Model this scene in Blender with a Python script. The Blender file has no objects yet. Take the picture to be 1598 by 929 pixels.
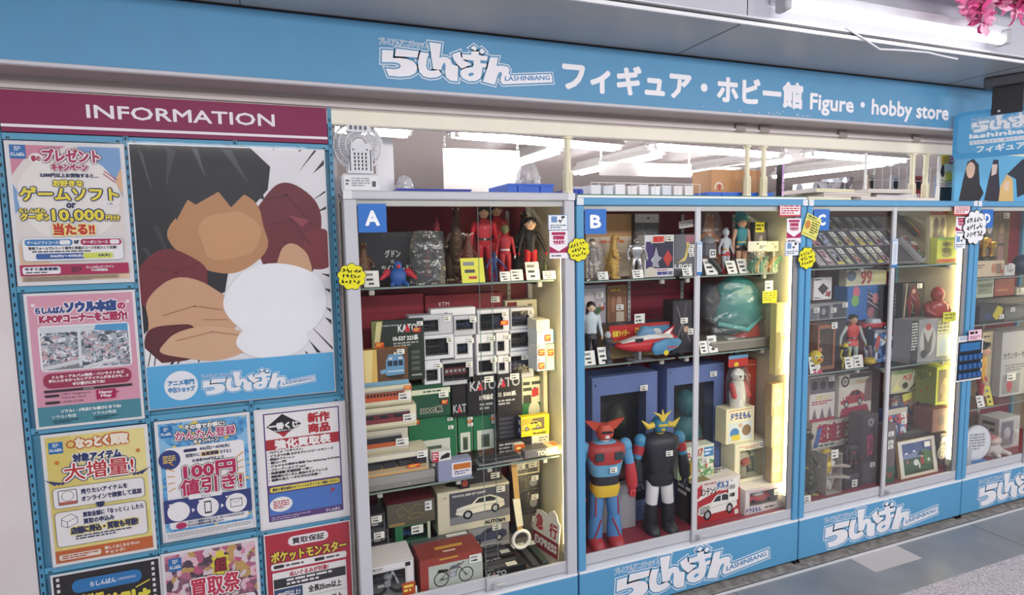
import bpy, bmesh, math, random
from math import sin, cos, pi, radians
from mathutils import Vector, Matrix
from mathutils.geometry import tessellate_polygon
random.seed(7)
SC = bpy.context.scene
COL = SC.collection

# ---------------------------------------------------------------- camera
FPX, CAMY, CAMZ = 936.86, -2.15, 1.64
def basis(yaw, pit, roll):
    f = Vector((sin(yaw)*cos(pit), cos(yaw)*cos(pit), -sin(pit)))
    r = Vector((cos(yaw), -sin(yaw), 0)); d = f.cross(r)
    c, s = cos(roll), sin(roll)
    return c*r + s*d, -s*r + c*d, f
CR, CD, CF = basis(radians(21.17), radians(5.61), radians(1.04))
cam_data = bpy.data.cameras.new('camera')
cam_data.sensor_width = 36; cam_data.lens = FPX/1598*36; cam_data.clip_start = .05
cam = bpy.data.objects.new('camera', cam_data); COL.objects.link(cam)
M = Matrix.Identity(4)
for i in range(3):
    M[i][0] = CR[i]; M[i][1] = -CD[i]; M[i][2] = -CF[i]
M[1][3] = CAMY; M[2][3] = CAMZ
cam.matrix_world = M
SC.camera = cam
SC.view_settings.view_transform = 'Standard'; SC.view_settings.look = 'None'
SC.view_settings.gamma = 1; SC.view_settings.use_curve_mapping = False
SC.view_settings.exposure = 0.0

# ---------------------------------------------------------------- world and lamps
LAMP_CORRIDOR = 31.0      # the corridor's fluorescent rows (W per fitting)
LAMP_TUBE = 4.5          # the bare tube over the sign
LAMP_SHOP = 38.0           # emission of the shop's tubes
LAMP_CASE = 20.0           # emission of the tubes in the cases
w = bpy.data.worlds.new('world'); SC.world = w; w.use_nodes = True
bg = w.node_tree.nodes['Background']; bg.inputs[0].default_value = (.88, .90, .95, 1); bg.inputs[1].default_value = .47
def area(name, loc, size, energy, color=(1, 1, 1), rot=(0, 0, 0)):
    l = bpy.data.lights.new(name, 'AREA'); l.shape = 'RECTANGLE'; l.size, l.size_y = size
    l.energy = energy; l.color = color
    o = bpy.data.objects.new(name, l); o.location = loc; o.rotation_euler = rot; COL.objects.link(o); return o
for k, lx in enumerate((-2.4, -.4, 1.6, 3.6, 5.6)):
    area('corridor_lamp', (lx, -2.55, 2.45), (1.3, .25), LAMP_CORRIDOR*(.62 if lx < 0 else 1.08), (1, .97, .95), (radians(40), 0, 0))

# ---------------------------------------------------------------- helpers
def ray(px, py):
    return (px-799)/FPX*CR + (py-464.5)/FPX*CD + CF
def at(px, py, y):
    """world x, z of the point seen at a photo pixel, on the vertical plane y"""
    q = ray(px, py); t = (y-CAMY)/q.y
    return q.x*t, q.z*t + CAMZ
def atz(px, py, z):
    q = ray(px, py); t = (z-CAMZ)/q.z
    return q.x*t, q.y*t + CAMY
def lin(h):
    h = h.lstrip('#'); r = []
    for i in (0, 2, 4):
        c = int(h[i:i+2], 16)/255
        r.append(c/12.92 if c <= .04045 else ((c+.055)/1.055)**2.4)
    return (*r, 1)
MATS = {}
def mat(h, rough=.45, metal=0.0, spec=.4):
    """procedural paint / card / plastic of one colour with a little unevenness"""
    k = (h, rough, metal, spec)
    if k in MATS: return MATS[k]
    m = bpy.data.materials.new('c_'+h); m.use_nodes = True; nt = m.node_tree
    b = nt.nodes['Principled BSDF']; c = lin(h)
    b.inputs['Roughness'].default_value = rough; b.inputs['Metallic'].default_value = metal
    b.inputs['Specular IOR Level'].default_value = spec
    n = nt.nodes.new('ShaderNodeTexNoise'); n.inputs['Scale'].default_value = 9
    t = nt.nodes.new('ShaderNodeTexCoord'); nt.links.new(t.outputs['Object'], n.inputs['Vector'])
    mx = nt.nodes.new('ShaderNodeMix'); mx.data_type = 'RGBA'
    mx.inputs[6].default_value = tuple(x*.94 for x in c[:3])+(1,)
    mx.inputs[7].default_value = tuple(min(1, x*1.05) for x in c[:3])+(1,)
    nt.links.new(n.outputs[0], mx.inputs[0]); nt.links.new(mx.outputs[2], b.inputs['Base Color'])
    MATS[k] = m; return m
def busy(cols, scale=40, seed=0, rough=.4, stretch=(1, 1, 1)):
    """busy printed artwork: cells of several inks"""
    k = ('busy', tuple(cols), scale, seed, stretch)
    if k in MATS: return MATS[k]
    m = bpy.data.materials.new('print'); m.use_nodes = True; nt = m.node_tree
    b = nt.nodes['Principled BSDF']; b.inputs['Roughness'].default_value = rough
    t = nt.nodes.new('ShaderNodeTexCoord'); mp = nt.nodes.new('ShaderNodeMapping')
    mp.inputs['Location'].default_value = (seed*1.37, seed*.71, seed*2.3); mp.inputs['Scale'].default_value = stretch
    nz = nt.nodes.new('ShaderNodeTexNoise'); nz.inputs['Scale'].default_value = scale*.6
    ad = nt.nodes.new('ShaderNodeVectorMath'); ad.operation = 'MULTIPLY_ADD'; ad.inputs[1].default_value = (.05, .05, .05)
    v = nt.nodes.new('ShaderNodeTexVoronoi'); v.inputs['Scale'].default_value = scale
    rp = nt.nodes.new('ShaderNodeValToRGB'); rp.color_ramp.interpolation = 'CONSTANT'
    el = rp.color_ramp.elements; n = len(cols)
    for i, c in enumerate(cols):
        e = el[i] if i < 2 else el.new(i/n)
        e.position = i/n; e.color = lin(c)
    nt.links.new(t.outputs['Object'], mp.inputs[0]); nt.links.new(mp.outputs[0], nz.inputs[0])
    nt.links.new(nz.outputs[1], ad.inputs[0]); nt.links.new(mp.outputs[0], ad.inputs[2])
    nt.links.new(ad.outputs[0], v.inputs['Vector'])
    sp = nt.nodes.new('ShaderNodeSeparateColor'); nt.links.new(v.outputs['Color'], sp.inputs[0])
    nt.links.new(sp.outputs[0], rp.inputs[0]); nt.links.new(rp.outputs[0], b.inputs['Base Color'])
    MATS[k] = m; return m
def film(name, tint=(1, 1, 1), refl=.06, rough=.03, bump=0.0, scale=30, veil=0.0):
    """thin clear sheet: lets light through, mirrors a little"""
    k = ('film', name)
    if k in MATS: return MATS[k]
    m = bpy.data.materials.new(name); m.use_nodes = True; nt = m.node_tree; nt.nodes.clear()
    out = nt.nodes.new('ShaderNodeOutputMaterial'); tr = nt.nodes.new('ShaderNodeBsdfTransparent')
    tr.inputs[0].default_value = (*tint, 1); gl = nt.nodes.new('ShaderNodeBsdfGlossy'); gl.inputs['Roughness'].default_value = rough
    lw = nt.nodes.new('ShaderNodeLayerWeight'); lw.inputs[0].default_value = .25
    mr = nt.nodes.new('ShaderNodeMapRange'); mr.inputs[3].default_value = refl; mr.inputs[4].default_value = .18
    mx = nt.nodes.new('ShaderNodeMixShader')
    nt.links.new(lw.outputs['Fresnel'], mr.inputs[0]); nt.links.new(mr.outputs[0], mx.inputs[0])
    src = tr
    if veil:
        df = nt.nodes.new('ShaderNodeBsdfDiffuse'); df.inputs[0].default_value = (.9, .9, .9, 1)
        m2 = nt.nodes.new('ShaderNodeMixShader'); m2.inputs[0].default_value = veil
        nt.links.new(tr.outputs[0], m2.inputs[1]); nt.links.new(df.outputs[0], m2.inputs[2]); src = m2
    nt.links.new(src.outputs[0], mx.inputs[1]); nt.links.new(gl.outputs[0], mx.inputs[2]); nt.links.new(mx.outputs[0], out.inputs[0])
    if bump:
        n = nt.nodes.new('ShaderNodeTexNoise'); n.inputs['Scale'].default_value = scale; n.inputs['Detail'].default_value = 3
        t = nt.nodes.new('ShaderNodeTexCoord'); bp = nt.nodes.new('ShaderNodeBump'); bp.inputs['Strength'].default_value = bump
        bp.inputs['Distance'].default_value = .01
        nt.links.new(t.outputs['Object'], n.inputs[0]); nt.links.new(n.outputs[0], bp.inputs['Height']); nt.links.new(bp.outputs[0], gl.inputs['Normal'])
    MATS[k] = m; return m
def glow(h, strength):
    k = ('glow', h, strength)
    if k in MATS: return MATS[k]
    m = bpy.data.materials.new('lit_tube'); m.use_nodes = True; nt = m.node_tree; nt.nodes.clear()
    o = nt.nodes.new('ShaderNodeOutputMaterial'); e = nt.nodes.new('ShaderNodeEmission')
    e.inputs[0].default_value = lin(h); e.inputs[1].default_value = strength; nt.links.new(e.outputs[0], o.inputs[0])
    MATS[k] = m; return m
GLASS = film('case_glass', (.99, .997, .994), .004, .01)
FILM = film('clear_film', (.985, .985, .985), .02, .06, .25, 60)
BAG = film('clear_bag_film', (.97, .97, .97), .09, .09, .9, 35, .035)
def C(c): return c if not isinstance(c, str) else mat(c)

TM = {}
def tmesh(s):
    if s in TM: return TM[s]
    cu = bpy.data.curves.new('t', 'FONT'); cu.body = s; cu.resolution_u = 2
    ob = bpy.data.objects.new('t', cu); me = bpy.data.meshes.new_from_object(ob)
    vs = [(v.co.x, v.co.y) for v in me.vertices]; fs = [tuple(p.vertices) for p in me.polygons]
    bpy.data.objects.remove(ob); bpy.data.curves.remove(cu); bpy.data.meshes.remove(me)
    if not vs: vs = [(0, 0), (1, 1)]
    xa = min(v[0] for v in vs); xb = max(v[0] for v in vs); ya = min(v[1] for v in vs); yb = max(v[1] for v in vs)
    W = max(xb-xa, 1e-6); H = max(yb-ya, 1e-6)
    TM[s] = ([((x-xa)/W, (y-ya)/H) for x, y in vs], fs, W/H); return TM[s]
def front(W, H, y=0.0, x0=0.0, z0=0.0):
    """frame on a face looking to -y: u to the right, v up"""
    return lambda u, v, n: (x0+u*W, y-n, z0+v*H)
def leftside(D, H, x=0.0, y1=0.0, z0=0.0):   # face looking to -x; u runs from back to front
    return lambda u, v, n: (x-n, y1-u*D, z0+v*H)
def topside(W, D, z=0.0, x0=0.0, y0=0.0):    # face looking up; v runs from front to back
    return lambda u, v, n: (x0+u*W, y0+v*D, z+n)
def offset_poly(P, d):
    """grow a polygon by d (same units)"""
    n = len(P); A = sum(P[i][0]*P[(i+1) % n][1]-P[(i+1) % n][0]*P[i][1] for i in range(n)); s = 1 if A > 0 else -1; R = []
    for i in range(n):
        a, b, c = Vector(P[i-1]), Vector(P[i]), Vector(P[(i+1) % n])
        e1 = (b-a); e2 = (c-b)
        if e1.length < 1e-9 or e2.length < 1e-9: R.append(tuple(b)); continue
        e1.normalize(); e2.normalize()
        n1 = Vector((e1.y, -e1.x))*s; n2 = Vector((e2.y, -e2.x))*s
        m = n1+n2
        if m.length < .1: m = n1.copy()
        m.normalize(); k = d/max(m.dot(n1), .45)
        R.append((b.x+m.x*k, b.y+m.y*k))
    return R
class MB:
    def __init__(s): s.v = []; s.f = []; s.mi = []; s.sm = []; s.mats = []; s.lv = 0
    def m(s, c):
        c = C(c)
        if c not in s.mats: s.mats.append(c)
        return s.mats.index(c)
    def add(s, vs, fs, c, smooth=False):
        k = len(s.v); i = s.m(c); s.v += [tuple(v) for v in vs]
        for f in fs: s.f.append(tuple(k+a for a in f)); s.mi.append(i); s.sm.append(smooth)
        return s
    def box(s, x0, x1, y0, y1, z0, z1, c, b=0):
        if b:
            b = min(b, (x1-x0)*.45, (y1-y0)*.45, (z1-z0)*.45); vs = []; idx = {}
            X = (x0, x1); Y = (y0, y1); Z = (z0, z1); sg = (1, -1)
            for i in (0, 1):
                for j in (0, 1):
                    for k in (0, 1):
                        p = (X[i], Y[j], Z[k]); d = (sg[i]*b, sg[j]*b, sg[k]*b)
                        for ax in range(3):
                            q = [p[a]+(d[a] if a != ax else 0) for a in range(3)]; idx[i, j, k, ax] = len(vs); vs.append(q)
            F = []
            for ax in range(3):
                o = [a for a in range(3) if a != ax]
                for e in (0, 1):
                    c4 = []
                    for u, v in ((0, 0), (1, 0), (1, 1), (0, 1)):
                        t = [0]*3; t[ax] = e; t[o[0]] = u; t[o[1]] = v; c4.append(idx[t[0], t[1], t[2], ax])
                    F.append(c4)
                for u in (0, 1):
                    for v in (0, 1):
                        t0 = [0]*3; t1 = [0]*3; t1[ax] = 1
                        t0[o[0]] = t1[o[0]] = u; t0[o[1]] = t1[o[1]] = v
                        F.append([idx[(*t0, o[0])], idx[(*t1, o[0])], idx[(*t1, o[1])], idx[(*t0, o[1])]])
            for i in (0, 1):
                for j in (0, 1):
                    for k in (0, 1): F.append([idx[i, j, k, a] for a in range(3)])
            return s.add(vs, F, c)
        vs = [(x, y, z) for x in (x0, x1) for y in (y0, y1) for z in (z0, z1)]
        return s.add(vs, [(0, 1, 3, 2), (4, 6, 7, 5), (0, 4, 5, 1), (2, 3, 7, 6), (0, 2, 6, 4), (1, 5, 7, 3)], c)
    def ell(s, c, r, col, seg=14, rings=9, rot=None):
        vs = []; fs = []
        R = rot.to_3x3() if rot else None
        for i in range(rings+1):
            th = pi*i/rings
            for j in range(seg):
                ph = 2*pi*j/seg; q = Vector((r[0]*sin(th)*cos(ph), r[1]*sin(th)*sin(ph), r[2]*cos(th)))
                if R: q = R @ q
                vs.append((c[0]+q.x, c[1]+q.y, c[2]+q.z))
        for i in range(rings):
            for j in range(seg):
                fs.append((i*seg+j, (i+1)*seg+j, (i+1)*seg+(j+1) % seg, i*seg+(j+1) % seg))
        return s.add(vs, fs, col, True)
    def tube(s, pts, rad, col, seg=10, cap=True, sq=1.0, smooth=True):
        """round bar through points with a radius at each; sq flattens it front to back"""
        P = [Vector(p) for p in pts]; n = len(P)
        if not hasattr(rad, '__len__'): rad = [rad]*n
        rings = []
        T = []
        for i in range(n):
            t = (P[min(i+1, n-1)]-P[max(i-1, 0)]); t.normalize(); T.append(t)
        ref = Vector((0, 1, 0)) if abs(T[0].y) < .9 else Vector((1, 0, 0))
        seq = [(P[i], T[i], rad[i]) for i in range(n)]
        if cap == 'round':
            h = [(.35, .93), (.75, .66), (.97, .22)]
            seq = [(P[0]-T[0]*rad[0]*a, T[0], rad[0]*b) for a, b in reversed(h)] + seq + [(P[-1]+T[-1]*rad[-1]*a, T[-1], rad[-1]*b) for a, b in h]
        vs = []
        for p, t, r in seq:
            a = ref - t*ref.dot(t); a.normalize(); b = t.cross(a)
            for j in range(seg):
                q = 2*pi*j/seg; vs.append(p + a*(r*sq*cos(q)) + b*(r*sin(q)))
        fs = []
        for i in range(len(seq)-1):
            for j in range(seg): fs.append((i*seg+j, i*seg+(j+1) % seg, (i+1)*seg+(j+1) % seg, (i+1)*seg+j))
        s.add(vs, fs, col, smooth)
        if cap == True:
            k = (len(seq)-1)*seg; s.add(vs[:seg], [tuple(range(seg))[::-1]], col); s.add(vs[k:], [tuple(range(seg))], col)
        elif cap:
            i0 = len(s.v)-len(vs); k = i0+(len(seq)-1)*seg
            for q in (tuple(i0+j for j in range(seg))[::-1], tuple(k+j for j in range(seg))): s.f.append(q); s.mi.append(s.m(col)); s.sm.append(True)
        return s
    def loft(s, rings, col, seg=16, e=2.0, smooth=True):
        """rings (cx, cy, cz, rx, ry), e = superellipse exponent"""
        vs = []; fs = []
        for cx, cy, cz, rx, ry in rings:
            for j in range(seg):
                q = 2*pi*j/seg; a, b = cos(q), sin(q)
                vs.append((cx+rx*math.copysign(abs(a)**(2/e), a), cy+ry*math.copysign(abs(b)**(2/e), b), cz))
        for i in range(len(rings)-1):
            for j in range(seg): fs.append((i*seg+j, i*seg+(j+1) % seg, (i+1)*seg+(j+1) % seg, (i+1)*seg+j))
        s.add(vs, fs, col, smooth); k = (len(rings)-1)*seg
        s.add(vs[:seg], [tuple(range(seg))[::-1]], col); return s.add(vs[k:], [tuple(range(seg))], col)
    def poly(s, P, fr, n, col):
        P = [p for i, p in enumerate(P) if i == 0 or (abs(p[0]-P[i-1][0])+abs(p[1]-P[i-1][1])) > 1e-7]
        tri = tessellate_polygon([[Vector((a, b, 0)) for a, b in P]])
        return s.add([fr(a, b, n) for a, b in P], [tuple(t) for t in tri], col)
    def extr(s, P, fr, n0, n1, col, side=None):
        """outline P on frame fr, given real thickness from n0 to n1"""
        k = len(P); tri = tessellate_polygon([[Vector((a, b, 0)) for a, b in P]])
        vs = [fr(a, b, n0) for a, b in P]+[fr(a, b, n1) for a, b in P]
        s.add(vs, [tuple(t) for t in tri]+[tuple(k+a for a in t) for t in tri], col)
        return s.add(vs, [(i, (i+1) % k, k+(i+1) % k, k+i) for i in range(k)], side or col)
    def text(s, st, fr, u0, v0, u1, v1, n, col, bold=0.0, asp=1.0):
        vs, fs, a = tmesh(st); W = u1-u0; H = v1-v0
        sh = [(0, 0)]
        if bold: sh = [(cos(q)*bold, sin(q)*bold*asp) for q in [k*pi/4 for k in range(8)]]
        for i, (dx, dy) in enumerate(sh): s.add([fr(u0+x*W+dx, v0+y*H+dy, n+i*1.2e-5) for x, y in vs], fs, col)
        return s
    def prints(s, L, fr, W, H, base=.0003, step=.00012):
        """flat ink on a face: L lists shapes in fractions of the face, later ones on top"""
        asp = W/H
        for q in L:
            s.lv += 1; n = base+step*s.lv; k = q[0]
            if k == 'r': s.add([fr(q[1], q[2], n), fr(q[3], q[2], n), fr(q[3], q[4], n), fr(q[1], q[4], n)], [(0, 1, 2, 3)], q[5])
            elif k == 'p': s.poly(q[1], fr, n, q[2])
            elif k == 'pp':
                for P in q[1]: s.poly(P, fr, n, q[2])
            elif k == 'e':
                P = [(q[1]+q[3]*cos(2*pi*i/24), q[2]+q[4]*sin(2*pi*i/24)) for i in range(24)]
                s.add([fr(a, b, n) for a, b in P], [tuple(range(24))], q[5])
            elif k == 'o':     # ring: cu cv radius(m) width(m)
                r0, r1 = q[3]-q[4]/2, q[3]+q[4]/2
                vs = [fr(q[1]+r*cos(2*pi*i/28)/W, q[2]+r*sin(2*pi*i/28)/H, n) for r in (r0, r1) for i in range(28)]
                s.add(vs, [(i, (i+1) % 28, 28+(i+1) % 28, 28+i) for i in range(28)], q[5])
            elif k == 'R':     # rounded rect: u0 v0 u1 v1 radius(m)
                r = q[5]; P = []
                for cx, cy, a0 in ((q[3]-r/W, q[4]-r/H, 0), (q[1]+r/W, q[4]-r/H, 90), (q[1]+r/W, q[2]+r/H, 180), (q[3]-r/W, q[2]+r/H, 270)):
                    for i in range(5):
                        a = radians(a0+i*22.5); P.append((cx+r/W*cos(a), cy+r/H*sin(a)))
                s.add([fr(a, b, n) for a, b in P], [tuple(range(20))], q[6])
            elif k == 'l':     # line: pts width(m) colour
                for a, b in zip(q[1][:-1], q[1][1:]):
                    d = Vector(((b[0]-a[0])*W, (b[1]-a[1])*H)); 
                    if d.length < 1e-7: continue
                    d.normalize(); p = Vector((-d.y, d.x))*q[2]/2; e = d*q[2]/2
                    A = [(a[0]+(-e.x+p.x)/W, a[1]+(-e.y+p.y)/H), (a[0]+(-e.x-p.x)/W, a[1]+(-e.y-p.y)/H), (b[0]+(e.x-p.x)/W, b[1]+(e.y-p.y)/H), (b[0]+(e.x+p.x)/W, b[1]+(e.y+p.y)/H)]
                    s.add([fr(x, y, n) for x, y in A], [(0, 1, 2, 3)], q[3])
            elif k == 't':     # text: str u0 v0 u1 v1 colour [bold m] [(outline colour, m), ...]
                bold = q[7] if len(q) > 7 else 0
                for oc, om in (q[8] if len(q) > 8 else ()):
                    s.text(q[1], fr, q[2], q[3], q[4], q[5], n, oc, (om*.75+bold)/W, asp); s.lv += 1; n = base+step*s.lv
                s.text(q[1], fr, q[2], q[3], q[4], q[5], n, q[6], bold/W, asp)
            elif k == 'b':     # illegible small print: u0 v0 u1 v1 rows colour
                rows = q[5]; hh = abs(q[4]-q[2])/rows
                for i in range(rows):
                    z = q[4]-hh*(i+.75); u = q[1]; R = random.Random(i*31+int(q[1]*97)+int(q[2]*331))
                    end = q[3] if i < rows-1 else q[1]+(q[3]-q[1])*.7
                    while u < end:
                        L_ = min(max(R.uniform(.6, 2.6)*hh/abs(asp), abs(q[3]-q[1])/60), end-u)
                        s.add([fr(u, z, n), fr(u+L_, z, n), fr(u+L_, z+hh*.55, n), fr(u, z+hh*.55, n)], [(0, 1, 2, 3)], q[6]); u += L_+.35*hh/abs(asp)
        return s
    def build(s, name, parent=None, loc=None, **kw):
        me = bpy.data.meshes.new(name); me.from_pydata(s.v, [], s.f)
        for m_ in s.mats: me.materials.append(m_)
        me.polygons.foreach_set('material_index', s.mi); me.polygons.foreach_set('use_smooth', s.sm)
        me.validate(); 
        bm = bmesh.new(); bm.from_mesh(me); bmesh.ops.recalc_face_normals(bm, faces=[f for f in bm.faces if any(len(e.link_faces) > 1 for e in f.edges) or len(f.verts) > 8]); bm.to_mesh(me); bm.free()
        o = bpy.data.objects.new(name, me); COL.objects.link(o)
        if parent: o.parent = parent
        if loc: o.location = loc
        for a, b in kw.items(): o[a] = b
        return o
def tag(o, label, cat, group=None):
    o['label'] = label; o['category'] = cat
    if group: o['group'] = group
    return o
def empty(name, loc, label, cat, group=None, rz=0):
    o = bpy.data.objects.new(name, None); o.location = loc; o.rotation_euler[2] = rz; o.empty_display_size = .05
    COL.objects.link(o); return tag(o, label, cat, group)
def struct(name, mb, **kw): return mb.build(name, kind='structure', **kw)
SUP = []      # tops things can rest on: x0 x1 y0 y1 z
def sup(*a): SUP.append(a)
def snap(x, y, z, tol=.035, who=''):
    c = [a for a in SUP if a[0]-.004 <= x <= a[1]+.004 and a[2]-.01 <= y <= a[3]+.01 and abs(a[4]-z) <= tol]
    if not c:
        print('NOSUP', who, round(x, 3), round(y, 3), round(z, 3), [round(a[4]-z, 3) for a in SUP if a[0] <= x <= a[1] and a[2]-.01 <= y <= a[3]+.01]); return z
    return min(c, key=lambda a: abs(a[4]-z))[4]+.0004
# ---------------------------------------------------------------- the setting
BLUE, WHITE, MAROON, ALU = '5A9CC8', 'F2F0F2', '7A1B30', 'C4C4CC'
def speck(name, a, b, scale, rough=.6, bump=.15):
    m = bpy.data.materials.new(name); m.use_nodes = True; nt = m.node_tree; bs = nt.nodes['Principled BSDF']
    bs.inputs['Roughness'].default_value = rough
    n = nt.nodes.new('ShaderNodeTexNoise'); n.inputs['Scale'].default_value = scale; n.inputs['Detail'].default_value = 6
    t = nt.nodes.new('ShaderNodeTexCoord'); r = nt.nodes.new('ShaderNodeValToRGB')
    r.color_ramp.elements[0].position = .35; r.color_ramp.elements[1].position = .68
    r.color_ramp.elements[0].color = lin(a); r.color_ramp.elements[1].color = lin(b)
    bp = nt.nodes.new('ShaderNodeBump'); bp.inputs['Strength'].default_value = bump; bp.inputs['Distance'].default_value = .004
    nt.links.new(t.outputs['Object'], n.inputs[0]); nt.links.new(n.outputs[0], r.inputs[0]); nt.links.new(r.outputs[0], bs.inputs['Base Color'])
    nt.links.new(n.outputs[0], bp.inputs['Height']); nt.links.new(bp.outputs[0], bs.inputs['Normal']); return m
PEBBLE = speck('pebbled_tile', '8F8B92', 'D8D2DA', 150, .7, .6)
SLATE = speck('smooth_tile', '777B84', '868A93', 4, .35, .02)
SILL = speck('worn_concrete', '77726E', 'A29C98', 25, .8, .3)
PLASTER = speck('painted_wall', 'D3CACC', 'E0D8DA', 3, .7, .02)
PANEL = speck('ceiling_metal', 'A6A8AC', 'B4B5B8', 2, .35, .01)

mb = MB()
mb.box(-4, 7.5, -.37, -.058, -.06, -.004, SLATE); mb.box(-4, 7.5, -6, -.37, -.06, -.004, PEBBLE)
for k in range(6): mb.box(-3.1+k*1.66, -3.094+k*1.66, -.37, -.058, -.004, -.0036, '5d6068')
mb.box(2.62, 2.95, -.2, -.06, -.004, -.0034, 'B9B4B6')
mb.box(-4, 7.5, -.058, .46, -.06, 0, SILL); mb.box(-4, 7.5, .46, 6.2, -.06, 0, 'D8D4D0')
mb.box(-4, 7.5, -.064, -.056, -.004, .004, 'D5D5D8'); mb.box(-4, 7.5, -.050, -.047, 0, .0015, '33333a')
struct('floor', mb)
mb = MB(); mb.box(-4, 7.5, -.405, .02, 2.378, 2.80, PANEL)
for k in range(8):
    x = -1.7+k*1.63
    mb.box(x, x+.003, -.404, -.03, 2.3765, 2.378, '5d636c')
    mb.box(x+.02, x+.024, -.4065, -.405, 2.40, 2.80, 'A8A8B4')
mb.box(-4, 7.5, -.413, -.405, 2.374, 2.386, 'EDEDF2'); mb.box(-4, 7.5, -.411, -.405, 2.390, 2.394, '3a3a40'); mb.box(-4, 7.5, -.4125, -.405, 2.398, 2.404, 'D8D8E0')
mb.box(-4, 7.5, -.4065, -.405, 2.404, 2.80, 'C2C2CE')
struct('trim_1', mb)
mb = MB(); mb.box(-4, 7.5, -1.25, -.405, 2.62, 2.70, 'D8D9E2')
mb.box(-4, 7.5, -.60, -.585, 2.55, 2.60, 'B8B9C4'); mb.box(-4, 7.5, -.72, -.70, 2.56, 2.62, '85868f'); mb.box(-4, 7.5, -.9, -.84, 2.54, 2.62, 'E6E6EE')
struct('ceiling', mb)
mb = MB(); mb.box(-4, 7.5, .11, 6.2, 2.32, 2.40, 'DACFD0')
struct('ceiling_2', mb)
mb = MB(); mb.box(-4, 7.5, 6.1, 6.2, 0, 2.32, 'DAD6D8'); struct('wall_back', mb)
mb = MB(); mb.box(7.4, 7.5, .12, 6.1, 0, 2.32, 'DAD6D8'); struct('wall_right', mb)
# wall to the left of the notice board, with its rounded corner post
mb = MB(); mb.box(-4, -.768, .10, .2, 0, 2.15, PLASTER)
mb.box(-.768, .215, .135, .2, 0, 2.15, PLASTER)
mb.box(-.92, -.89, .085, .10, 0, 2.15, 'E9E3E6', .006); mb.box(-.955, -.948, .092, .10, 0, 2.15, 'B4ADB0')
struct('wall_left', mb)
# header over the cases: underside of the sign box, grey upstand, cream beam
mb = MB(); mb.box(-4, 7.5, -.03, .11, 2.148, 2.152, 'A79C9C'); mb.box(-4, 7.5, .10, .12, 2.105, 2.15, 'B3A7A4')
mb.box(-4, 7.5, .095, .135, 2.052, 2.105, 'EEE8D8', .004); mb.box(-4, 7.5, .09, .10, 2.112, 2.122, 'C9BFC0')
for x in (1.98, 2.12, 2.62, 3.15, 3.6, 4.2): mb.box(x, x+.055, .088, .10, 2.11, 2.146, '8A817C')
struct('trim_2', mb)

# ---------------------------------------------------------------- shop sign
SIGN_Y = -.032
LG = {}     # the shop's logo, traced as outlines on the sign
def zp(L, ox=580, oy=45, sc=5.327): return [at(ox+a/sc, oy+b/sc, SIGN_Y) for a, b in L]
LOGO_SRC = [
 [(203,165),(390,188),(380,240),(192,228)],
 [(85,176),(180,180),(176,245),(230,243),(290,250),(345,272),(375,310),(376,345),(360,372),(318,392),(230,400),(140,390),(118,330),(185,338),(232,328),(242,310),(232,292),(205,282),(160,278),(84,278)],
 [(405,195),(475,205),(458,260),(453,310),(462,338),(490,352),(530,346),(556,342),(582,385),(540,404),(480,409),(430,395),(398,360),(386,320),(386,270),(394,225)],
 [(478,112),(577,125),(562,242),(590,233),(625,238),(655,258),(668,295),(690,306),(716,310),(714,437),(655,432),(620,405),(610,360),(614,300),(608,284),(596,286),(588,305),(576,343),(512,335)],
 [(668,215),(732,190),(742,235),(762,262),(830,296),(750,332),(712,298),(684,258)],
 [(752,212),(828,216),(824,188),(890,190),(888,220),(964,230),(956,266),(900,262),(905,288),(956,290),(950,322),(918,322),(915,375),(900,412),(865,435),(805,436),(755,412),(735,375),(742,345),(785,325),(842,322),(848,265),(752,254)],
 [(850,140),(876,162),(858,187),(822,160)], [(915,163),(943,190),(915,212),(890,188)],
 [(985,238),(1050,240),(1036,308),(1090,308),(1130,318),(1145,342),(1136,372),(1155,390),(1492,377),(1502,445),(1090,462),(1070,440),(1072,405),(1084,375),(1076,360),(1060,362),(1046,385),(1022,466),(925,440),(955,345)]]
LOGO = [zp(p) for p in LOGO_SRC]
lx0 = min(p[0] for P in LOGO for p in P); lx1 = max(p[0] for P in LOGO for p in P)
lz0 = min(p[1] for P in LOGO for p in P); lz1 = max(p[1] for P in LOGO for p in P)
LW, LH = lx1-lx0, lz1-lz0
LOGO = [[((a-lx0)/LW, (b-lz0)/LW) for a, b in P] for P in LOGO]       # in logo widths
HOLE = [((a-lx0)/LW, (b-lz0)/LW) for a, b in zp([(825+22*cos(k*pi/8)-6*sin(k*pi/8), 380+15*sin(k*pi/8)) for k in range(16)])]
LASH = [((a-lx0)/LW, (b-lz0)/LW) for a, b in zp([(1108, 446), (1478, 400)])]
SUBT = [((a-lx0)/LW, (b-lz0)/LW) for a, b in zp([(62, 130), (470, 165), (62, 70)])]
LASP = LH/LW
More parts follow.
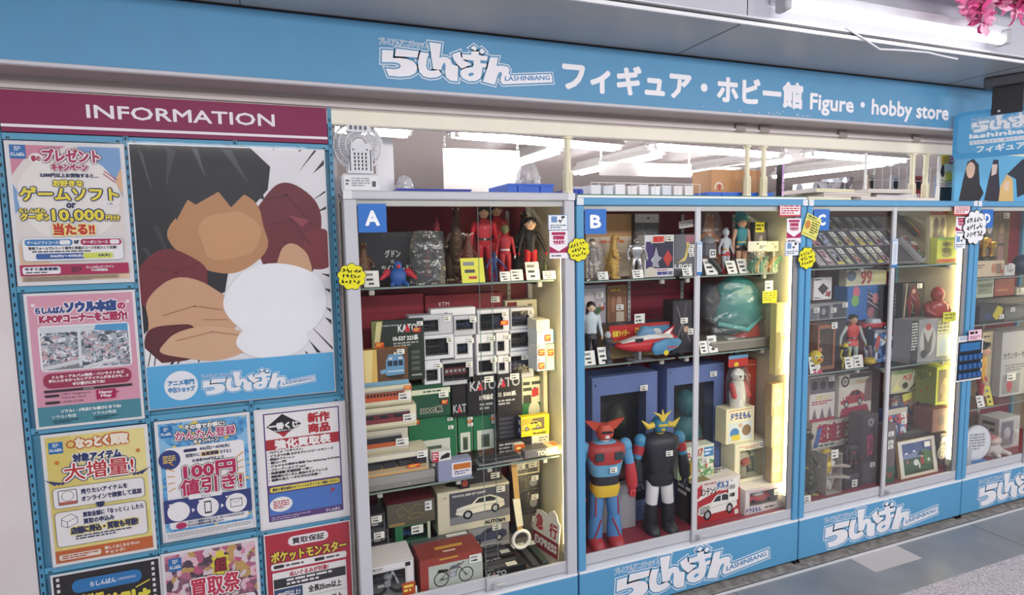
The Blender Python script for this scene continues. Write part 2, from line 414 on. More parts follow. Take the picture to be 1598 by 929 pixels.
def logo(mb, fr, W, ink='EDEAF0', ground=BLUE, n=.0006, lash='2F7FB8', sub=True):
    """logo with fr(u, v) in metres on the surface, W its width"""
    S = lambda P: [(a*W, b*W) for a, b in P]
    e = max(.0003, .0004)
    for k, P in enumerate(LOGO): mb.poly(S(offset_poly(P, .013)), fr, n, ink)
    for k, P in enumerate(LOGO): mb.poly(S(offset_poly(P, .0085)), fr, n+e, ground)
    for k, P in enumerate(LOGO): mb.poly(S(P), fr, n+2*e+.00003*k, ink)
    mb.poly(S(HOLE), fr, n+3.5*e, ground)
    (a, b), (c, d) = LASH
    sh = (d-b)/(c-a)
    f2 = lambda u, v, nn: fr((a+u*(c-a))*W, (b+.008+v*.026+.6*u*(d-b)*0+u*(d-b-.026))*W, nn)
    mb.text('LASHINBANG', f2, 0, 0, 1, 1, n+3.5*e, lash, .004, 4)
    if sub:
        (a, b), (c, d), (g, h) = SUBT
        f3 = lambda u, v, nn: fr((a+u*(c-a))*W, (b+u*(d-b)+v*(h-b))*W, nn)
        mb.text('プレミアムアニメショップ', f3, 0, 0, 1, 1, n, ink, .011, 5); mb.text('プレミアムアニメショップ', f3, 0, 0, 1, 1, n+e, ground, .002, 5)
SIGNB = '5793BC'
sign = MB(); sign.box(-4, 7.5, SIGN_Y, .02, 2.158, 2.376, SIGNB)
sign = sign.build('shop_sign'); tag(sign, 'long light blue shop fascia sign with white Japanese lettering above the glass cases', 'sign')
mb = MB(); mb.box(-4, 7.5, SIGN_Y-.004, SIGN_Y+.01, 2.15, 2.162, 'C6C4CC', .002); mb.box(-4, 7.5, SIGN_Y-.003, SIGN_Y, 2.371, 2.3765, '1c1c20'); mb.build('edge_strip', sign)
SF = lambda u, v, n: (u, SIGN_Y-n, v)
mb = MB(); logo(mb, lambda u, v, n: (lx0+u, SIGN_Y-n, lz0+v), LW, 'EDEAF0', SIGNB); mb.build('logo', sign, label='white outlined shop logo lettering')
mb = MB()
f = lambda a: at(*a, SIGN_Y)
def word(mb, st, tl, bl, br, col, bold=.004, n=.0008):
    (x0, z1), (xx, z0), (x1, z2) = f(tl), f(bl), f(br)
    mb.text(st, lambda u, v, nn: (x0+u*(x1-x0), SIGN_Y-nn, z0+v*(z1-z0)), 0, 0, 1, 1, n, col, bold/(x1-x0), (x1-x0)/(z1-z0))
word(mb, 'フィギュア・ホビー館', (879, 94), (879, 139.5), (1251, 168), 'EDEAF0', .0055)
mb.build('japanese_lettering', sign)
mb = MB(); word(mb, 'Figure・hobby store', (1265, 146), (1265, 178), (1479, 188), 'EDEAF0', .003); mb.build('english_lettering', sign)
mb = MB(); R = random.Random(3)
for k in range(40):
    x = R.choice((1.9, 2.1, 2.25, 3.1))+R.gauss(0, .12); z = 2.165+abs(R.gauss(0, .006)); r = R.uniform(.001, .003)
    mb.prints([('e', .5, .5, .5, .5, 'D8DCE4')], front(r*2, r*2, SIGN_Y-.0004, x, z), r*2, r*2)
mb.build('paint_chips', sign, kind='stuff')

# ---------------------------------------------------------------- display cases
TOPZ = 1.797; DEP = .45; FLZ = .262
def case(nm, x0, x1, blue, letter, label, doors, shelves, hinge, logo_px=None, topz=TOPZ, lamp=True):
    fc = BLUE if blue else ALU; root = empty('display_case', (x0, 0, 0), label, 'display case', 'row of glass display cases')
    W = x1-x0; P = .034 if blue else .045
    mb = MB()
    for q in ((0, P, 0, .04), (W-P, W, 0, .04), (0, .03, DEP-.03, DEP), (W-.03, W, DEP-.03, DEP)):
        mb = MB(); mb.box(*q, .232, topz-.03, fc, .003 if q[2] == 0 else 0); mb.build('frame_post', root)
    mb = MB(); mb.box(0, W, -.004, .04, topz-.03, topz, fc, .004); mb.box(0, W, .0, DEP, topz-.012, topz-.001, 'D9D9DD')
    mb.box(P, W-P, .012, .06, topz-.052, topz-.03, 'B9B9B4')
    for xx in (.0, W-.03): mb.box(xx, xx+.03, -.005, -.003, topz-.029, topz-.001, 'DDE2EA' if blue else 'E0E0E4')
    mb.build('top_rail', root)
    mb = MB(); mb.box(0, W, -.004, DEP, .022, .224, BLUE, .003); mb.box(0, W, -.0055, .03, .222, .232, 'E3E6EE', .002)
    for xx in (.004, W-.012): mb.box(xx, xx+.008, .0, DEP, .0, .022, '1b1b1f')
    for xx in (.05, W-.1): mb.box(xx, xx+.05, .04, .1, 0, .022, '1b1b1f')
    bp = mb.build('base_panel', root)
    if logo_px:
        mb = MB(); lx, lz, lw = logo_px
        logo(mb, lambda u, v, n: (lx-x0+u, -.004-n, lz+v), lw); mb.build('logo', bp, label='white outlined shop logo lettering')
    mb = MB(); mb.box(P*.4, W-P*.4, DEP-.012, DEP-.002, .25, topz-.03, MAROON)
    z = .5
    while z < topz-.06: mb.box(P, W-P, DEP-.0135, DEP-.012, z, z+.006, '5E1224'); z += .105
    mb.build('back_panel', root)
    mb = MB(); mb.box(.004, .010, .04, DEP-.03, .25, topz-.03, 'C9C2BC'); mb.build('side_panel', root)
    mb = MB(); mb.box(W-.010, W-.004, .04, DEP-.03, .25, topz-.03, 'D8D2B8'); mb.build('side_panel', root)
    mb = MB(); mb.box(.01, W-.01, .037, DEP-.012, .224, FLZ, '8A3140' if blue else '8b8682'); mb.build('floor_board', root)
    sup(x0+.01, x1-.01, .037, DEP-.012, FLZ)
    # shelf standards and shelves with brackets
    for fx in hinge:
        fx -= x0; mb = MB(); mb.box(fx-.008, fx+.008, DEP-.019, DEP-.0138, .30, topz-.05, 'C2C2C2')
        zz = .32
        while zz < topz-.08: mb.box(fx-.002, fx+.002, DEP-.0195, DEP-.019, zz, zz+.012, '2b2b2e'); zz += .025
        mb.build('shelf_standard', root)
    for (sx0, sx1, sy0, sz, thick, col) in shelves:
        mb = MB(); mb.box(sx0-x0, sx1-x0, sy0, DEP-.02, sz-.007, sz, film('shelf_glass', (.93, .96, .94), .06, .02))
        mb.box(sx0-x0, sx1-x0, sy0-.0012, sy0-.0004, sz-.0075, sz, '7f8f8a')
        sh = mb.build('glass_shelf', root)
        for bx in (sx0-x0+.06, sx1-x0-.06):
            mb = MB(); mb.box(bx-.004, bx+.004, sy0+.02, DEP-.02, sz-.022, sz-.0075, '24211f'); mb.box(bx-.01, bx+.01, sy0+.012, sy0+.03, sz-.03, sz-.0075, 'B8B4AE', .002)
            mb.build('shelf_bracket', root)
        sup(sx0, sx1, sy0, DEP-.02, sz)
    # two sliding doors
    d0, dm, d1, stile = doors
    for k, (a, b, yy) in enumerate(((d0, dm+.028, .030), (dm-.028 if not stile else dm-.012, d1, .016))):
        dr = MB(); rl = .232
        dr.box(a-x0, b-x0, yy-.006, yy+.006, .2325, .287, 'BFBFC6', .002); dr.box(a-x0, b-x0, yy-.0065, yy-.006, .24, .244, '8d8d95')
        if stile:
            ex = (b-.026, b) if k == 0 else (a, a+.026)
            dr.box(ex[0]-x0, ex[1]-x0, yy-.006, yy+.006, .287, topz-.032, 'C9C9CE', .003)
            ex = (a, a+.012) if k == 0 else (b-.03, b)
            dr.box(ex[0]-x0, ex[1]-x0, yy-.006, yy+.006, .287, topz-.032, 'BDBDBF' if k == 0 else '8E8E92', .002)
        dr = dr.build('sliding_door', root)
        g = MB(); g.box(a-x0+.002, b-x0-.002, yy-.0025, yy+.0025, .285, topz-.032, GLASS)
        if not stile:
            ex = b if k == 0 else a
            g.box(ex-x0-.002, ex-x0+.001, yy-.0026, yy+.0026, .285, topz-.032, film('glass_edge', (.75, .9, .85), .25, .1))
        g.build('glass_pane', dr)
        if k == 1:
            lk = MB(); lk.tube([(a-x0+.03, yy-.004, .262), (a-x0+.03, yy-.03, .262)], [.011, .009], 'AFAFB5', 12); lk.tube([(a-x0+.018, yy-.016, .262), (a-x0+.075, yy-.016, .262)], .0035, 'C8C8CC', 8)
            lk.build('lock', dr)
    if lamp:
        t = MB(); t.tube([(W-.026, .060, .34), (W-.026, .060, topz-.14)], .008, glow('FFE9B0' , LAMP_CASE), 10)
        t.build('fluorescent_tube', root)
        for za in (topz-.14, .30):
            t = MB(); t.box(W-.036, W-.012, .048, .072, za, za+.04, 'E4E0D4', .003); t.build('tube_holder', root)
    # the letter plate on the glass
    pl = MB(); px = x0+P+.002; Wd = .098
    pl.box(px-x0, px-x0+Wd, -.0022, -.0004, topz-.045-.1, topz-.045, '2C6FC4')
    pl.prints([('t', letter, .27, .26, .73, .74, 'F4F6FA', .003)], front(Wd, .1, -.0022, px-x0, topz-.145), Wd, .1)
    pl.build('letter_plate', root, label='blue plate with a white letter %s' % letter)
    return root
XA, XB, XC, XD = (.218, 1.106), (1.114, 2.327), (2.334, 3.545), (3.552, 4.765)
caseA = case('A', *XA, False, 'A', 'grey aluminium glass display case marked A, full of train and car model boxes', (.262, .735, 1.062, False),
    [(.262, 1.075, .13, 1.466, 0, 0), (.262, .70, .13, .672, 0, 0), (.705, 1.075, .10, .715, 0, 0)], (.36, .985), None, 1.815)
caseB = case('B', *XB, True, 'B', 'blue glass display case marked B, with two large toy robots at the bottom', (1.148, 1.712, 2.293, True),
    [(1.16, 1.70, .15, 1.450, 0, 0), (1.72, 2.30, .15, 1.450, 0, 0), (1.16, 1.70, .15, 1.075, 0, 0), (1.72, 2.30, .15, 1.075, 0, 0)], (1.63, 1.95, 2.28), (1.292, .045, .85))
caseC = case('C', *XC, True, 'C', 'blue glass display case marked C, with rows of trading cards at the top', (2.368, 2.935, 3.511, True),
    [(2.38, 2.93, .12, 1.460, 0, 0), (2.94, 3.525, .055, 1.460, 0, 0), (2.38, 2.93, .12, .918, 0, 0), (2.94, 3.525, .065, .918, 0, 0)], (2.50, 2.86, 3.48), (2.507, .04, .845))
caseD = case('D', *XD, True, 'D', 'blue glass display case marked D, cut by the right edge of the photo', (3.586, 4.15, 4.731, True),
    [(3.60, 4.72, .12, 1.36, 0, 0), (3.60, 4.72, .12, 1.085, 0, 0), (3.60, 4.72, .12, .575, 0, 0)], (3.75, 4.4), (3.702, .04, .845))
for (a, b), z in zip((XA, XB, XC, XD), (1.815, TOPZ, TOPZ, TOPZ)): sup(a, b, -.005, DEP, z)

# ---------------------------------------------------------------- shop interior lights
def fixture(x0, y0, x1, y1, label, z=2.235):
    d = Vector((x1-x0, y1-y0)); L = d.length; rz = math.atan2(d.y, d.x)
    root = empty('ceiling_light', (x0, y0, z), label, 'ceiling light', 'fluorescent fittings inside the shop', rz)
    mb = MB()
    mb.extr([(-.075, .0), (-.03, .05), (.03, .05), (.075, .0), (.068, 0), (.026, .042), (-.026, .042), (-.068, 0)], lambda u, v, n: (n, u, v), 0, L, 'F4F2F0'); mb.box(.02, L-.02, -.02, .02, .05, .085, 'EDEBEA')
    for e in (0, L-.004): mb.extr([(-.075, 0), (-.03, .05), (.03, .05), (.075, 0)], lambda u, v, n: (n, u, v), e, e+.004, 'DAD8D8')
    mb.build('reflector', root)
    for s in (-.034, .034):
        t = MB(); t.tube([(.03, s, -.010), (L-.03, s, -.010)], .0165, glow('FFFFFF', LAMP_SHOP), 10); t.build('fluorescent_tube', root)
        for e in (.004, L-.03): t = MB(); t.box(e, e+.026, s-.012, s+.012, -.030, .03, 'E6E4E4', .003); t.build('lamp_holder', root)
fixture(.936, 1.149, 2.147, 1.385, 'fluorescent ceiling fitting inside the shop directly above case A, beside the cream pole')
fixture(2.312, 1.258, 3.51, 1.40, 'fluorescent ceiling fitting inside the shop above case B, second along the row')
fixture(-.49, 1.03, .715, 1.21, 'fluorescent ceiling fitting inside the shop half hidden behind the white fan')
fixture(3.70, 1.28, 4.9, 1.42, 'fluorescent ceiling fitting inside the shop at the far end, above case C')
fixture(1.79, 1.62, 1.77, 2.83, 'fluorescent fitting running away from the glass, behind the hanging white sheet above case A')
fixture(2.62, 1.62, 2.60, 2.85, 'fluorescent fitting running away from the glass, behind the hanging white sheet above case B')
fixture(3.86, 1.62, 3.62, 2.8, 'fluorescent fitting running away from the glass, above the brown cardboard box')
fixture(4.96, 1.55, 4.84, 2.75, 'fluorescent fitting running away from the glass, above the magazines on case C')
# lamp on the front of the bulkhead
def at_y(px, py, y): return at(px, py, y)
root = empty('corridor_light', (0, -.45, 0), 'long fluorescent tube fitting on the ceiling edge above the shop sign', 'ceiling light')
(ax, az), (bx, bz) = at(1225, 6, -.46), at(1560, 46, -.46)
mb = MB(); mb.box(ax-.02, bx+.04, -.02, .042, az+.012, az+.05, 'E4E4EC', .004); mb.build('reflector', root)
mb = MB(); mb.tube([(ax, -.02, az-.012), (bx, -.02, az-.012)], .0165, glow('FFFFFF', LAMP_TUBE), 12); mb.build('fluorescent_tube', root)
for x in (ax-.028, bx): mb = MB(); mb.box(x, x+.03, -.045, .012, az-.03, az+.03, 'B8B8BE', .006); mb.build('lamp_holder', root)
mb = MB(); pts = [(ax+.35+.09*k, .036-.004*(k % 2), az-.03-.028*min(k, 2)-.006*sin(k)) for k in range(8)]
mb.tube(pts, .004, 'C9C9D2', 6); mb.build('lead', root)

# projecting sign on its bracket
hx, hz = at(1487, 193, -.045)
root = empty('hanging_sign', (hx, -.05, 2.0), 'blue projecting sign with rounded corners hanging from a black bracket at the right', 'sign', None, radians(-67))
mb = MB(); r = .03; Wd, Hh = .50, .232
P = []
for cx, cy, a0 in ((Wd-r, Hh-r, 0), (r, Hh-r, 90), (r, r, 180), (Wd-r, r, 270)):
    for i in range(6): a = radians(a0+i*18); P.append((cx+r*cos(a), cy+r*sin(a)))
mb.extr(P, lambda u, v, n: (u, n, v), -.006, .006, '4C9CD0')
P2 = [(a*(1-.07)+Wd*.035, b*.80+Hh*.12) for a, b in P]
mb.poly(P2, lambda u, v, n: (u, -.006-n, v), .0003, '5FACDC'); o = mb.build('sign_panel', root)
mb = MB(); logo(mb, lambda u, v, n: (.075+u, -.0066-n, .125+v), .36, 'EDF0F6', '5FACDC')
mb.text('lashinbang.com', front(.40, .026, -.0068, .07, .092), 0, 0, 1, 1, 0, 'EDF0F6', .006, 15)
mb.prints([('r', 0, 0, 1, 1, 'E6EAF2'), ('t', 'なつかしちゃう、萌えのコンビニ', .02, .12, .6, .88, '4C86B8')], front(.40, .020, -.0066, .07, .066), .40, .020)
mb.text('フィギュア・ホビー館', front(.38, .035, -.0068, .10, .024), 0, 0, 1, 1, 0, 'F4F6FA', .004, 10)
mb.build('lettering', o)
mb = MB(); mb.box(.15, .27, -.012, .012, .2, .33, '2c2c30', .002); mb.box(.12, .34, -.05, .05, .33, .3775, '4a4a50', .004)
for x in (.18, .28): mb.tube([(x, -.012, .215), (x, -.016, .215)], .006, 'C8C8CC', 8)
mb.build('bracket', root)
# ---------------------------------------------------------------- notice board
BY = .10
board = empty('notice_board', (-.29, BY+.02, 0), 'tall blue notice board rack with a magenta INFORMATION header at the left of the cases', 'notice board')
def wmb(mb, name, parent, **kw):     # build from world coordinates under a parent
    o = mb.build(name, parent, **kw); o.location = -parent.location; return o
mb = MB(); mb.box(-.757, .192, BY+.012, BY+.03, .02, 2.106, '5E9AB8'); wmb(mb, 'back_panel', board)
for x in (-.762, -.437, -.122, .186):
    mb = MB(); mb.box(x, x+.014, BY-.006, BY+.012, .0, 2.107, '4F8FB2', .001)
    z = .05
    while z < 2.08: mb.box(x+.0045, x+.0095, BY-.0066, BY-.006, z, z+.012, '16303f'); z += .030
    wmb(mb, 'post', board)
for z in (1.968, 1.508, 1.062, .603, .155):
    for a, b in ((-.748, -.437), (-.423, -.122), (-.108, .186)):
        if z == 1.508 and a > -.5: continue
        mb = MB(); mb.box(a, b, BY-.003, BY+.012, z-.006, z+.014, '5A9CBE', .001)
        for xx in (a+.01, b-.02): mb.box(xx, xx+.01, BY-.0034, BY-.003, z-.003, z+.002, '24404f')
        wmb(mb, 'rail', board)
mb = MB(); mb.box(-.745, .184, BY-.008, BY+.006, 1.984, 2.106, '800E4A')
HF = front(.929, .122, BY-.008, -.745, 1.984)
mb.prints([('r', 0, .12, 1, .19, 'E9E2EA'), ('t', 'INFORMATION', .235, .42, .815, .74, 'E9E2EA', .0012)], HF, .929, .122)
wmb(mb, 'header_panel', board, label='magenta header reading INFORMATION in white')

NAVY, YEL, RED, MAG = '1F2A5C', 'F0DC3C', 'C8202C', 'A81850'
def poster(nm, label, tl, tr, bl, L, sheet=WHITE, margin=.012, group='posters on the notice board', y=BY-.0075, sleeve=True):
    x0a, z1 = at(*tl, y); x0b, z0 = at(*bl, y); x1, _ = at(*tr, y); x0 = (x0a+x0b)/2
    W, H = x1-x0, z1-z0
    mb = MB(); mb.box(0, W, 0, .0022, 0, H, 'E8E6EA')
    m = margin; w, h = W-2*m, H-2*m
    f = front(w, h, 0, m, m)
    mb.prints([('r', 0, 0, 1, 1, sheet)]+L, f, w, h)
    o = mb.build(nm, None, (x0, y-.0022, z0)); tag(o, label, 'poster', group)
    if sleeve:
        s = MB(); s.box(-.004, W+.004, -.0098, -.0092, -.004, H+.004, film('sleeve', (.98, .98, .98), .03, .06)); s.build('clear_sleeve', o)
    return o
PLATE = lambda u0, v0, u1, v1: [('r', u0, v0, u1, v1, '1F6FB4'), ('t', 'らしんばん', u0+.08*(u1-u0), v0+.2*(v1-v0), u1-.08*(u1-u0), v0+.45*(v1-v0), 'E8EEF6', .0006), ('b', u0+.3*(u1-u0), v0+.55*(v1-v0), u1-.3*(u1-u0), v0+.9*(v1-v0), 3, 'E8EEF6')]
OUT = lambda a, b=None, wa=.003, wb=.0055: ((b, wb), (a, wa)) if b else ((a, wa),)
poster('campaign_poster', 'white campaign poster with big yellow 10,000 yen lettering, top left on the notice board', (7, 219), (193, 223), (27, 447),
 [('p', [(0, .78), (0, 1), (.5, 1), (.34, .93), (.12, .9)], 'D98AA4'), ('p', [(.6, 1), (1, 1), (1, .62), (.93, .75), (.72, .86)], '7FA8D8'), ('p', [(.93, .75), (1, .64), (1, .85)], 'E8B890'),
  ('p', [(0, .5), (.05, .56), (.04, .66), (0, .72)], '7FA8D8'), ('e', .5, .62, .47, .33, 'F1ECEA'), ('p', [(0, .0), (0, .3), (.06, .2), (.3, .13), (1, .1), (1, 0)], 'E8C8A8')] + PLATE(0, .9, .14, 1) +
 [('e', .225, .905, .065, .038, 'F4F0F0'), ('t', '春の', .185, .885, .265, .925, MAG, .001),
  ('t', 'プレゼント', .29, .885, .80, .975, 'B01C58', .0018, OUT('F6F0F4', '6A1238', .005, .008)), ('t', 'キャンペーン', .36, .818, .68, .868, 'B01C58', .0015, OUT('F6F0F4', '8A2048', .003, .005)),
  ('t', '3,000円以上お買物すると…', .25, .77, .78, .80, NAVY, .0008), ('l', [(.83, .80), (.93, .74)], .003, 'C05878'), ('l', [(.84, .82), (.95, .76)], .003, 'C05878'),
  ('t', 'お好きな', .36, .705, .63, .75, YEL, .0015, OUT(NAVY)), ('t', 'ゲームソフト', .06, .60, .95, .695, YEL, .002, OUT(NAVY, 'F4F0F4', .005, .008)),
  ('e', .87, .575, .07, .022, 'F4F0F4'), ('t', '1本', .84, .565, .90, .588, NAVY), ('t', 'or', .465, .545, .545, .58, NAVY, .0012),
  ('t', 'らしんばん', .04, .51, .27, .54, YEL, .001, OUT(NAVY)), ('t', 'クーポン', .05, .455, .31, .505, YEL, .002, OUT(NAVY)),
  ('t', '10,000', .33, .44, .80, .53, YEL, .002, OUT(NAVY, 'F4F0F4', .005, .008)), ('t', '円分', .82, .45, .95, .49, YEL, .001, OUT(NAVY)),
  ('t', '当たる!!', .33, .345, .70, .425, RED, .002, OUT('F6E27A', 'F4F0F4', .005, .008)),
  ('R', .035, .15, .965, .325, .012, 'AFC0D8'), ('R', .04, .153, .96, .322, .011, 'F4F1F4'),
  ('R', .06, .265, .49, .312, .008, '2F7FC0'), ('t', 'ゲームソフトコース', .08, .277, .36, .300, 'F4F0F4', .0004), ('R', .37, .272, .47, .305, .005, 'F4F0F4'), ('t', 'or', .505, .277, .55, .302, NAVY, .001),
  ('R', .565, .265, .95, .312, .008, 'B01C58'), ('t', 'クーポンコース', .585, .277, .82, .300, 'F4F0F4', .0004), ('R', .84, .272, .93, .305, .005, 'F4F0F4'),
  ('t', '専用フォームでレシート番号と希望のコースを記入して応募!', .09, .235, .90, .257, '1c1c24', .0003), ('b', .12, .212, .88, .23, 1, '555'+'560'),
  ('R', .15, .165, .60, .207, .006, '2F5FA8'), ('t', '3/6(木)〜4/30(水)', .28, .175, .58, .198, 'F4F0F4', .0005), ('R', .58, .165, .86, .207, .006, 'D8E060'), ('t', '5/8(木)', .72, .175, .83, .198, NAVY, .0005),
  ('p', [(0, .045), (1, .045), (1, .125), (0, .125)], 'B01C58'), ('R', .02, .055, .36, .11, .006, 'F4F0F4'), ('t', '今すぐ会員登録!', .04, .082, .34, .104, NAVY, .0006), ('b', .05, .06, .33, .076, 1, '44'+'4450'),
  ('b', .46, .06, .56, .105, 3, '2a2028'), ('t', 'らしんばんオンライン', .60, .09, .86, .108, 'F4F0F4', .0003), ('t', 'でも同時開催!', .64, .066, .80, .084, 'F4F0F4', .0003), ('b', .02, .003, .9, .038, 4, '8a7a78')], 'E9E0DE')
SHOPPIC = busy(['8E98A8', 'C8CCD4', '5A6474', 'E6E8EE', '9AA4B0', '3C4654', 'D0A8B0', 'B4BCC8'], 90, 3, .5, (1, 1, 1.3))
poster('introduction_poster', 'pink poster with a photograph of shelves and an oval of text on the notice board', (34.5, 459), (210, 449), (59, 671),
 [('r', 0, 0, 1, .15, '4F8FA0'), ('t', 'らしんばん', .07, .865, .34, .91, '24458C', .0015, OUT('F6F0F4', None, .004)), ('t', 'ソウル本店', .345, .865, .83, .945, '24458C', .003, OUT('F6F0F4', None, .005)), ('t', 'の', .85, .875, .92, .92, 'C02868', .002, OUT('F6F0F4', None, .004)),
  ('t', 'K-POPコーナーをご紹介!', .10, .79, .93, .855, 'B02058', .002, OUT('F6F0F4', None, .004)), ('e', .05, .93, .02, .012, 'F6E8EE'), ('e', .95, .93, .02, .012, 'F6E8EE'),
  ('R', .07, .42, .95, .77, .012, 'F4F0F4'), ('r', .09, .43, .93, .76, SHOPPIC), ('r', .09, .715, .93, .76, 'D6DCE4'), ('p', [(.60, .72), (.93, .70), (.93, .76), (.62, .76)], '4F9FD4'), ('p', [(.43, .45), (.46, .45), (.47, .74), (.44, .74)], 'E0E4EA'), ('p', [(.45, .44), (.8, .50), (.8, .47), (.5, .43)], 'E4E4E8'), ('p', [(.09, .43), (.09, .46), (.43, .50), (.43, .47)], 'D8DADF'), ('p', [(.43, .43), (.43, .47), (.2, .43)], '8A8A92'),
  ('R', .08, .29, .93, .405, .02, 'A02850'), ('t', 'トレカ・アルバム特典・ペンライトなど', .17, .365, .86, .388, 'F6F0F4', .0006), ('t', '手に入らなかったレアアイテムがあるかも…!?', .13, .335, .90, .358, 'F6F0F4', .0005), ('t', 'ぜひ遊びに来てね!', .35, .302, .66, .326, 'F6F0F4', .0006),
  ('r', .08, .258, .93, .278, '3A3038'), ('t', 'ACCESS', .45, .262, .55, .274, 'F6F0F4'), ('R', .08, .222, .22, .242, .004, '3A3038'), ('t', '178-5 Yanghwa-ro', .24, .226, .52, .246, '4a3a44'), ('t', 'Mapo-gu, Seoul', .24, .202, .47, .220, '4a3a44'), ('R', .08, .17, .22, .19, .004, '3A3038'), ('t', '12:00-21:00', .24, .172, .44, .188, '4a3a44'),
  ('p', [(.57, .175), (.76, .175), (.76, .21), (.80, .222), (.76, .23), (.76, .25), (.57, .25)], 'B02058'), ('t', 'Naver', .60, .217, .73, .24, 'F6F0F4', .0006), ('t', 'Map', .615, .185, .715, .21, 'F6F0F4', .0006),
  ('t', 'ソウル1・2号店にも遊びにきてね!', .22, .095, .80, .12, 'F0F4F6', .0006), ('t', 'ソウル1号店', .13, .055, .36, .08, 'E4F0F4', .0004), ('t', 'ソウル2号店', .52, .055, .75, .08, 'E4F0F4', .0004), ('b', .14, .015, .38, .045, 2, '2A5866'), ('b', .53, .015, .77, .045, 2, '2A5866')], 'E0A0B6', .008)
poster('buying_poster', 'yellow poster with large red lettering and two white text boxes on the notice board', (63, 680), (230, 663), (83, 886),
 [('p', [(0, .0), (.4, .6), (.25, 1), (0, 1)], 'E2CE74'), ('p', [(1, .3), (.6, .6), (.75, 1), (1, 1)], 'F0E29A'), ('r', 0, 0, 1, .10, 'C8662E')] + PLATE(.03, .87, .17, .96) +
 [('t', 'なっとく買取', .30, .895, .82, .97, 'F8EEDC', .003, OUT('C85A28', None, .006)), ('o', .25, .93, .011, .004, 'C85A28'), ('t', '対象アイテム', .26, .79, .74, .85, '26346E', .002, OUT('F8F4EE', None, .005)),
  ('t', '大増量!', .16, .645, .86, .78, 'C02030', .0008, OUT('F8F4EE', '26346E', .006, .010))] +
 [q for s in (1, -1) for k in range(3) for q in [('p', [(.5+s*(.44+.05*k)-.0, .65+.015*k), (.5+s*(.36+.04*k), .62), (.5+s*(.34+.04*k), .635)], '26346E')]] +
 [('e', .10, .80, .022, .016, 'D08030'), ('e', .92, .82, .022, .016, 'D08030'), ('R', .03, .435, .96, .60, .012, '3a3a50'), ('R', .035, .438, .955, .597, .011, 'F0ECEE'),
  ('R', .08, .46, .27, .58, .004, '6a6a74'), ('r', .09, .465, .26, .573, 'F4F0F0'), ('o', .175, .53, .016, .0015, '4a4a58'), ('r', .09, .465, .26, .487, 'B85A4A'), ('t', '売りたいアイテムを', .31, .53, .78, .57, NAVY, .0008), ('t', 'オンラインで検索して追加', .31, .47, .92, .512, NAVY, .0008),
  ('p', [(.44, .43), (.54, .43), (.49, .395)], NAVY), ('R', .03, .13, .96, .41, .012, '3a3a50'), ('R', .035, .133, .955, .407, .011, 'F0ECEE'), ('p', [(.44, .45), (.54, .45), (.49, .40)], NAVY),
  ('p', [(.09, .30), (.15, .28), (.25, .31), (.25, .355), (.19, .385), (.10, .36)], 'F6F2F2'), ('l', [(.09, .30), (.15, .28), (.25, .31), (.25, .355), (.19, .385), (.10, .36), (.09, .30)], .0016, NAVY), ('l', [(.10, .345), (.15, .325), (.25, .355)], .0016, NAVY), ('l', [(.15, .28), (.15, .325)], .0016, NAVY),
  ('t', '買取金額に「なっとく」したら', .31, .345, .93, .385, NAVY, .0007), ('t', '買取の申込み', .31, .29, .62, .332, NAVY, .0008), ('t', '店舗に持込・買取も可能!', .18, .222, .86, .275, NAVY, .0016, OUT('F0E060', None, .004)), ('b', .22, .17, .80, .21, 2, '3a3a58'),
  ('t', '詳しくはこちらで>>>', .50, .056, .86, .082, 'F8EEE4', .0005), ('t', 'チェック!', .50, .02, .70, .046, 'F8EEE4', .0005), ('R', .04, .025, .46, .07, .006, 'EEDCD2'), ('b', .07, .03, .43, .065, 2, 'A85028')], 'EADB86', .010)
CONF = busy(['5FA8DC', '6FB4E4', '4F98D0', '58A2D8', '8EC4EA', 'E8D060', '5FA8DC', '3F88C4'], 70, 5)
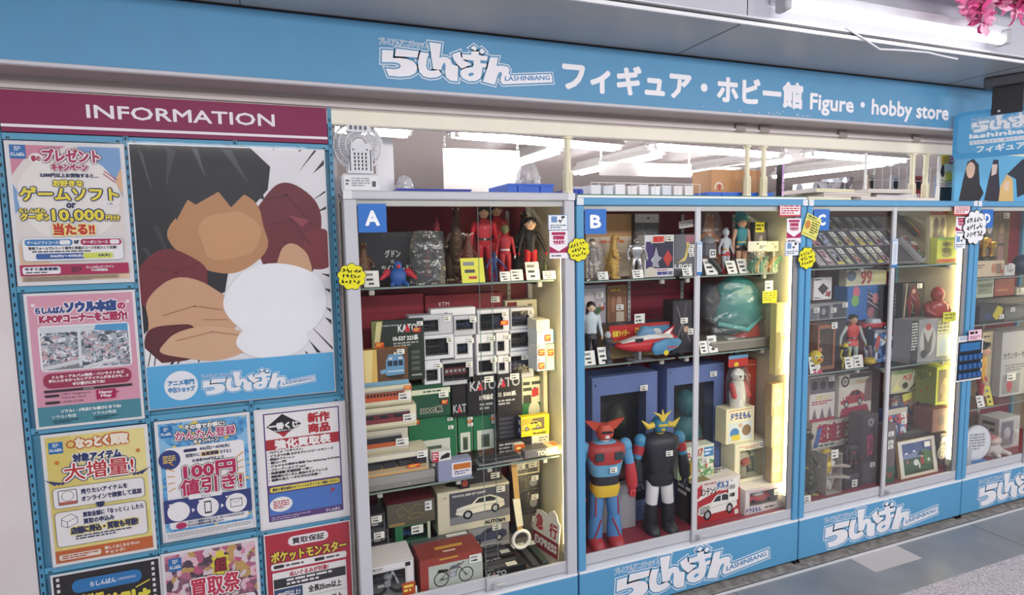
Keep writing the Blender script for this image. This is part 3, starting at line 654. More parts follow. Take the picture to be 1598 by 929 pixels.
poster('discount_poster', 'blue confetti poster with big magenta 100円値引き lettering, below the big picture poster', (241, 659), (389, 643), (254.5, 848),
 [('r', 0, 0, 1, 1, CONF), ('p', [(.5, .5), (0, .9), (0, .75)], '8EC4EA'), ('p', [(.5, .5), (1, .9), (1, .75)], '8EC4EA')] + PLATE(.02, .88, .15, .98) + [('t', 'その場でお得に!', .29, .93, .74, .972, 'F8F4F4', .0012, OUT('20202c', None, .0035)), ('t', 'かんたん登録', .18, .845, .86, .925, 'C02868', .0008, OUT('F8F4F4', '20202c', .004, .0075)), ('t', 'キャンペーン', .38, .80, .66, .836, 'F8F4F4', .001, OUT('20202c', None, .003)),
  ('R', .05, .08, .95, .79, .012, 'F4F1F4'), ('t', '4/6(日)〜4/30(水)', .44, .735, .78, .77, NAVY, .0007), ('R', .26, .738, .41, .765, .004, NAVY), ('t', '期間中に', .28, .69, .44, .722, NAVY, .0004), ('r', .45, .685, .66, .725, 'F0C058'), ('t', '会員登録', .46, .69, .65, .72, NAVY, .0008), ('t', 'をすると', .67, .69, .80, .72, NAVY, .0004), ('t', 'お会計500円以上で', .35, .645, .71, .672, NAVY, .0005),
  ('e', .10, .69, .12, .085, '2A3A80'), ('b', .03, .66, .17, .73, 4, 'F0D060'), ('t', '100円', .25, .505, .83, .625, 'B81C58', .003, OUT('F8F4F4', '20202c', .004, .007)), ('t', '値引き!', .20, .365, .90, .50, 'B81C58', .0022, OUT('F8F4F4', '20202c', .004, .007))] +
 [('l', [(.5+s*.36, .44+.05*k), (.5+s*.43, .42+.065*k)], .003, 'D8A030') for s in (-1, 1) for k in range(5)] +
 [('r', .0, .145, 1, .345, '2A3A80'), ('R', .28, .325, .66, .36, .004, 'F4F1F4'), ('t', '参加方法', .42, .332, .53, .352, NAVY), ('e', .16, .235, .125, .085, 'F4F1F4'), ('e', .49, .235, .125, .085, 'F4F1F4'), ('e', .82, .235, .125, .085, 'F4F1F4'), ('R', .45, .18, .53, .29, .003, '20202c'), ('r', .46, .195, .52, .278, 'F4F1F4'),
  ('r', .75, .20, .89, .275, '20202c'), ('r', .757, .206, .883, .269, 'F4F1F4'), ('l', [(.757, .269), (.82, .235), (.883, .269)], .0012, '20202c'), ('p', [(.31, .25), (.31, .21), (.345, .23)], 'F4F1F4'), ('p', [(.64, .25), (.64, .21), (.675, .23)], 'F4F1F4'), ('b', .06, .29, .26, .315, 1, 'F4F1F4'), ('b', .39, .29, .59, .315, 1, 'F4F1F4'), ('b', .70, .29, .93, .315, 1, 'F4F1F4'),
  ('e', .18, .11, .06, .028, 'B81C58'), ('t', 'ポイント連携をすることで、ポイントがためられる!', .26, .118, .90, .138, NAVY, .0003), ('t', '日々のお買物をお得に楽しもう!', .26, .092, .66, .112, NAVY, .0003), ('r', 0, 0, 1, .065, 'F0EEF0'), ('b', .02, .01, .98, .055, 4, '8a8a92')], '5FA8DC', .010)
poster('price_list_poster', 'white sheet with a purple-edged list of nine lines under a red bar', (395, 641), (538, 625), (408, 829),
 [('r', .07, .045, .95, .98, '5A3A7C'), ('r', .085, .36, .935, .97, 'F4F1F2'), ('p', [(.10, .865), (.285, .965), (.50, .865), (.285, .775)], '1c1a20'), ('p', [(.22, .81), (.36, .81), (.29, .765)], 'B82030'), ('t', '一番くじ', .13, .84, .46, .89, 'F4F1F2', .002, OUT('1c1a20', None, .003)), ('t', 'ICHIBAN KUJI', .15, .815, .43, .83, 'F4F1F2', .0003), ('t', '新作', .58, .865, .83, .945, 'B82030', .002), ('t', '商品', .58, .775, .83, .85, 'B82030', .002),
  ('r', .085, .665, .935, .755, 'B01C2C'), ('t', '強化買取表', .19, .672, .83, .745, 'F6F2F2', .0022)] +
 [('t', s, .10, .635-.0298*k, .10+w_, .657-.0298*k, '1c1a20', .0005) for k, (s, w_) in enumerate([('・TVアニメ「メダリスト」', .40), ('・どうぶつの森 おかえり!ハッピーメモリーズ', .76), ('・葬送のフリーレン', .30), ('・歌川一門', .20), ('・ジョジョの奇妙な冒険 The Gathering of STARS', .83), ('・ブルーアーカイブ vol.3', .42), ('・呪術廻戦 死滅回游 〜弐〜', .50), ('・機動戦士ガンダム 鉄血のオルフェンズ', .68), ('・進撃の巨人 〜それぞれの決意〜', .60)])] +
 [('R', .10, .30, .92, .345, .007, 'E8D850'), ('t', '最新の買取価格はオフィシャルサイトをご確認ください!', .13, .31, .90, .335, '3a2850', .0004), ('r', .085, .10, .935, .29, '4A78C8'), ('e', .22, .19, .13, .065, 'F4F1F2'), ('b', .13, .155, .31, .225, 4, 'B82030'), ('p', [(.82, .27), (.86, .25), (.80, .22)], 'B82030'), ('b', .10, .055, .55, .09, 2, 'B8A8D0'), ('t', 'らしんばん', .74, .06, .91, .085, 'E4DCEE', .0005)], 'F0EEF0', .008)
poster('guarantee_poster', 'red poster with a yellow heading above a price table on the notice board', (409, 836), (546, 810), (424, 1010),
 [('r', 0, 0, 1, 1, 'B8243C'), ('R', .26, .87, .74, .955, .018, 'F4F1F2'), ('t', '買取保証', .31, .885, .69, .94, '2a2028', .0008), ('t', 'ポケットモンスター', .06, .745, .95, .84, 'F0D848', .0015, OUT('5A1020', None, .005)), ('R', .05, .675, .95, .735, .008, 'F4F1F2'), ('R', .08, .69, .2, .72, .004, '2a2028'), ('R', .56, .69, .68, .72, .004, '2a2028'), ('b', .22, .69, .52, .72, 1, '55'+'4450'), ('b', .7, .69, .93, .72, 1, '55'+'4450'),
  ('r', .06, .0, .94, .655, 'F4F1F2'), ('t', 'ぬいぐるみが対象!', .26, .60, .72, .645, 'B8243C', .0008), ('r', .07, .51, .93, .595, '2c2c34'), ('b', .22, .52, .76, .588, 2, 'F4F1F2'),
  ('r', .07, .40, .40, .50, '2c4a78'), ('t', '800円以上!', .11, .425, .37, .475, 'F4F1F2', .0006), ('t', '全長25cm以上', .47, .42, .87, .48, '2a2028', .001), ('r', .07, .28, .40, .38, '2c4a78'), ('t', '500円以上!', .11, .305, .37, .355, 'F4F1F2', .0006), ('t', '全長15cm以上', .47, .30, .87, .36, '2a2028', .001), ('r', .40, .39, .93, .393, '8a8a92'), ('r', .07, .18, .93, .26, '2c2c34')], 'B8243C', .004)
FILMC = '17151b'
poster('film_poster', 'black film-strip poster with yellow lettering, at the bottom left of the notice board', (79, 899), (250, 868), (97, 1090),
 [('r', 0, 0, 1, 1, FILMC)] + [('R', u, .02+.047*k, u+.03, .047+.047*k, .002, 'E8E4E6') for u in (.03, .93) for k in range(21)] +
 [('R', .17, .84, .83, .95, .02, '1F78BC'), ('t', 'らしんばん', .34, .875, .58, .915, 'EEF2F8', .0006), ('t', 'LASHINBANG', .60, .885, .77, .905, 'EEF2F8'), ('t', 'どの作品でもOK!', .12, .765, .45, .82, 'E8DC48', .0015), ('R', .12, .52, .44, .74, .004, 'A81850'), ('t', '映画', .15, .54, .42, .73, FILMC, .0015, OUT('F0ECEE', None, .007)), ('t', '値引き', .46, .55, .90, .78, 'E8DC48', .004), ('l', [(.77, .80), (.9, .84)], .004, 'E8DC48'), ('l', [(.12, .4), (.88, .45)], .004, 'E8DC48'), ('R', .15, .10, .85, .36, .01, 'E8E4E6'), ('b', .2, .14, .8, .32, 4, '3a3640')], FILMC, .006)
FEST = busy(['D88AA8', 'B86888', 'E8C0CC', 'C8A060', '8A5A70', '4A3A48', 'E0D0D8', 'C05880'], 45, 9)
poster('festival_poster', 'pink picture poster with red outlined 買取祭 lettering low on the notice board', (249, 866), (402, 844), (266, 1040),
 [('r', 0, 0, 1, 1, FEST)] + PLATE(.04, .85, .18, .97) + [('p', [(.6, .97)]+[(.6+(.12 if k % 2 else .085)*cos(pi/2+k*pi/10), .84+(.13 if k % 2 else .095)*sin(pi/2+k*pi/10)) for k in range(1, 20)], 'E8D840'), ('t', '超', .54, .775, .66, .895, 'B81C38', .0004, OUT('2a1420', None, .005)), ('t', '買取祭', .26, .56, .80, .745, 'C82C50', .002, OUT('F6F0F2', '3a1420', .006, .010)),
  ('R', .10, .28, .98, .52, .014, '3a2a34'), ('R', .105, .285, .975, .515, .013, 'F0EAEE'), ('t', 'キャンペーン!', .12, .44, .42, .49, '2a1a24', .0008), ('p', [(.42, .40), (.70, .42), (.74, .47), (.70, .50), (.42, .48)], 'E8E048'), ('t', '30%', .70, .40, .86, .50, 'C82C50', .003, OUT('F8F0D0', None, .004)), ('t', 'UP!', .87, .40, .96, .45, 'C82C50', .001)], 'D8A0B4', .010)
# the large picture, kept as plain fields of colour
BX0, BZ1 = at(197, 223, BY-.006); BX1 = at(506, 229, BY-.006)[0]; BZ0 = at(234, 641, BY-.006)[1]
RL = []
rr = random.Random(4)
for k in range(54):
    a = 2*pi*k/54+rr.uniform(-.04, .04); w_ = rr.uniform(.006, .016); r0 = rr.uniform(.43, .55)
    cx, cy = .5, .60
    def edge(t): 
        dx, dy = cos(t), sin(t)
        m = min([(1-cx)/dx if dx > 1e-6 else 9, -cx/dx if dx < -1e-6 else 9, (1-cy)/dy if dy > 1e-6 else 9, (.168-cy)/dy if dy < -1e-6 else 9]); return (cx+dx*m, cy+dy*m)
    q = edge(a); 
    if math.hypot(q[0]-cx, q[1]-cy) > r0: RL.append([(cx+r0*cos(a), cy+r0*sin(a)), edge(a-w_), edge(a+w_)])
def blob(cx, cy, rx, ry, n=9, j=.12, seed=0, m=3):
    R_ = random.Random(seed); ph = [R_.uniform(0, 6) for _ in range(4)]
    return [(min(1, max(0, cx+rx*(1+j*sin(3*t+ph[0])+j*.6*sin(5*t+ph[1]))*cos(t))), min(1, max(.166, cy+ry*(1+j*sin(2*t+ph[2])+j*.6*sin(4*t+ph[3]))*sin(t)))) for t in [2*pi*k/40 for k in range(40)]]
poster('picture_poster', 'largest poster, with a dark red, tan and white picture above a blue logo strip', (197, 223), (506, 229), (234, 641),
 [('r', 0, .166, 1, 1, 'ECEAF0')] + [('pp', RL, '26242c')] +
 [('p', [(0, .30), (0, 1), (.60, 1), (.70, .93), (.68, .84), (.50, .70), (.42, .44), (.20, .36)], '1B1A22'), ('p', blob(.78, .66, .19, .21, j=.06, seed=2), '6E1F2C'), ('p', blob(.95, .60, .10, .09, j=.06, seed=3), '7C2430'),
  ('p', blob(.42, .68, .25, .16, j=.07, seed=5), 'C08C62'), ('p', blob(.46, .66, .16, .10, j=.08, seed=8), 'CE9C70'), ('p', [(.15, .86), (.30, .93), (.62, .91), (.66, .80), (.55, .82), (.48, .77), (.42, .83), (.30, .78), (.26, .80), (.20, .72)], '22222B'),
  ('p', [(.04, .98), (.10, .80), (.06, .97)], '4a4a58'), ('p', [(.18, .99), (.16, .84), (.22, .98)], '3c3c48'), ('p', [(.30, .99), (.36, .88), (.33, .99)], '54545f'), ('p', [(.45, .99), (.58, .86), (.50, .99)], '4a4a56'), ('p', [(.08, .70), (.16, .56), (.11, .70)], '34343e'), ('p', [(.02, .62), (.12, .50), (.05, .62)], '3a3a44'),
  ('l', [(.66, .80), (.78, .82), (.92, .70)], .004, '5A1622'), ('l', [(.68, .70), (.80, .72), (.90, .62)], .004, '5A1622'), ('p', [(.78, .74), (.90, .72), (.86, .69)], '94404c'), ('p', [(.74, .64), (.84, .60), (.80, .56)], '5A1622'),
  ('p', blob(.16, .47, .19, .14, j=.06, seed=6), '74202E'), ('l', [(.05, .55), (.18, .52), (.30, .56)], .004, '5A1622'), ('p', [(.06, .45), (.14, .50), (.10, .42)], '8c3440'), ('p', blob(.24, .35, .24, .14, j=.08, seed=7), 'D2A482'), ('p', blob(.14, .25, .16, .08, j=.08, seed=9), '5C1822'), ('p', blob(.32, .24, .24, .065, j=.06, seed=10), 'D8AE8C'), ('p', blob(.80, .53, .10, .09, j=.05, seed=12), 'D2A482'), ('l', [(.10, .36), (.26, .39), (.40, .37)], .004, 'A87858'), ('l', [(.16, .26), (.34, .285), (.48, .265)], .004, 'B08060'), ('l', [(.30, .335), (.42, .33)], .003, 'A87858'), ('p', [(.0, .166), (0, .24), (.09, .166)], 'F0F0F4'), ('l', [(.01, .17), (.03, .23)], .003, '26242c'), ('l', [(.04, .17), (.05, .21)], .003, '26242c'),
  ('p', blob(.70, .39, .285, .155, j=.025, seed=20), 'F4F4FA'), ('p', blob(.66, .235, .20, .075, j=.03, seed=21), 'F4F4FA'), ('r', 0, 0, 1, .166, '5AB0E4'), ('e', .165, .083, .085, .058, 'F2F2F8'), ('t', 'アニメ専門', .10, .085, .23, .105, '4C90C4', .0012), ('t', '中古ショップ', .10, .058, .23, .078, '4C90C4', .0012)], 'ECEAF0', .004)
o = bpy.data.objects['picture_poster']; mb = MB(); BW = BX1-BX0
logo(mb, lambda u, v, n: (.275*BW+u, -n-.0062, .035+v), .60*BW, 'F2F2F8', '5AB0E4'); mb.build('logo', o, label='white outlined shop logo lettering')

# ---------------------------------------------------------------- stickers, notices and price clouds on the glass and posts
def card(nm, label, cat, tl, br, y, L, col=WHITE, th=.0012, rot=0, group=None, tr=None):
    x0, z1 = at(*tl, y); x1, z0 = at(*br, y); W, H = x1-x0, z1-z0
    mb = MB(); mb.box(0, W, 0, th, 0, H, col); mb.prints(L, front(W, H), W, H)
    o = mb.build(nm, None, (x0, y-th, z0)); o.rotation_euler[1] = rot; return tag(o, label, cat, group)
def cloud(label, cx, cy, rx, y, col='E8E020', rot=0.1, ink='1c1c10', group='cloud-shaped price cards', n=9, seed=0, word_rows=True):
    x, z = at(cx, cy, y); x2, _ = at(cx+rx, cy, y); r = x2-x; R = random.Random(seed)
    P = []
    for k in range(n*8):
        a = 2*pi*k/(n*8); q = r*(.86+.14*abs(sin(a*n/2+.4))); P.append((q*cos(a), q*.95*sin(a)))
    mb = MB(); f = lambda u, v, nn: (u, -nn, v)
    mb.extr([(a*1.05, b*1.05) for a, b in P], f, 0, .001, '2a2a20'); mb.extr(P, f, .001, .0016, col)
    for i in range(3):
        zz = r*(.42-.40*i); u = -r*.68
        while u < r*.62:
            for k in range(3):
                p = [(u+R.uniform(0, r*.2), zz+R.uniform(-r*.12, r*.14)) for _ in range(2)]
                mb.lv = 0; mb.prints([('l', [((a+r)/(2*r), (b+r)/(2*r)) for a, b in p], r*.06, ink)], lambda a, b, nn: (a*2*r-r, -.0018-nn, b*2*r-r), 2*r, 2*r)
            u += r*.27
    o = mb.build('price_cloud', None, (x, y-.0004, z)); o.rotation_euler[1] = -rot; return tag(o, label, 'price sign', group)
cloud('yellow cloud-shaped hand-written card on the left post of case A', 549, 432, 22, -.001, rot=-.12, seed=1)
cloud('yellow cloud-shaped hand-written card between case A and case B', 903, 390, 17, -.006, rot=.2, seed=2)
cloud('yellow cloud-shaped hand-written card between case B and case C', 1259, 403, 13.5, -.006, rot=.2, seed=3)
cloud('black and white cloud-shaped card between case C and case D', 1521, 355, 18, -.006, 'ECECF0', .1, '101014', None, 11, 4)
card('note', 'tilted yellow paper note taped between case B and case C above the yellow cloud', 'note', (1251, 330), (1274, 365), -.006, [('r', .04, .8, .96, .83, '5A5428'), ('r', .04, .1, .96, .12, '5A5428'), ('b', .1, .85, .9, .97, 1, '3a3a18'), ('e', .22, .52, .17, .2, 'C8803A'), ('b', .45, .2, .92, .75, 5, '6a6430')], 'E0DC70', rot=.35)
def notices(case_word, white_tl, red):
    (a, b), (c, d), (e, g) = white_tl
    card('notice_sticker', 'white notice with purple Japanese heading on the right glass of case '+case_word, 'notice', (a, b), (c, d), -.001, [('r', 0, 0, 1, .28, 'EFEAF0'), ('r', 0, .2, 1, .45, 'A81858'), ('p', [(0, .45), (1, .45), (.5, .25)], 'EFEAF0'), ('R', .12, .84, .88, .94, .002, 'A81858'), ('t', '状態確認', .2, .68, .8, .81, 'B01C58', .0012), ('t', 'できます!', .2, .51, .8, .64, 'B01C58', .0012), ('b', .1, .05, .9, .14, 1, '5a5a70')], 'EFEAF0')
    card('notice_sticker', 'small white and blue photography notice on the right glass of case '+case_word, 'notice', e, g, -.001, [('r', .0, .0, 1, 1, '3C78B8'), ('r', .03, .03, .97, .97, 'EDEFF4'), ('R', .15, .5, .45, .9, .002, '6A8EC0'), ('l', [(.6, .45), (.8, .9)], .003, '20242c'), ('e', .75, .85, .1, .08, '20242c'), ('e', .58, .6, .07, .06, '20242c'), ('b', .1, .1, .9, .38, 2, '6a7a90')], 'EDEFF4')
    if red: card('notice_sticker', 'square pink and red notice at the top of the right glass of case '+case_word, 'notice', *red, -.001, [('r', 0, 0, 1, 1, 'C83848'), ('r', .03, .12, .97, .83, 'F2EAEE'), ('b', .1, .88, .9, .96, 1, 'F0D0D4'), ('b', .08, .16, .92, .8, 4, 'B82838')], 'C83848')
notices('A', ((857, 360), (886, 403), ((855, 335.5), (886, 359))), None)
notices('B', ((1228, 341), (1249, 379), ((1225, 377.5), (1246, 399))), ((1216.5, 315.5), (1249, 338)))
notices('C', ((1492, 338.5), (1507, 366), ((1490, 367), (1506, 388.5))), ((1489, 316), (1513, 336)))
card('door_sticker', 'narrow white and blue vertical strip sticker on the middle stile of case B', 'sticker', (1088, 377.5), (1095, 429), -.001, [('r', 0, 0, 1, .09, '2F78C0'), ('r', 0, .9, 1, 1, 'A8C0DC'), ('b', .2, .12, .8, .85, 14, 'A8B0C4')], 'DCE4F0')
card('door_sticker', 'narrow white and blue vertical strip sticker on the middle stile of case C', 'sticker', (1393, 373), (1399.5, 417), -.001, [('r', 0, 0, 1, .09, '2F78C0'), ('r', 0, .9, 1, 1, 'A8C0DC'), ('b', .2, .12, .8, .85, 14, 'A8B0C4')], 'DCE4F0')
# clear rack of blue sample strips hung on the post between C and D
x0, z1 = at(1493, 533, -.006); x1, z0 = at(1529.5, 591, -.006); W, H = x1-x0, z1-z0
root = empty('sample_rack', (x0, -.006, z0), 'white-framed rack of dark blue samples hung between case C and case D', 'rack')
mb = MB(); mb.box(0, W, -.004, 0, 0, H, 'E4E4E8'); mb.prints([('r', .04, .04, .96, .97, '1C2430'), ('r', .12, .74, .9, .93, '2F6FA8')], front(W, H, -.004), W, H); mb.build('rack_board', root)
for r_ in range(3):
    mb = MB(); zz = H*(.06+.22*r_); mb.box(W*.06, W*.95, -.012, -.005, zz, zz+.006, '3a3c44')
    for k in range(14): xx = W*(.07+.062*k); mb.box(xx, xx+W*.045, -.016, -.006, zz+.006, zz+H*.15, '24508C' if k % 3 else '4C7CB4', .001)
    mb.build('sample_row', root)
mb = MB(); mb.box(0, W*.62, -.008, -.002, H+.002, H+.026, 'D8DCE4'); mb.prints([('b', .1, .1, .95, .9, 2, '7C8CA8')], front(W*.62, .024, -.008, 0, H+.002), W*.62, .024); mb.build('card_pocket', root)
card('price_tag', 'small pink tag with black writing at the top of the blue sample rack', 'tag', (1512, 516), (1531, 530), -.02, [('b', .08, .5, .92, .95, 1, '1c141c'), ('b', .1, .1, .9, .45, 2, '8a5a70')], 'EBC4D4')
# ---------------------------------------------------------------- builders of goods
def fit(xl, yt, yb, xr, y, base=None, who='', tol=.035, d=.05):
    xa, z1 = at(xl, yt, y); xb, z0 = at(xl, yb if yb else yt+10, y); x1 = at(xr, (yt+(yb or yt))/2, y)[0]; x0 = (xa+xb)/2 if yb else xa
    if base is not None: z0 = base
    else: z0 = snap((x0+x1)/2, y+d*.5, z0, tol, who)
    for b in (1.106, 2.327, 3.545):
        if x0 < b-.02 and x1 > b-.013:
            print('CLIP', who, round(x0, 3), round(x1, 3), b); x1 = b-.013
        elif b-.02 <= x0 < b+.04: print('OUTSIDE', who, round(x0, 3), round(x1, 3), b)
    if z1-z0 < .006 or x1-x0 < .004: print('BADSIZE', who, x0, x1, z0, z1); z1 = max(z1, z0+.02); x1 = max(x1, x0+.02)
    return x0, x1, z0, z1
def px_of(x, y, z):
    q = Vector((x, y-CAMY, z-CAMZ)); return 799+FPX*q.dot(CR)/q.dot(CF), 464.5+FPX*q.dot(CD)/q.dot(CF)
def ptag(par, u, v, y=0.0, w=.042, h=.027, col='F0EEE8', rows=2):
    mb = MB(); mb.box(u-w/2, u+w/2, y-.0016, y-.0008, v-h/2, v+h/2, col)
    mb.prints([('b', .1, .5, .9, .88, 1, '9a9a9a'), ('b', .3, .12, .8, .46, 1, '2a2a2a'), ('e', .2, .3, .07, .1, '2a2a2a')], front(w, h, y-.0016, u-w/2, v-h/2), w, h)
    return mb.build('price_tag', par)
def saletag(par, u, v, y=0.0, w=.04, h=.026, col='D84A20'):
    mb = MB(); mb.box(u-w/2, u+w/2, y-.0014, y-.0007, v-h/2, v+h/2, col); mb.prints([('b', .12, .2, .88, .85, 2, 'F4DC60')], front(w, h, y-.0014, u-w/2, v-h/2), w, h)
    return mb.build('sale_sticker', par)
def carton(label, px, y, d, col, L=(), nm='carton', cat='box', group=None, base=None, tags=(), sales=(), left=None, top=None, wrap=False, b=.0015, tol=.035, rz=0, ty=-.0005):
    x0, x1, z0, z1 = fit(*px, y, base, label, tol, d); W, H = x1-x0, z1-z0
    mb = MB(); mb.box(0, W, 0, d, 0, H, col, b); mb.prints(list(L), front(W, H), W, H)
    if left: mb.lv = 0; mb.prints(list(left), leftside(d, H, 0, d), d, H)
    if top: mb.lv = 0; mb.prints(list(top), topside(W, d, H), W, d)
    o = mb.build(nm, None, (x0, y, z0)); o.rotation_euler[2] = rz; tag(o, label, cat, group)
    for t in tags: ptag(o, t[0]*W, t[1]*H, ty-.003, *t[2:])
    for t in sales: saletag(o, t[0]*W, t[1]*H, ty-.004, *t[2:])
    if wrap:
        s = MB(); s.box(-.002, W+.002, -.0065, d+.002, .0003, H+.002, FILM); s.build('clear_wrap', o)
    sup(x0, x1, y, y+d, z1); return o
def locomotive(par, W, H, y, d, col='20222c', x0=0, z0=0, kind=0):
    """little model standing inside a window box"""
    mb = MB(); w, h = W, H
    mb.box(x0, x0+w, y, y+d, z0, z0+h*.10, '4a4a50')
    if kind == 0:
        mb.box(x0+w*.05, x0+w*.95, y+d*.2, y+d*.8, z0+h*.22, z0+h*.34, col)
        mb.tube([(x0+w*.1, y+d*.5, z0+h*.5), (x0+w*.66, y+d*.5, z0+h*.5)], h*.17, col, 10, 'round')
        mb.box(x0+w*.62, x0+w*.92, y+d*.15, y+d*.85, z0+h*.34, z0+h*.8, col, .002); mb.box(x0+w*.58, x0+w*.95, y+d*.1, y+d*.9, z0+h*.8, z0+h*.85, '14151a')
        mb.tube([(x0+w*.2, y+d*.5, z0+h*.6), (x0+w*.2, y+d*.5, z0+h*.84)], h*.06, '14151a', 8)
    else:
        mb.box(x0+w*.04, x0+w*.96, y+d*.15, y+d*.85, z0+h*.28, z0+h*.72, col, .003)
        for k in range(5): mb.box(x0+w*(.1+.17*k), x0+w*(.2+.17*k), y+d*.145, y+d*.15, z0+h*.46, z0+h*.62, 'AEB8C0')
    for k in range(4):
        mb.tube([(x0+w*(.16+.22*k), y+d*.12, z0+h*.2), (x0+w*(.16+.22*k), y+d*.2, z0+h*.2)], h*.1, '0e0e12', 10)
    return mb.build('locomotive_model' if kind == 0 else 'railcar_model', par)
def winbox(label, px, y, d, col, win, inner='14151b', model=0, mcol='262a38', L=(), base=None, tags=(), sales=(), group=None, tol=.035, cat='model train box', nm='window_box', make=None):
    """carton with an opening in its front, a clear pane and what lies behind it"""
    x0, x1, z0, z1 = fit(*px, y, base, label, tol, d); W, H = x1-x0, z1-z0
    a, c, b_, e = win[0]*W, win[1]*H, win[2]*W, win[3]*H
    mb = MB(); t = .002
    for q in ((0, a, 0, H), (b_, W, 0, H), (a, b_, 0, c), (a, b_, e, H)): mb.box(q[0], q[1], 0, t, q[2], q[3], col)
    mb.box(0, t, t, d, 0, H, col); mb.box(W-t, W, t, d, 0, H, col); mb.box(t, W-t, t, d, H-t, H, col); mb.box(t, W-t, t, d, 0, t, col); mb.box(t, W-t, d-t, d, t, H-t, inner)
    mb.prints([('l', [(.012, .015), (.988, .015), (.988, .985), (.012, .985), (.012, .015)], .0014, '6c6e78')], front(W, H), W, H)
    mb.prints(list(L), front(W, H), W, H)
    mb.prints([('l', [(win[0]-.03, win[1]-.03), (win[2]+.03, win[1]-.03), (win[2]+.03, win[3]+.03), (win[0]-.03, win[3]+.03), (win[0]-.03, win[1]-.03)], .001, '7a7c84')], front(W, H), W, H)
    o = mb.build(nm, None, (x0, y, z0)); tag(o, label, cat, group)
    if make: make(o, a, b_, c, e, d)
    elif model is not None: locomotive(o, (b_-a)*.98, (e-c)*.98, .008, min(d-.014, .03), mcol, a+(b_-a)*.01, c, model)
    g = MB(); g.box(a, b_, .0004, .0009, c, e, FILM); g.build('window_film', o)
    for q in tags: ptag(o, q[0]*W, q[1]*H, -.003, *q[2:])
    for q in sales: saletag(o, q[0]*W, q[1]*H, -.005, *q[2:])
    sup(x0, x1, y, y+d, z1); return o
def pcard(label, px, y, base=None, col='F2F0EA', group='price cards on the shelves', lean=.25, nm='price_card', ink=None):
    x0, x1, z0, z1 = fit(*px, y, base, label, .04, .01); W, H = x1-x0, z1-z0
    mb = MB(); c, s = cos(lean), sin(lean); H2 = H/c
    f = lambda u, v, n: (u*W, v*H2*s-n*c, v*H2*c+n*s)
    mb.extr([(0, 0), (1, 0), (1, 1), (0, 1)], f, -.0012, 0, col); mb.prints([('b', .1, .62, .9, .9, 1, '8a8a8a'), ('b', .15, .34, .85, .58, 1, '44'+'4444'), ('b', .3, .1, .8, .3, 1, ink or '2a2a2a')], f, W, H2)
    mb.box(W*.3, W*.7, .0012, .0012+H2*s+.006, 0, .001, col)
    o = mb.build(nm, None, (x0, y, z0+.0012)); return tag(o, label, 'price card', group)
def carprint(u0, v0, u1, v1, body, glass='2a3038', wheel='141418'):
    X = lambda t: u0+(u1-u0)*t
    Y = lambda t: v0+(v1-v0)*t
    P = lambda L: [(X(a), Y(b)) for a, b in L]
    return [('p', P([(.0, .30), (.02, .52), (.10, .62), (.33, .70), (.45, .95), (.70, 1.0), (.86, .84), (.98, .66), (1, .36), (.9, .26), (.1, .20)]), body), ('p', P([(.38, .70), (.47, .90), (.57, .93), (.57, .69)]), glass), ('p', P([(.60, .69), (.60, .93), (.70, .94), (.82, .80), (.80, .68)]), glass),
            ('l', P([(.0, .42), (.5, .52), (.99, .55)]), .0012, glass), ('e', X(.24), Y(.20), (u1-u0)*.095, (v1-v0)*.22, wheel), ('e', X(.24), Y(.20), (u1-u0)*.055, (v1-v0)*.13, 'B8B8BC'), ('e', X(.80), Y(.30), (u1-u0)*.085, (v1-v0)*.22, wheel), ('e', X(.80), Y(.30), (u1-u0)*.05, (v1-v0)*.13, 'B8B8BC'), ('e', X(.05), Y(.52), (u1-u0)*.03, (v1-v0)*.08, 'E8E8E0'), ('e', X(.16), Y(.56), (u1-u0)*.03, (v1-v0)*.08, 'E8E8E0')]
def bikeprint(u0, v0, u1, v1, W, H, body='5a5e6c', accent='A83030', ink='1c1c20'):
    X = lambda t: u0+(u1-u0)*t
    Y = lambda t: v0+(v1-v0)*t
    r = (v1-v0)*H*.24; P = lambda L: [(X(a), Y(b)) for a, b in L]
    return [('o', X(.2), Y(.28), r, r*.14, ink), ('o', X(.82), Y(.28), r, r*.14, ink), ('e', X(.2), Y(.28), r*.25/W, r*.25/H, '8a8a90'), ('e', X(.82), Y(.28), r*.25/W, r*.25/H, '8a8a90')] + \
        [('l', [(X(c), Y(.28)), (X(c)+r/W*cos(k*pi/4), Y(.28)+r/H*sin(k*pi/4))], .0007, '6a6a70') for c in (.2, .82) for k in range(8)] + \
        [('l', P([(.2, .28), (.45, .30), (.66, .75), (.82, .28)]), .0025, ink), ('l', P([(.45, .30), (.36, .66), (.66, .75)]), .0022, accent), ('l', P([(.2, .28), (.36, .66)]), .002, ink), ('p', P([(.38, .66), (.62, .72), (.66, .88), (.46, .86)]), body), ('p', P([(.10, .66), (.36, .64), (.36, .74), (.14, .80)]), ink), ('p', P([(.36, .30), (.58, .30), (.60, .56), (.40, .56)]), '8E9098'), ('e', X(.48), Y(.42), (u1-u0)*.06, (v1-v0)*.1, 'B4B6BC'), ('l', P([(.62, .92), (.70, .86), (.76, .96)]), .003, ink), ('l', P([(.46, .3), (.1, .18)]), .003, '9a9aa0')]
def trainprint(u0, v0, u1, v1, c1, c2, n=9):
    L = [('r', u0, v0, u1, v1, c1), ('r', u0, v0, u1, v0+(v1-v0)*.4, c2), ('r', u0, v1-(v1-v0)*.12, u1, v1, '6a6a6e')]
    for k in range(n):
        a = u0+(u1-u0)*(.04+.92*k/n); L.append(('r', a, v0+(v1-v0)*.48, a+(u1-u0)*.55/n, v0+(v1-v0)*.80, '22242c'))
    return L

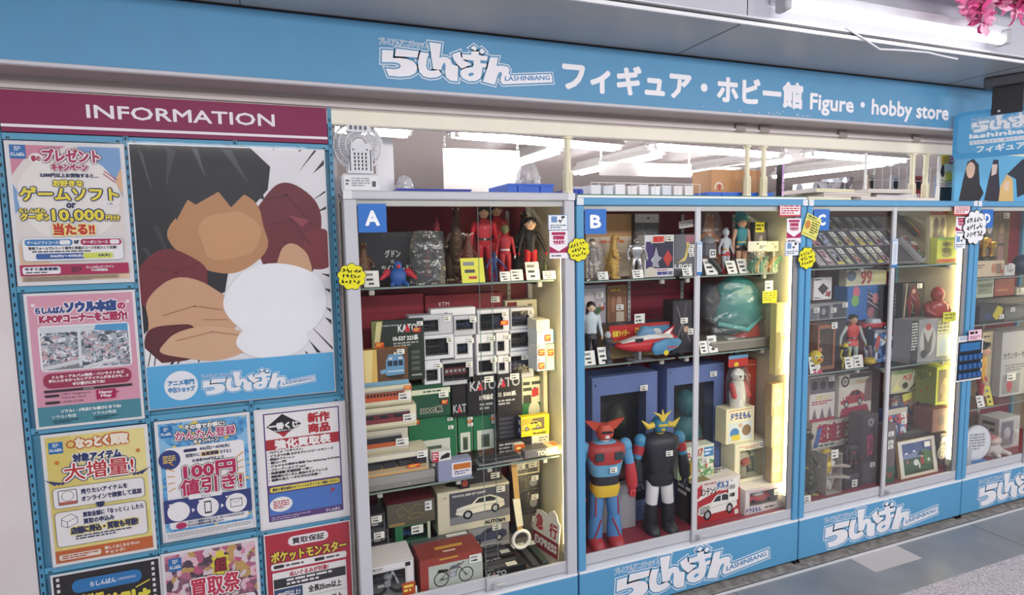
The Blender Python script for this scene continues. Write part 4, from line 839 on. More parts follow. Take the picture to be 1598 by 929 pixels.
# ---------------------------------------------------------------- builders of figures
def bag(par, x0, x1, y0, y1, z0, z1, seed=0, nm='clear_bag', n=9, amp=.012):
    """crumpled clear bag round something"""
    R = random.Random(seed); mb = MB(); vs = []; fs = []; seg = 18
    for i in range(n+1):
        t = i/n; sq = (1-.35*max(0, t-.75)*4) if t > .75 else 1
        for j in range(seg):
            a = 2*pi*j/seg; c, s = cos(a), sin(a); e = .55
            k = sq*(1+R.uniform(-.06, .05)); 
            vs.append(((x0+x1)/2+(x1-x0)/2*k*math.copysign(abs(c)**e, c)*.96, (y0+y1)/2+(y1-y0)/2*k*math.copysign(abs(s)**e, s)*.94, z0+.001+(z1-z0)*t*.97+(R.uniform(-amp, amp)*.5 if 0 < i else 0)))
    for i in range(n):
        for j in range(seg):
            a, b, c, d = i*seg+j, i*seg+(j+1) % seg, (i+1)*seg+(j+1) % seg, (i+1)*seg+j
            fs += [(a, b, c), (a, c, d)] if (i+j) % 2 else [(a, b, d), (b, c, d)]
    fs.append(tuple(range(n*seg, n*seg+seg)))
    mb.add(vs, fs, BAG); return mb.build(nm, par)
def place(px, y, base=None, who='', tol=.04):
    x0, x1, z0, z1 = fit(*px, y, base, who, tol, .02)
    return (x0+x1)/2, z0, x1-x0, z1-z0
SKIN = 'E2B898'
def doll(label, px, y, c, base=None, rz=-.25, head=1.0, group=None, cat='figure', nm='doll', arms=(.12, .12), hair='cap', face=True, boots=.30, belt=None, collar=None, wide=1.0, skirt=None, bagged=False):
    """jointed toy figure. c: skin hair top arm hand leg boot"""
    X, Z, W, H = place(px, y, base, label); root = empty(nm, (X, y, Z), label, cat, group, rz)
    k = H; wd = wide
    m = MB(); m.loft([(0, 0, k*.44, k*.055*wd, k*.045), (0, 0, k*.48, k*.095*wd, k*.06), (0, -.002*k, k*.56, k*.078*wd, k*.052), (0, -.005*k, k*.68, k*.105*wd, k*.065), (0, 0, k*.755, k*.118*wd, k*.06), (0, 0, k*.79, k*.06, k*.045), (0, 0, k*.825, k*.034, k*.034)], c['top'], 18, 2.3)
    if belt: m.loft([(0, 0, k*.53, k*.085*wd, k*.057), (0, 0, k*.56, k*.084*wd, k*.057)], belt, 18, 2.3); m.ell((0, -.058*k, k*.545), (.016*k, .006*k, .016*k), 'D8D8D8', 10, 6)
    if collar: m.tube([(k*.085*cos(a), -k*.05+k*.02*abs(cos(a))-.012*k, k*.745-k*.05*sin(a)) for a in [pi*i/8 for i in range(9)]], k*.008, collar, 6)
    if skirt: m.loft([(0, 0, k*.40, k*.12, k*.09), (0, 0, k*.50, k*.088*wd, k*.056)], skirt, 18)
    m.build('torso', root)
    hz = .895; hs = head*k
    m = MB(); m.ell((0, 0, k*hz), (.062*hs, .066*hs, .08*hs), c['skin'], 18, 12); m.tube([(0, 0, k*.80), (0, 0, k*.85)], .027*k, c['skin'], 10)
    m.ell((0, -.064*hs, k*hz-.012*hs), (.009*hs, .012*hs, .014*hs), c['skin'], 8, 6)
    for s in (-1, 1): m.ell((s*.062*hs, .005*hs, k*hz-.005*hs), (.010*hs, .014*hs, .02*hs), c['skin'], 8, 6)
    if face:
        for s in (-1, 1):
            m.ell((s*.024*hs, -.058*hs, k*hz+.010*hs), (.011*hs, .008*hs, .008*hs), 'F4F2F0', 8, 6); m.ell((s*.024*hs, -.0635*hs, k*hz+.010*hs), (.006*hs, .005*hs, .007*hs), '1c1814', 8, 6)
            m.ell((s*.025*hs, -.058*hs, k*hz+.025*hs), (.014*hs, .007*hs, .004*hs), c.get('brow', '1c1814'), 8, 6)
        m.ell((0, -.058*hs, k*hz-.036*hs), (.016*hs, .008*hs, .005*hs), 'B05A50', 8, 6)
    h = m.build('head', root)
    if hair == 'cap':
        m = MB(); m.ell((0, .012*hs, k*hz+.026*hs), (.069*hs, .07*hs, .066*hs), c['hair'], 18, 10); m.ell((-.02*hs, -.04*hs, k*hz+.058*hs), (.048*hs, .03*hs, .022*hs), c['hair'], 12, 8); m.ell((.03*hs, -.04*hs, k*hz+.056*hs), (.035*hs, .03*hs, .022*hs), c['hair'], 12, 8); m.build('hair', h)
    elif hair == 'spiky':
        m = MB(); m.ell((0, .014*hs, k*hz+.03*hs), (.078*hs, .074*hs, .072*hs), c['hair'], 16, 10); R = random.Random(5)
        for i in range(22):
            a = R.uniform(0, 2*pi); e = R.uniform(-.1, 1.3); dx, dy, dz = cos(e)*cos(a), cos(e)*sin(a)*.8+.15, sin(e)
            p = Vector((0, .012*hs, k*hz+.03*hs)); q = Vector((dx, dy, dz))*hs
            if dy < -.3 and dz < .4: continue
            m.tube([p+q*.05, p+q*.09, p+q*.145], [.026*hs, .018*hs, .002*hs], c['hair'], 6)
        m.build('hair', h)
    elif hair == 'long':
        m = MB(); m.ell((0, .012*hs, k*hz+.022*hs), (.072*hs, .072*hs, .072*hs), c['hair'], 16, 10); m.loft([(0, .05*hs, k*.70, .06*hs, .02*hs), (0, .045*hs, k*.80, .075*hs, .028*hs), (0, .03*hs, k*hz, .074*hs, .05*hs)], c['hair']); m.ell((0, -.035*hs, k*hz+.055*hs), (.05*hs, .034*hs, .024*hs), c['hair'], 12, 8); m.build('hair', h)
    elif hair == 'helmet':
        m = MB(); m.ell((0, .006*hs, k*hz+.018*hs), (.075*hs, .078*hs, .08*hs), c['hair'], 16, 10); m.extr([(-.006*hs, .03*hs), (.006*hs, .03*hs), (.002*hs, .12*hs), (-.002*hs, .12*hs)], lambda u, v, n: (u, n, k*hz+v), -.06*hs, .05*hs, c['hair']); m.build('helmet', h)
    for s, sp in ((-1, arms[0]), (1, arms[1])):
        a = Vector((s*.112*k*wd, 0, .745*k)); e = a+Vector((s*.30*sp*k, .012*k, -.165*k)); w_ = e+Vector((s*.16*sp*k, -.045*k, -.135*k))
        m = MB(); m.tube([a, a*.5+e*.5, e, e*.4+w_*.6, w_], [.036*k, .033*k, .026*k, .026*k, .019*k], c['arm'], 10, 'round'); ar = m.build('arm', root)
        m = MB(); m.ell(w_+Vector((0, -.004*k, -.022*k)), (.016*k, .021*k, .030*k), c['hand'], 10, 7)
        for q in range(4): m.tube([w_+Vector((0, -.018*k+.011*k*q, -.035*k)), w_+Vector((-s*.006*k, -.02*k+.011*k*q, -.062*k))], .0058*k, c['hand'], 6, 'round')
        m.tube([w_+Vector((-s*.008*k, -.016*k, -.02*k)), w_+Vector((-s*.016*k, -.03*k, -.038*k))], .006*k, c['hand'], 6, 'round'); m.build('hand', ar)
    for s in (-1, 1):
        hp = Vector((s*.05*k*wd, 0, .46*k)); kn = Vector((s*.06*k*wd, -.008*k, .25*k)); an = Vector((s*.065*k*wd, .008*k, .045*k))
        m = MB(); m.tube([hp, hp*.5+kn*.5, kn, kn*.55+an*.45, an], [.056*k, .052*k, .039*k, .038*k, .026*k], c['leg'], 12, 'round'); lg = m.build('leg', root)
        m = MB(); f_ = .01*k
        if boots: m.tube([an+Vector((0, 0, boots*.5*k)), an+Vector((0, 0, .05*k)), an], [.043*k, .038*k, .032*k], c['boot'], 12)
        m.loft([(an.x, -.016*k, 0, .030*k, .052*k), (an.x, -.016*k, .012*k, .033*k, .056*k), (an.x, -.006*k, .036*k, .028*k, .04*k), (an.x, .006*k, .056*k, .024*k, .026*k)], c['boot'], 12); m.build('boot', lg)
    if bagged: bag(root, -W*.6, W*.6, -.05, .05, 0, H*1.05, int(px[0]))
    return root
def monster(label, px, y, col, belly, base=None, rz=-.3, spikes=None, group=None, wide=1.0, tail=1.0, jaw='5a2020', horn=None, bagged=False, nm='monster_figure', rough=.5, claws='E8E0C8', ribs=False, tol=.04):
    """upright toy dinosaur: heavy legs, tail on the ground, muzzle, back plates"""
    X, Z, W, H = place(px, y, base, label, tol); root = empty(nm, (X, y, Z), label, 'monster figure', group, rz); k = H; w = wide
    cm = mat(col, rough) if isinstance(col, str) else col
    m = MB(); m.loft([(0, .03*k, .10*k, .11*k*w, .10*k), (0, .02*k, .22*k, .155*k*w, .135*k), (0, .01*k, .38*k, .165*k*w, .13*k), (0, 0, .54*k, .135*k*w, .10*k), (0, -.005*k, .66*k, .10*k*w, .08*k), (0, -.01*k, .76*k, .07*k*w, .065*k), (0, -.015*k, .86*k, .058*k*w, .06*k)], cm, 18)
    for i in range(6): z = .18+.085*i; r = .15-.013*i if not ribs else .155-.012*i; m.ell((0, -.055*k-.012*k*(1-abs(i-2)/3), z*k), (r*.62*k*w, .075*k, .04*k), belly, 12, 8)
    m.build('body', root)
    m = MB(); m.ell((0, -.02*k, .90*k), (.066*k*w, .075*k, .07*k), cm, 14, 9); m.ell((0, -.09*k, .892*k), (.046*k*w, .06*k, .03*k), cm, 12, 8); m.ell((0, -.08*k, .85*k), (.04*k*w, .052*k, .018*k), cm, 12, 8); m.ell((0, -.095*k, .868*k), (.034*k*w, .045*k, .012*k), jaw, 10, 6)
    for s in (-1, 1): m.ell((s*.045*k*w, -.065*k, .93*k), (.014*k, .014*k, .014*k), 'F0E8C0', 8, 6); m.ell((s*.05*k*w, -.076*k, .93*k), (.006*k, .006*k, .007*k), '14100c', 8, 6)
    if horn:
        for s in (-1, 1): m.tube([(s*.04*k*w, -.01*k, .93*k), (s*.10*k*w, -.03*k, .97*k), (s*.13*k*w, -.07*k, .94*k)], [.018*k, .014*k, .003*k], horn, 8)
        m.tube([(0, -.09*k, .91*k), (0, -.12*k, .97*k)], [.014*k, .002*k], horn, 8)
    m.build('head', root)
    for s in (-1, 1):
        m = MB(); m.tube([(s*.10*k*w, -.02*k, .60*k), (s*.19*k*w, -.05*k, .50*k), (s*.17*k*w, -.13*k, .46*k)], [.042*k, .034*k, .026*k], cm, 9, 'round')
        for q in (-1, 0, 1): m.tube([(s*.17*k*w+q*.014*k, -.135*k, .455*k), (s*.165*k*w+q*.018*k, -.175*k, .435*k)], [.008*k, .002*k], claws, 6)
        m.build('arm', root)
        m = MB(); m.tube([(s*.10*k*w, .0, .28*k), (s*.13*k*w, -.035*k, .16*k), (s*.12*k*w, .0, .062*k)], [.088*k, .075*k, .055*k], cm, 12, 'round'); m.loft([(s*.12*k*w, -.045*k, 0, .065*k, .085*k), (s*.12*k*w, -.04*k, .025*k, .066*k, .082*k), (s*.12*k*w, -.01*k, .07*k, .05*k, .05*k)], cm, 12)
        for q in (-1, 0, 1): m.tube([(s*.12*k*w+q*.034*k, -.115*k, .016*k), (s*.12*k*w+q*.038*k, -.145*k, .008*k)], [.014*k, .004*k], claws, 6)
        m.build('leg', root)
    m = MB(); m.tube([(0, .10*k, .22*k), (.04*k, .17*k*tail, .10*k), (.11*k*tail, .20*k*tail, .055*k), (.19*k*tail, .18*k*tail, .04*k), (.25*k*tail, .12*k*tail, .03*k)], [.10*k, .07*k, .05*k, .03*k, .008*k], cm, 12); m.build('tail', root)
    m = MB(); sc = spikes or col; R = random.Random(2)
    for i in range(11):
        z = .28+.058*i; yy = .135-.10*max(0, (z-.4))/.5; h = .05+.035*sin(i*.6)
        m.extr([(0, -.025*k), (0, .03*k), (h*k, .035*k)], lambda u, v, n: (n, yy*k+u, z*k+v), -.006*k, .006*k, C(sc))
    m.build('back_plates', root)
    if bagged: bag(root, -W*.55, W*.55, -.055, .05, 0, H*1.04, int(px[0]))
    return root
# ================================================================ goods in case A
GA1 = 'figures on the top shelf of case A'
TXT = 'E8E6E0'
carton('wide black box with white Japanese title on the top shelf of case A', (553, 363, 441, 693), .25, .06, '24222a', [('t', 'グドン', .33, .52, .50, .66, TXT, .0006), ('t', 'VS', .39, .40, .43, .47, TXT), ('t', 'ツインテール', .29, .22, .60, .37, TXT, .0006), ('p', [(0, .0), (.14, .0), (.10, .5), (0, .6)], '5a4630'), ('p', [(.72, .1), (1, .1), (1, .9), (.8, .7)], '3a2c2c')], wrap=True)
carton('dark grey box with a white sticker behind the black title box, under letter A', (556, 318, None, 592), .37, .05, '3E3C44', [('r', .55, .70, .98, .98, '5a2030'), ('p', [(.1, .2), (.6, .3), (.5, .6), (.2, .6)], '8a8a92')], tags=[(.7, .55)], base=1.4664)
carton('plain tall grey box behind the bagged dark monster on the top shelf of case A', (691, 378, None, 720), .40, .03, 'A89CA0', [('r', .05, .05, .95, .95, '9A9096')], tags=[(.45, .86)], base=1.4664)
monster('brown rearing beast figure at the left end of the top shelf of case A', (557, 376, 444, 577), .19, '6B4A38', '8C6A4C', group=GA1, rz=.3)
# low winged figure
X, Z, W, H = place((592, 414, 442, 648), .16, None, 'winged'); root = empty('winged_figure', (X, .16, Z), 'blue figure with outstretched red wings lying in front of the black title box', 'figure', GA1)
m = MB(); m.loft([(0, 0, 0, .018, .015), (0, -.01, .02, .03, .022), (0, -.005, .05, .034, .024), (0, 0, .07, .018, .014)], '2F5AA0'); m.build('torso', root)
m = MB(); m.ell((0, -.012, .078), (.016, .016, .018), '3A66AC'); m.ell((0, -.027, .076), (.008, .005, .008), 'C83040', 8, 6); m.build('head', root)
for s in (-1, 1):
    m = MB(); m.tube([(s*.03, 0, .05), (s*W*.28, -.01, .055), (s*W*.48, -.02, .03)], [.014, .016, .006], 'B82838', 8, 'round', .5); m.build('wing', root)
    m = MB(); m.tube([(s*.014, -.01, .02), (s*.03, -.04, .007)], [.012, .007], '2F5AA0', 8, 'round'); m.build('leg', root)
monster('dark grey monster figure inside a crumpled clear bag in front of the plain grey box', (640, 362, 440, 692), .182, '33323a', '6a4036', group=GA1, bagged=True, rz=-.2)
monster('small dark red monster figure standing on top of the wide black title box', (674, 339, 362.5, 689), .28, '9A3040', 'B05058', group=GA1, tol=.06)
monster('tall brown monster figure behind the black title box, high in case A', (699, 318, None, 722), .330, '5A4438', '7A6048', base=1.4664, group=GA1, tail=.25, wide=.75, spikes='6a7048')
RS = dict(skin=SKIN, hair='1a1618', top='C42030', arm='C42030', hand='2A2C3A', leg='C42030', boot='C42030')
doll('largest black-haired male doll in a red suit with a silver collar, case A', (732, 320, 437, 779), .268, RS, collar='D8D8DC', belt='2a2a30', group=GA1, rz=-.15, wide=1.15)
doll('smaller red-suited doll with a blue-white collar half hidden high in case A', (761, 317, None, 788), .375, RS, base=1.4664, collar='B8C4DC', belt='2a2a30', group=GA1)
monster('red-brown monster figure with white tusks in front of the largest red-suited doll', (710, 362, 439, 752), .213, '6E3E36', '8A5A4C', horn='EEE6D4', group=GA1, rz=-.5, tail=.4)
doll('slim red and silver figure with a green head on the top shelf of case A', (771, 350, 437, 806), .20, dict(skin='6A6A48', hair='6A6A48', top='A82430', arm='B02A34', hand='C8C8CC', leg='A82430', boot='C8C8CC'), face=False, hair='helmet', group=GA1, belt='C8C8CC')
monster('black spiny monster figure at the back beside the small red-suited doll', (804, 326, None, 830), .34, '2c2a2e', '48443f', base=1.4664, group=GA1, spikes='1c1a1e', tail=.5, wide=.8)
doll('boy doll with a black top and shiny red trousers high in case A', (806, 340, 436, 850), .21, dict(skin=SKIN, hair='141216', top='26242A', arm='2A282E', hand='C42A30', leg='C8262E', boot='C8262E'), head=1.35, group=GA1, arms=(.2, .3))
monster('tiny dark green creature figure beside the boy doll with red trousers in case A', (843, 402, 435, 858), .165, '3E4430', '5A5C40', group=GA1)
doll('small dark blue figure with striped legs standing behind the yellow price card', (760, 393, 438, 782), .155, dict(skin='28407A', hair='203468', top='24386E', arm='2E4C8C', hand='28407A', leg='203060', boot='2E4C8C'), face=False, hair='helmet', group=GA1, arms=(.3, .6))
pcard('yellow hand-written price card in front of the tusked monster in case A', (721, 404, 439, 757), .131, col='E4E048', ink='B83030')
for i, (px, who) in enumerate([((568, 424, 446, 592), 'below the brown rearing beast'), ((798, 422, 437, 817), 'in front of the slim red and silver figure'), ((822, 410, 436, 843), 'in front of the boy doll with red trousers'), ((848, 424, 434, 868), 'beside the tiny dark green creature'), ((781, 425, 438, 797), 'beside the small dark blue figure')]):
    pcard('white price card %s in case A' % who, px, .138+.002*(i % 2))
# middle: shelf with trains
MRN = '86202F'
carton('wide plain untagged maroon box behind the train boxes in case A', (557, 463, None, 661), .37, .05, '8E2234', [('l', [(0, .9), (1, .9)], .002, '6a1826'), ('l', [(0, .8), (1, .8)], .0015, '6a1826')], base=.7154-.043)
carton('wide maroon box with a white price tag behind the train boxes in case A', (663, 462, None, 784), .36, .06, MRN, [('t', 'KTM', .17, .93, .30, .955, 'D8C0C4', .0004), ('l', [(0, .97), (1, .97)], .002, 'A03A48')], base=.7154, tags=[(.9, .955)])
carton('narrow cream box standing upright behind the end of the window box grid in case A', (789, 470, None, 838), .34, .07, 'E4DCC0', [('r', .04, .93, .35, .99, '7a1c28'), ('b', .7, .955, .95, .975, 1, '6a6458')], base=.7154)
GB = 'model train boxes on the middle shelf of case A'
# bottom tier of the shelf
for (px, lb, base_) in [((638, 652, 712, 713), 'widest of the three green train set boxes with white labels in case A', .0), ((715, 648, 712, 737), 'middle green train set box, partly behind the widest one in case A', .0), ((739, 645, 711, 776), 'right-hand green train set box next to the tallest dark box', .0)]:
    y_ = .30
    carton(lb, px, y_, .03, '2A7450', [('r', .15, .0, .85, .52, 'D8DAD2'), ('r', .32, .06, .67, .40, '5a6a5a')] + [('r', .36, .08+.055*k, .63, .11+.055*k, '2c3630') for k in range(5)] + [('l', [(0, .985), (1, .985)], .002, '9CC0A0'), ('l', [(.99, .02), (.99, .98)], .002, '9CC0A0')], nm='train_box', cat='model train box', group=GB, tags=[(.86, .88, .024, .014), (.87, .72, .024, .016)], sales=[(.14, .90, .034, .02, 'C8501C') if px[0] < 700 else (.8, .8, .02, .014, 'B82838')], base=.7154 if px[0] > 700 else .6724)
carton('black box with a red triangle letter logo beside the tallest dark box', (729, 588, 640, 776), .265, .065, '201e24', [('t', 'KATO', .10, .62, .95, .86, 'B8B8C0', .0010), ('p', [(.35, .62), (.55, .62), (.45, .82)], 'C82838'), ('t', '1/7両編成', .40, .36, .85, .50, TXT, .0005), ('b', .4, .1, .85, .3, 2, '9a9aa2')], nm='train_box', cat='model train box', group=GB, tags=[(.72, .88)], tol=.2)
carton('tallest dark box with white print and red triangle on the middle shelf of case A', (777, 586, 712, 815), .25, .05, '26242c', [('t', 'ATO', .02, .84, .92, .96, 'B8B8C0', .0012), ('p', [(.15, .84), (.34, .84), (.25, .95)], 'C82838'), ('t', '32', .02, .72, .16, .77, TXT, .0004), ('t', '500系', .24, .715, .75, .775, TXT, .0010), ('b', .03, .6, .7, .68, 2, 'B8B8C0'), ('r', .3, .1, .95, .56, '2f2d36')] + [('r', .05, .1+.06*k, .62, .14+.06*k, '4a4a55') for k in range(6)], nm='train_box', cat='model train box', group=GB, tags=[(.7, .965)], base=.7154)
carton('green and white upright box with a red corner sticker in case A', (815, 590, 660, 846), .27, .05, 'E6E4C8', [('r', 0, 0, 1, .62, '2F7A4C'), ('e', .6, .5, .3, .14, 'E6E4C8'), ('e', .25, .2, .12, .08, 'DDE8D8'), ('p', [(.6, .1), (.9, .2), (.65, .25)], 'DDE8D8'), ('r', .05, .62, .45, .74, '3a3a34'), ('b', .05, .78, .95, .95, 2, '44'+'4a40'), ('p', [(.48, .70), (.82, .72), (.8, .84), (.48, .82)], 'C83038')], nm='train_box', cat='model train box', group=GB, base=.7154, tol=.2)
carton('cream-banded green box with an outlined title above the green set boxes', (642, 603, 650, 703), .27, .055, '24503c', [('r', 0, .70, 1, .86, 'D8DCC8'), ('t', '3000系', .22, .12, .78, .30, '1a2a22', .0012, OUT('D8DCC8', None, .0022)), ('b', .3, .74, .95, .82, 1, '44'+'4a40')], nm='train_box', cat='model train box', group=GB, tags=[(.82, .66)], sales=[(.84, .42, .028, .02, 'B82838')], tol=.2)
carton('small black box with a faint face emblem beside the cream-banded green box', (705, 601, 645, 728), .27, .055, '1e1c20', [('o', .5, .72, .014, .002, '3a383e'), ('t', 'KAT', .08, .14, .96, .38, 'B8B8C0', .0008), ('p', [(.38, .14), (.6, .14), (.5, .35)], 'C82838')], nm='train_box', cat='model train box', group=GB, tol=.2)
# left: stack of long train boxes, on the lower front shelf
LB = .6724
GL = 'long train boxes stacked at the left of case A'
def drawer(): pass
carton('long flat grey tray base under the stack of long train boxes in case A', (569, 749, 763, 679), .14, .13, '8A8684', [('r', 0, .45, 1, 1, '9C9896'), ('e', .62, .2, .006, .1, 'D0CCC8')], nm='tray', cat='tray', base=LB, left=[('r', 0, 0, 1, 1, '76726f')])
TB = SUP[-1][4]
o = winbox('long clear-topped white box with a dark train on an orange-lined tray', (569, 715, 748, 669), .145, .12, 'E0DAC8', (.02, .16, .97, .72), '6a6a70', None, L=[('r', .0, .02, 1, .14, 'D8A868')], tags=[(.90, .80)], sales=[(.76, .30, .05, .016)], group=GL, base=TB+.0004,
    make=lambda o, a, b, c, e, d: [MB().box(a, b, .004, .05, c, c+.012, 'C8A878').build('tray', o), (lambda mb: [mb.box(a+.01+k*(b-a)/4, a+(b-a)/4*(k+1)-.002, .006, .05, c+.012, e*.78, '2c2c34', .003) for k in range(4)] and mb.build('train_model', o))(MB())])
T1 = SUP[-1][4]
for px, lb, c1, c2, bx, yy, dd in [((567, 676, 704, 637), 'clear case with a black and orange train between the long white train boxes', '2a2a30', 'C86030', 'CFC8B8', .16, .10), ((567, 640, 675, 650), 'long cream box showing a maroon train, second in the long stack of case A', '6a2830', '8A3A40', 'E8E0C4', .17, .12), ((565, 607, 639, 642), 'long cream box showing an orange train with dark windows, topmost of its stack', 'C85A38', 'D4603C', 'E8E2C8', .18, .12)]:
    b0 = SUP[-1][4]+.0004
    carton(lb, px, yy, dd, bx, trainprint(.0, .28, .86 if px[0] != 567 or px[1] > 660 else .88, .74, c1, c2, 12 if c1 != '6a2830' else 3) + [('l', [(0, .8), (.86, .8)], .002, '8a8478'), ('r', 0, .05, 1, .12, 'C8BC98')], nm='train_box', cat='model train box', group=GL, base=b0, tags=[(.86, .42, .05, .03)], sales=[(.93, .84, .03, .016, 'D86040')] if c1 == 'C85A38' else (), wrap=True)
tp = SUP[-1][4]
carton('tan box picturing a light blue tram front, on the long train boxes', (562, 548, 606, 637), .19, .04, 'A8743C', [('r', 0, 0, 1, .12, '7AA8C4'), ('r', 0, .12, .35, 1, 'E2BC6C'), ('p', [(.10, .12), (.22, .12), (.27, 1), (.08, 1)], 'F2DE9C'), ('r', .35, .12, 1, 1, '6a4a34'), ('p', [(.42, .32), (.55, .34), (.55, .46), (.41, .42)], '7FA8CC'), ('p', [(.52, .30), (.56, .26), (.92, .28), (.92, .70), (.86, .84), (.60, .84), (.54, .68)], '6C9CC4'), ('e', .73, .86, .025, .035, 'F0EEDC'), ('r', .57, .52, .67, .66, '2c3a4c'), ('r', .69, .52, .78, .66, '2c3a4c'), ('r', .80, .52, .89, .66, '2c3a4c'), ('r', .56, .36, .90, .39, 'DCE4EA'), ('r', .60, .70, .67, .75, 'EEE8DC'), ('r', .80, .70, .88, .75, 'EEE8DC'), ('p', [(.5, .26), (.94, .26), (.86, .16), (.6, .18)], '3a3430')], nm='train_box', cat='model train box', tags=[(.85, .90, .03, .02)], base=tp+.0004)
carton('dark upright train box with a red triangle logo behind the tan tram box', (579, 502, None, 661), .236, .022, '2A3430', [('p', [(.0, .0), (.0, 1), (.22, 1), (.12, .5)], '7a7c4a'), ('p', [(.02, .5), (.10, .98), (.20, .98), (.12, .5)], 'D8D29A'), ('t', 'KATO', .50, .80, .86, .92, 'E0E0E0', .0010), ('p', [(.62, .80), (.74, .80), (.68, .93)], 'C82838'), ('t', '10-537 223系', .40, .66, .88, .74, 'E8E8E8', .0010), ('b', .40, .56, .88, .64, 2, 'B8B8B8'), ('b', .2, .90, .6, .93, 1, 'B8B8B8'), ('t', 'N-GAUGE', .74, .07, .93, .10, 'C8C8C8', .0004)] + [('r', .74, .16+.09*k, .90, .22+.09*k, '55'+'5a58') for k in range(4)], nm='train_box', cat='model train box', group=GB, tags=[(.92, .92, .025, .018)], sales=[(.86, .82, .03, .02, 'B82838'), (.14, .62, .034, .022)], base=tp+.0004)
# ---- the grid of window boxes standing on the train boxes
GG = 'window boxes with locomotives in case A'
ZS = at(838, 580, .16)[1]
xs_ = at(846, 600, .235)[0]
carton('plain pale carton under the white sticker boxes, beside the green and white upright box', (847.5, px_of(xs_, .235, ZS-.0005)[1], None, 854), .235, .05, 'D6CFAE', [('r', .06, .06, .94, .94, 'DAD4B6')], base=.7154)
WB = [((662, 563, 601, 688), 'white window box, left end of the lowest row of locomotive boxes', (.12, .14, .80, .60), 0),
 ((690, 563, 599, 739), 'grey window box holding red and dark railcars, in the lowest row of locomotive boxes', (.04, .16, .86, .86), 1),
 ((744, 557, 591, 775), 'white window box, third in the lowest row, above the black letter box', (.10, .14, .80, .76), 0),
 ((777, 555, 588, 794), 'narrow white window box in the lowest row, above the tallest dark box', (.12, .18, .62, .60), 0),
 ((796, 549, 583, 833), 'white window box at the right end of the lowest row, dark blue engine inside', (.04, .18, .82, .82), 0),
 ((661, 524, 563, 709), 'white window box with a long black engine, left end of the middle row', (.06, .16, .80, .84), 0),
 ((709, 525, 559, 738), 'white window box with a small blue engine, second in the middle row', (.14, .20, .72, .66), 0),
 ((743, 522, 556, 771), 'white window box with a grey tank engine, third in the middle row', (.14, .20, .80, .58), 0),
 ((774, 519, 553, 794.5), 'narrow white window box, fourth in the middle row, tag at its top', (.12, .18, .62, .60), 0),
 ((796, 515, 549, 833), 'white window box with a brown engine, right end of the middle row', (.04, .16, .82, .84), 0),
 ((638, 493, 524, 707), 'long grey window box with one black engine, left end of the top row', (.22, .16, .66, .72), 0),
 ((708, 493, 522, 743), 'grey window box with two small openings, second in the top row', (.10, .28, .86, .78), 0),
 ((745, 484, 519, 795), 'widest white window box of the top row, with an orange sale sticker', (.06, .12, .80, .82), 0),
 ((797, 481, 515, 833), 'white window box at the right end of the top row, blue engine inside', (.04, .14, .80, .84), 0)]
for i, (px, lb, win, kd) in enumerate(WB):
    top_row = i >= 10
    winbox(lb, px, .265, .055, 'C4C4CC' if i in (1, 10, 11) else 'E2E2EA', win, '1e2028', kd, ['22242e', '6a2c30', '22242e', '22242e', '2a3050', '1c1d22', '283050', '34363e', '22242e', '3a3230', '1c1d22', '2a3050', '262c4a', '2a3050'][i], tags=[(.86, .76, .03, .022)] if i not in (4,) else [(.62, .76, .034, .022)], sales=[(.82, .40, .035, .02)] if i == 12 else (), group=GG, tol=.07)
    if i == 10: mb = MB(); b = bpy.data.objects['window_box'] if False else None
carton('long flat white box lying on top of the grey window boxes in case A', (672, 483, 492.5, 742), .27, .05, 'E6E6EA', [('b', .3, .2, .4, .5, 1, '3a3a40')], tol=.06, nm='train_box', cat='model train box')
GS = 'white boxes with orange stickers in case A'
for px, lb, c in [((838, 560, 580, 851.5), 'lowest white box of the front pile beside the locomotive grid, blue right edge', 'DDE4EA'), ((852.5, 560, 580, 865), 'pale green and white box at the bottom of the outer sticker-box pile', 'DCECD8'), ((838, 538, 559, 851.5), 'middle white box of the sticker pile beside the locomotive grid', 'E4E4E0'), ((852.5, 538, 559, 865), 'middle cream box of the outer sticker pile by the case wall', 'EEEACC'),
    ((838, 516, 537, 864), 'wide white and blue box lying across both sticker-box piles in case A', 'E2E8EC'), ((837, 500, 515.5, 858), 'white box lying topmost on the piles of sticker boxes in case A', 'EAE6D4')]:
    W_ = px[3]-px[0]
    L = [('r', .94, 0, 1, 1, '4FA0D0')] if c in ('DDE4EA', 'E2E8EC') else ([('r', 0, 0, 1, .6, 'A8DCD4')] if c == 'DCECD8' else [])
    carton(lb, px, .16, .10, c, L + [('b', .06, .7, .4, .95, 2, '8a8a8a')], nm='sticker_box', cat='model box', group=GS, base=ZS if px[2] == 580 else None, tol=.05, sales=[] if px[1] == 500 or c == 'DCECD8' else [(.5 if W_ < 25 else .62, .42, .026, .028)], tags=[(.4, .25, .03, .016)] if px[1] == 500 else ())
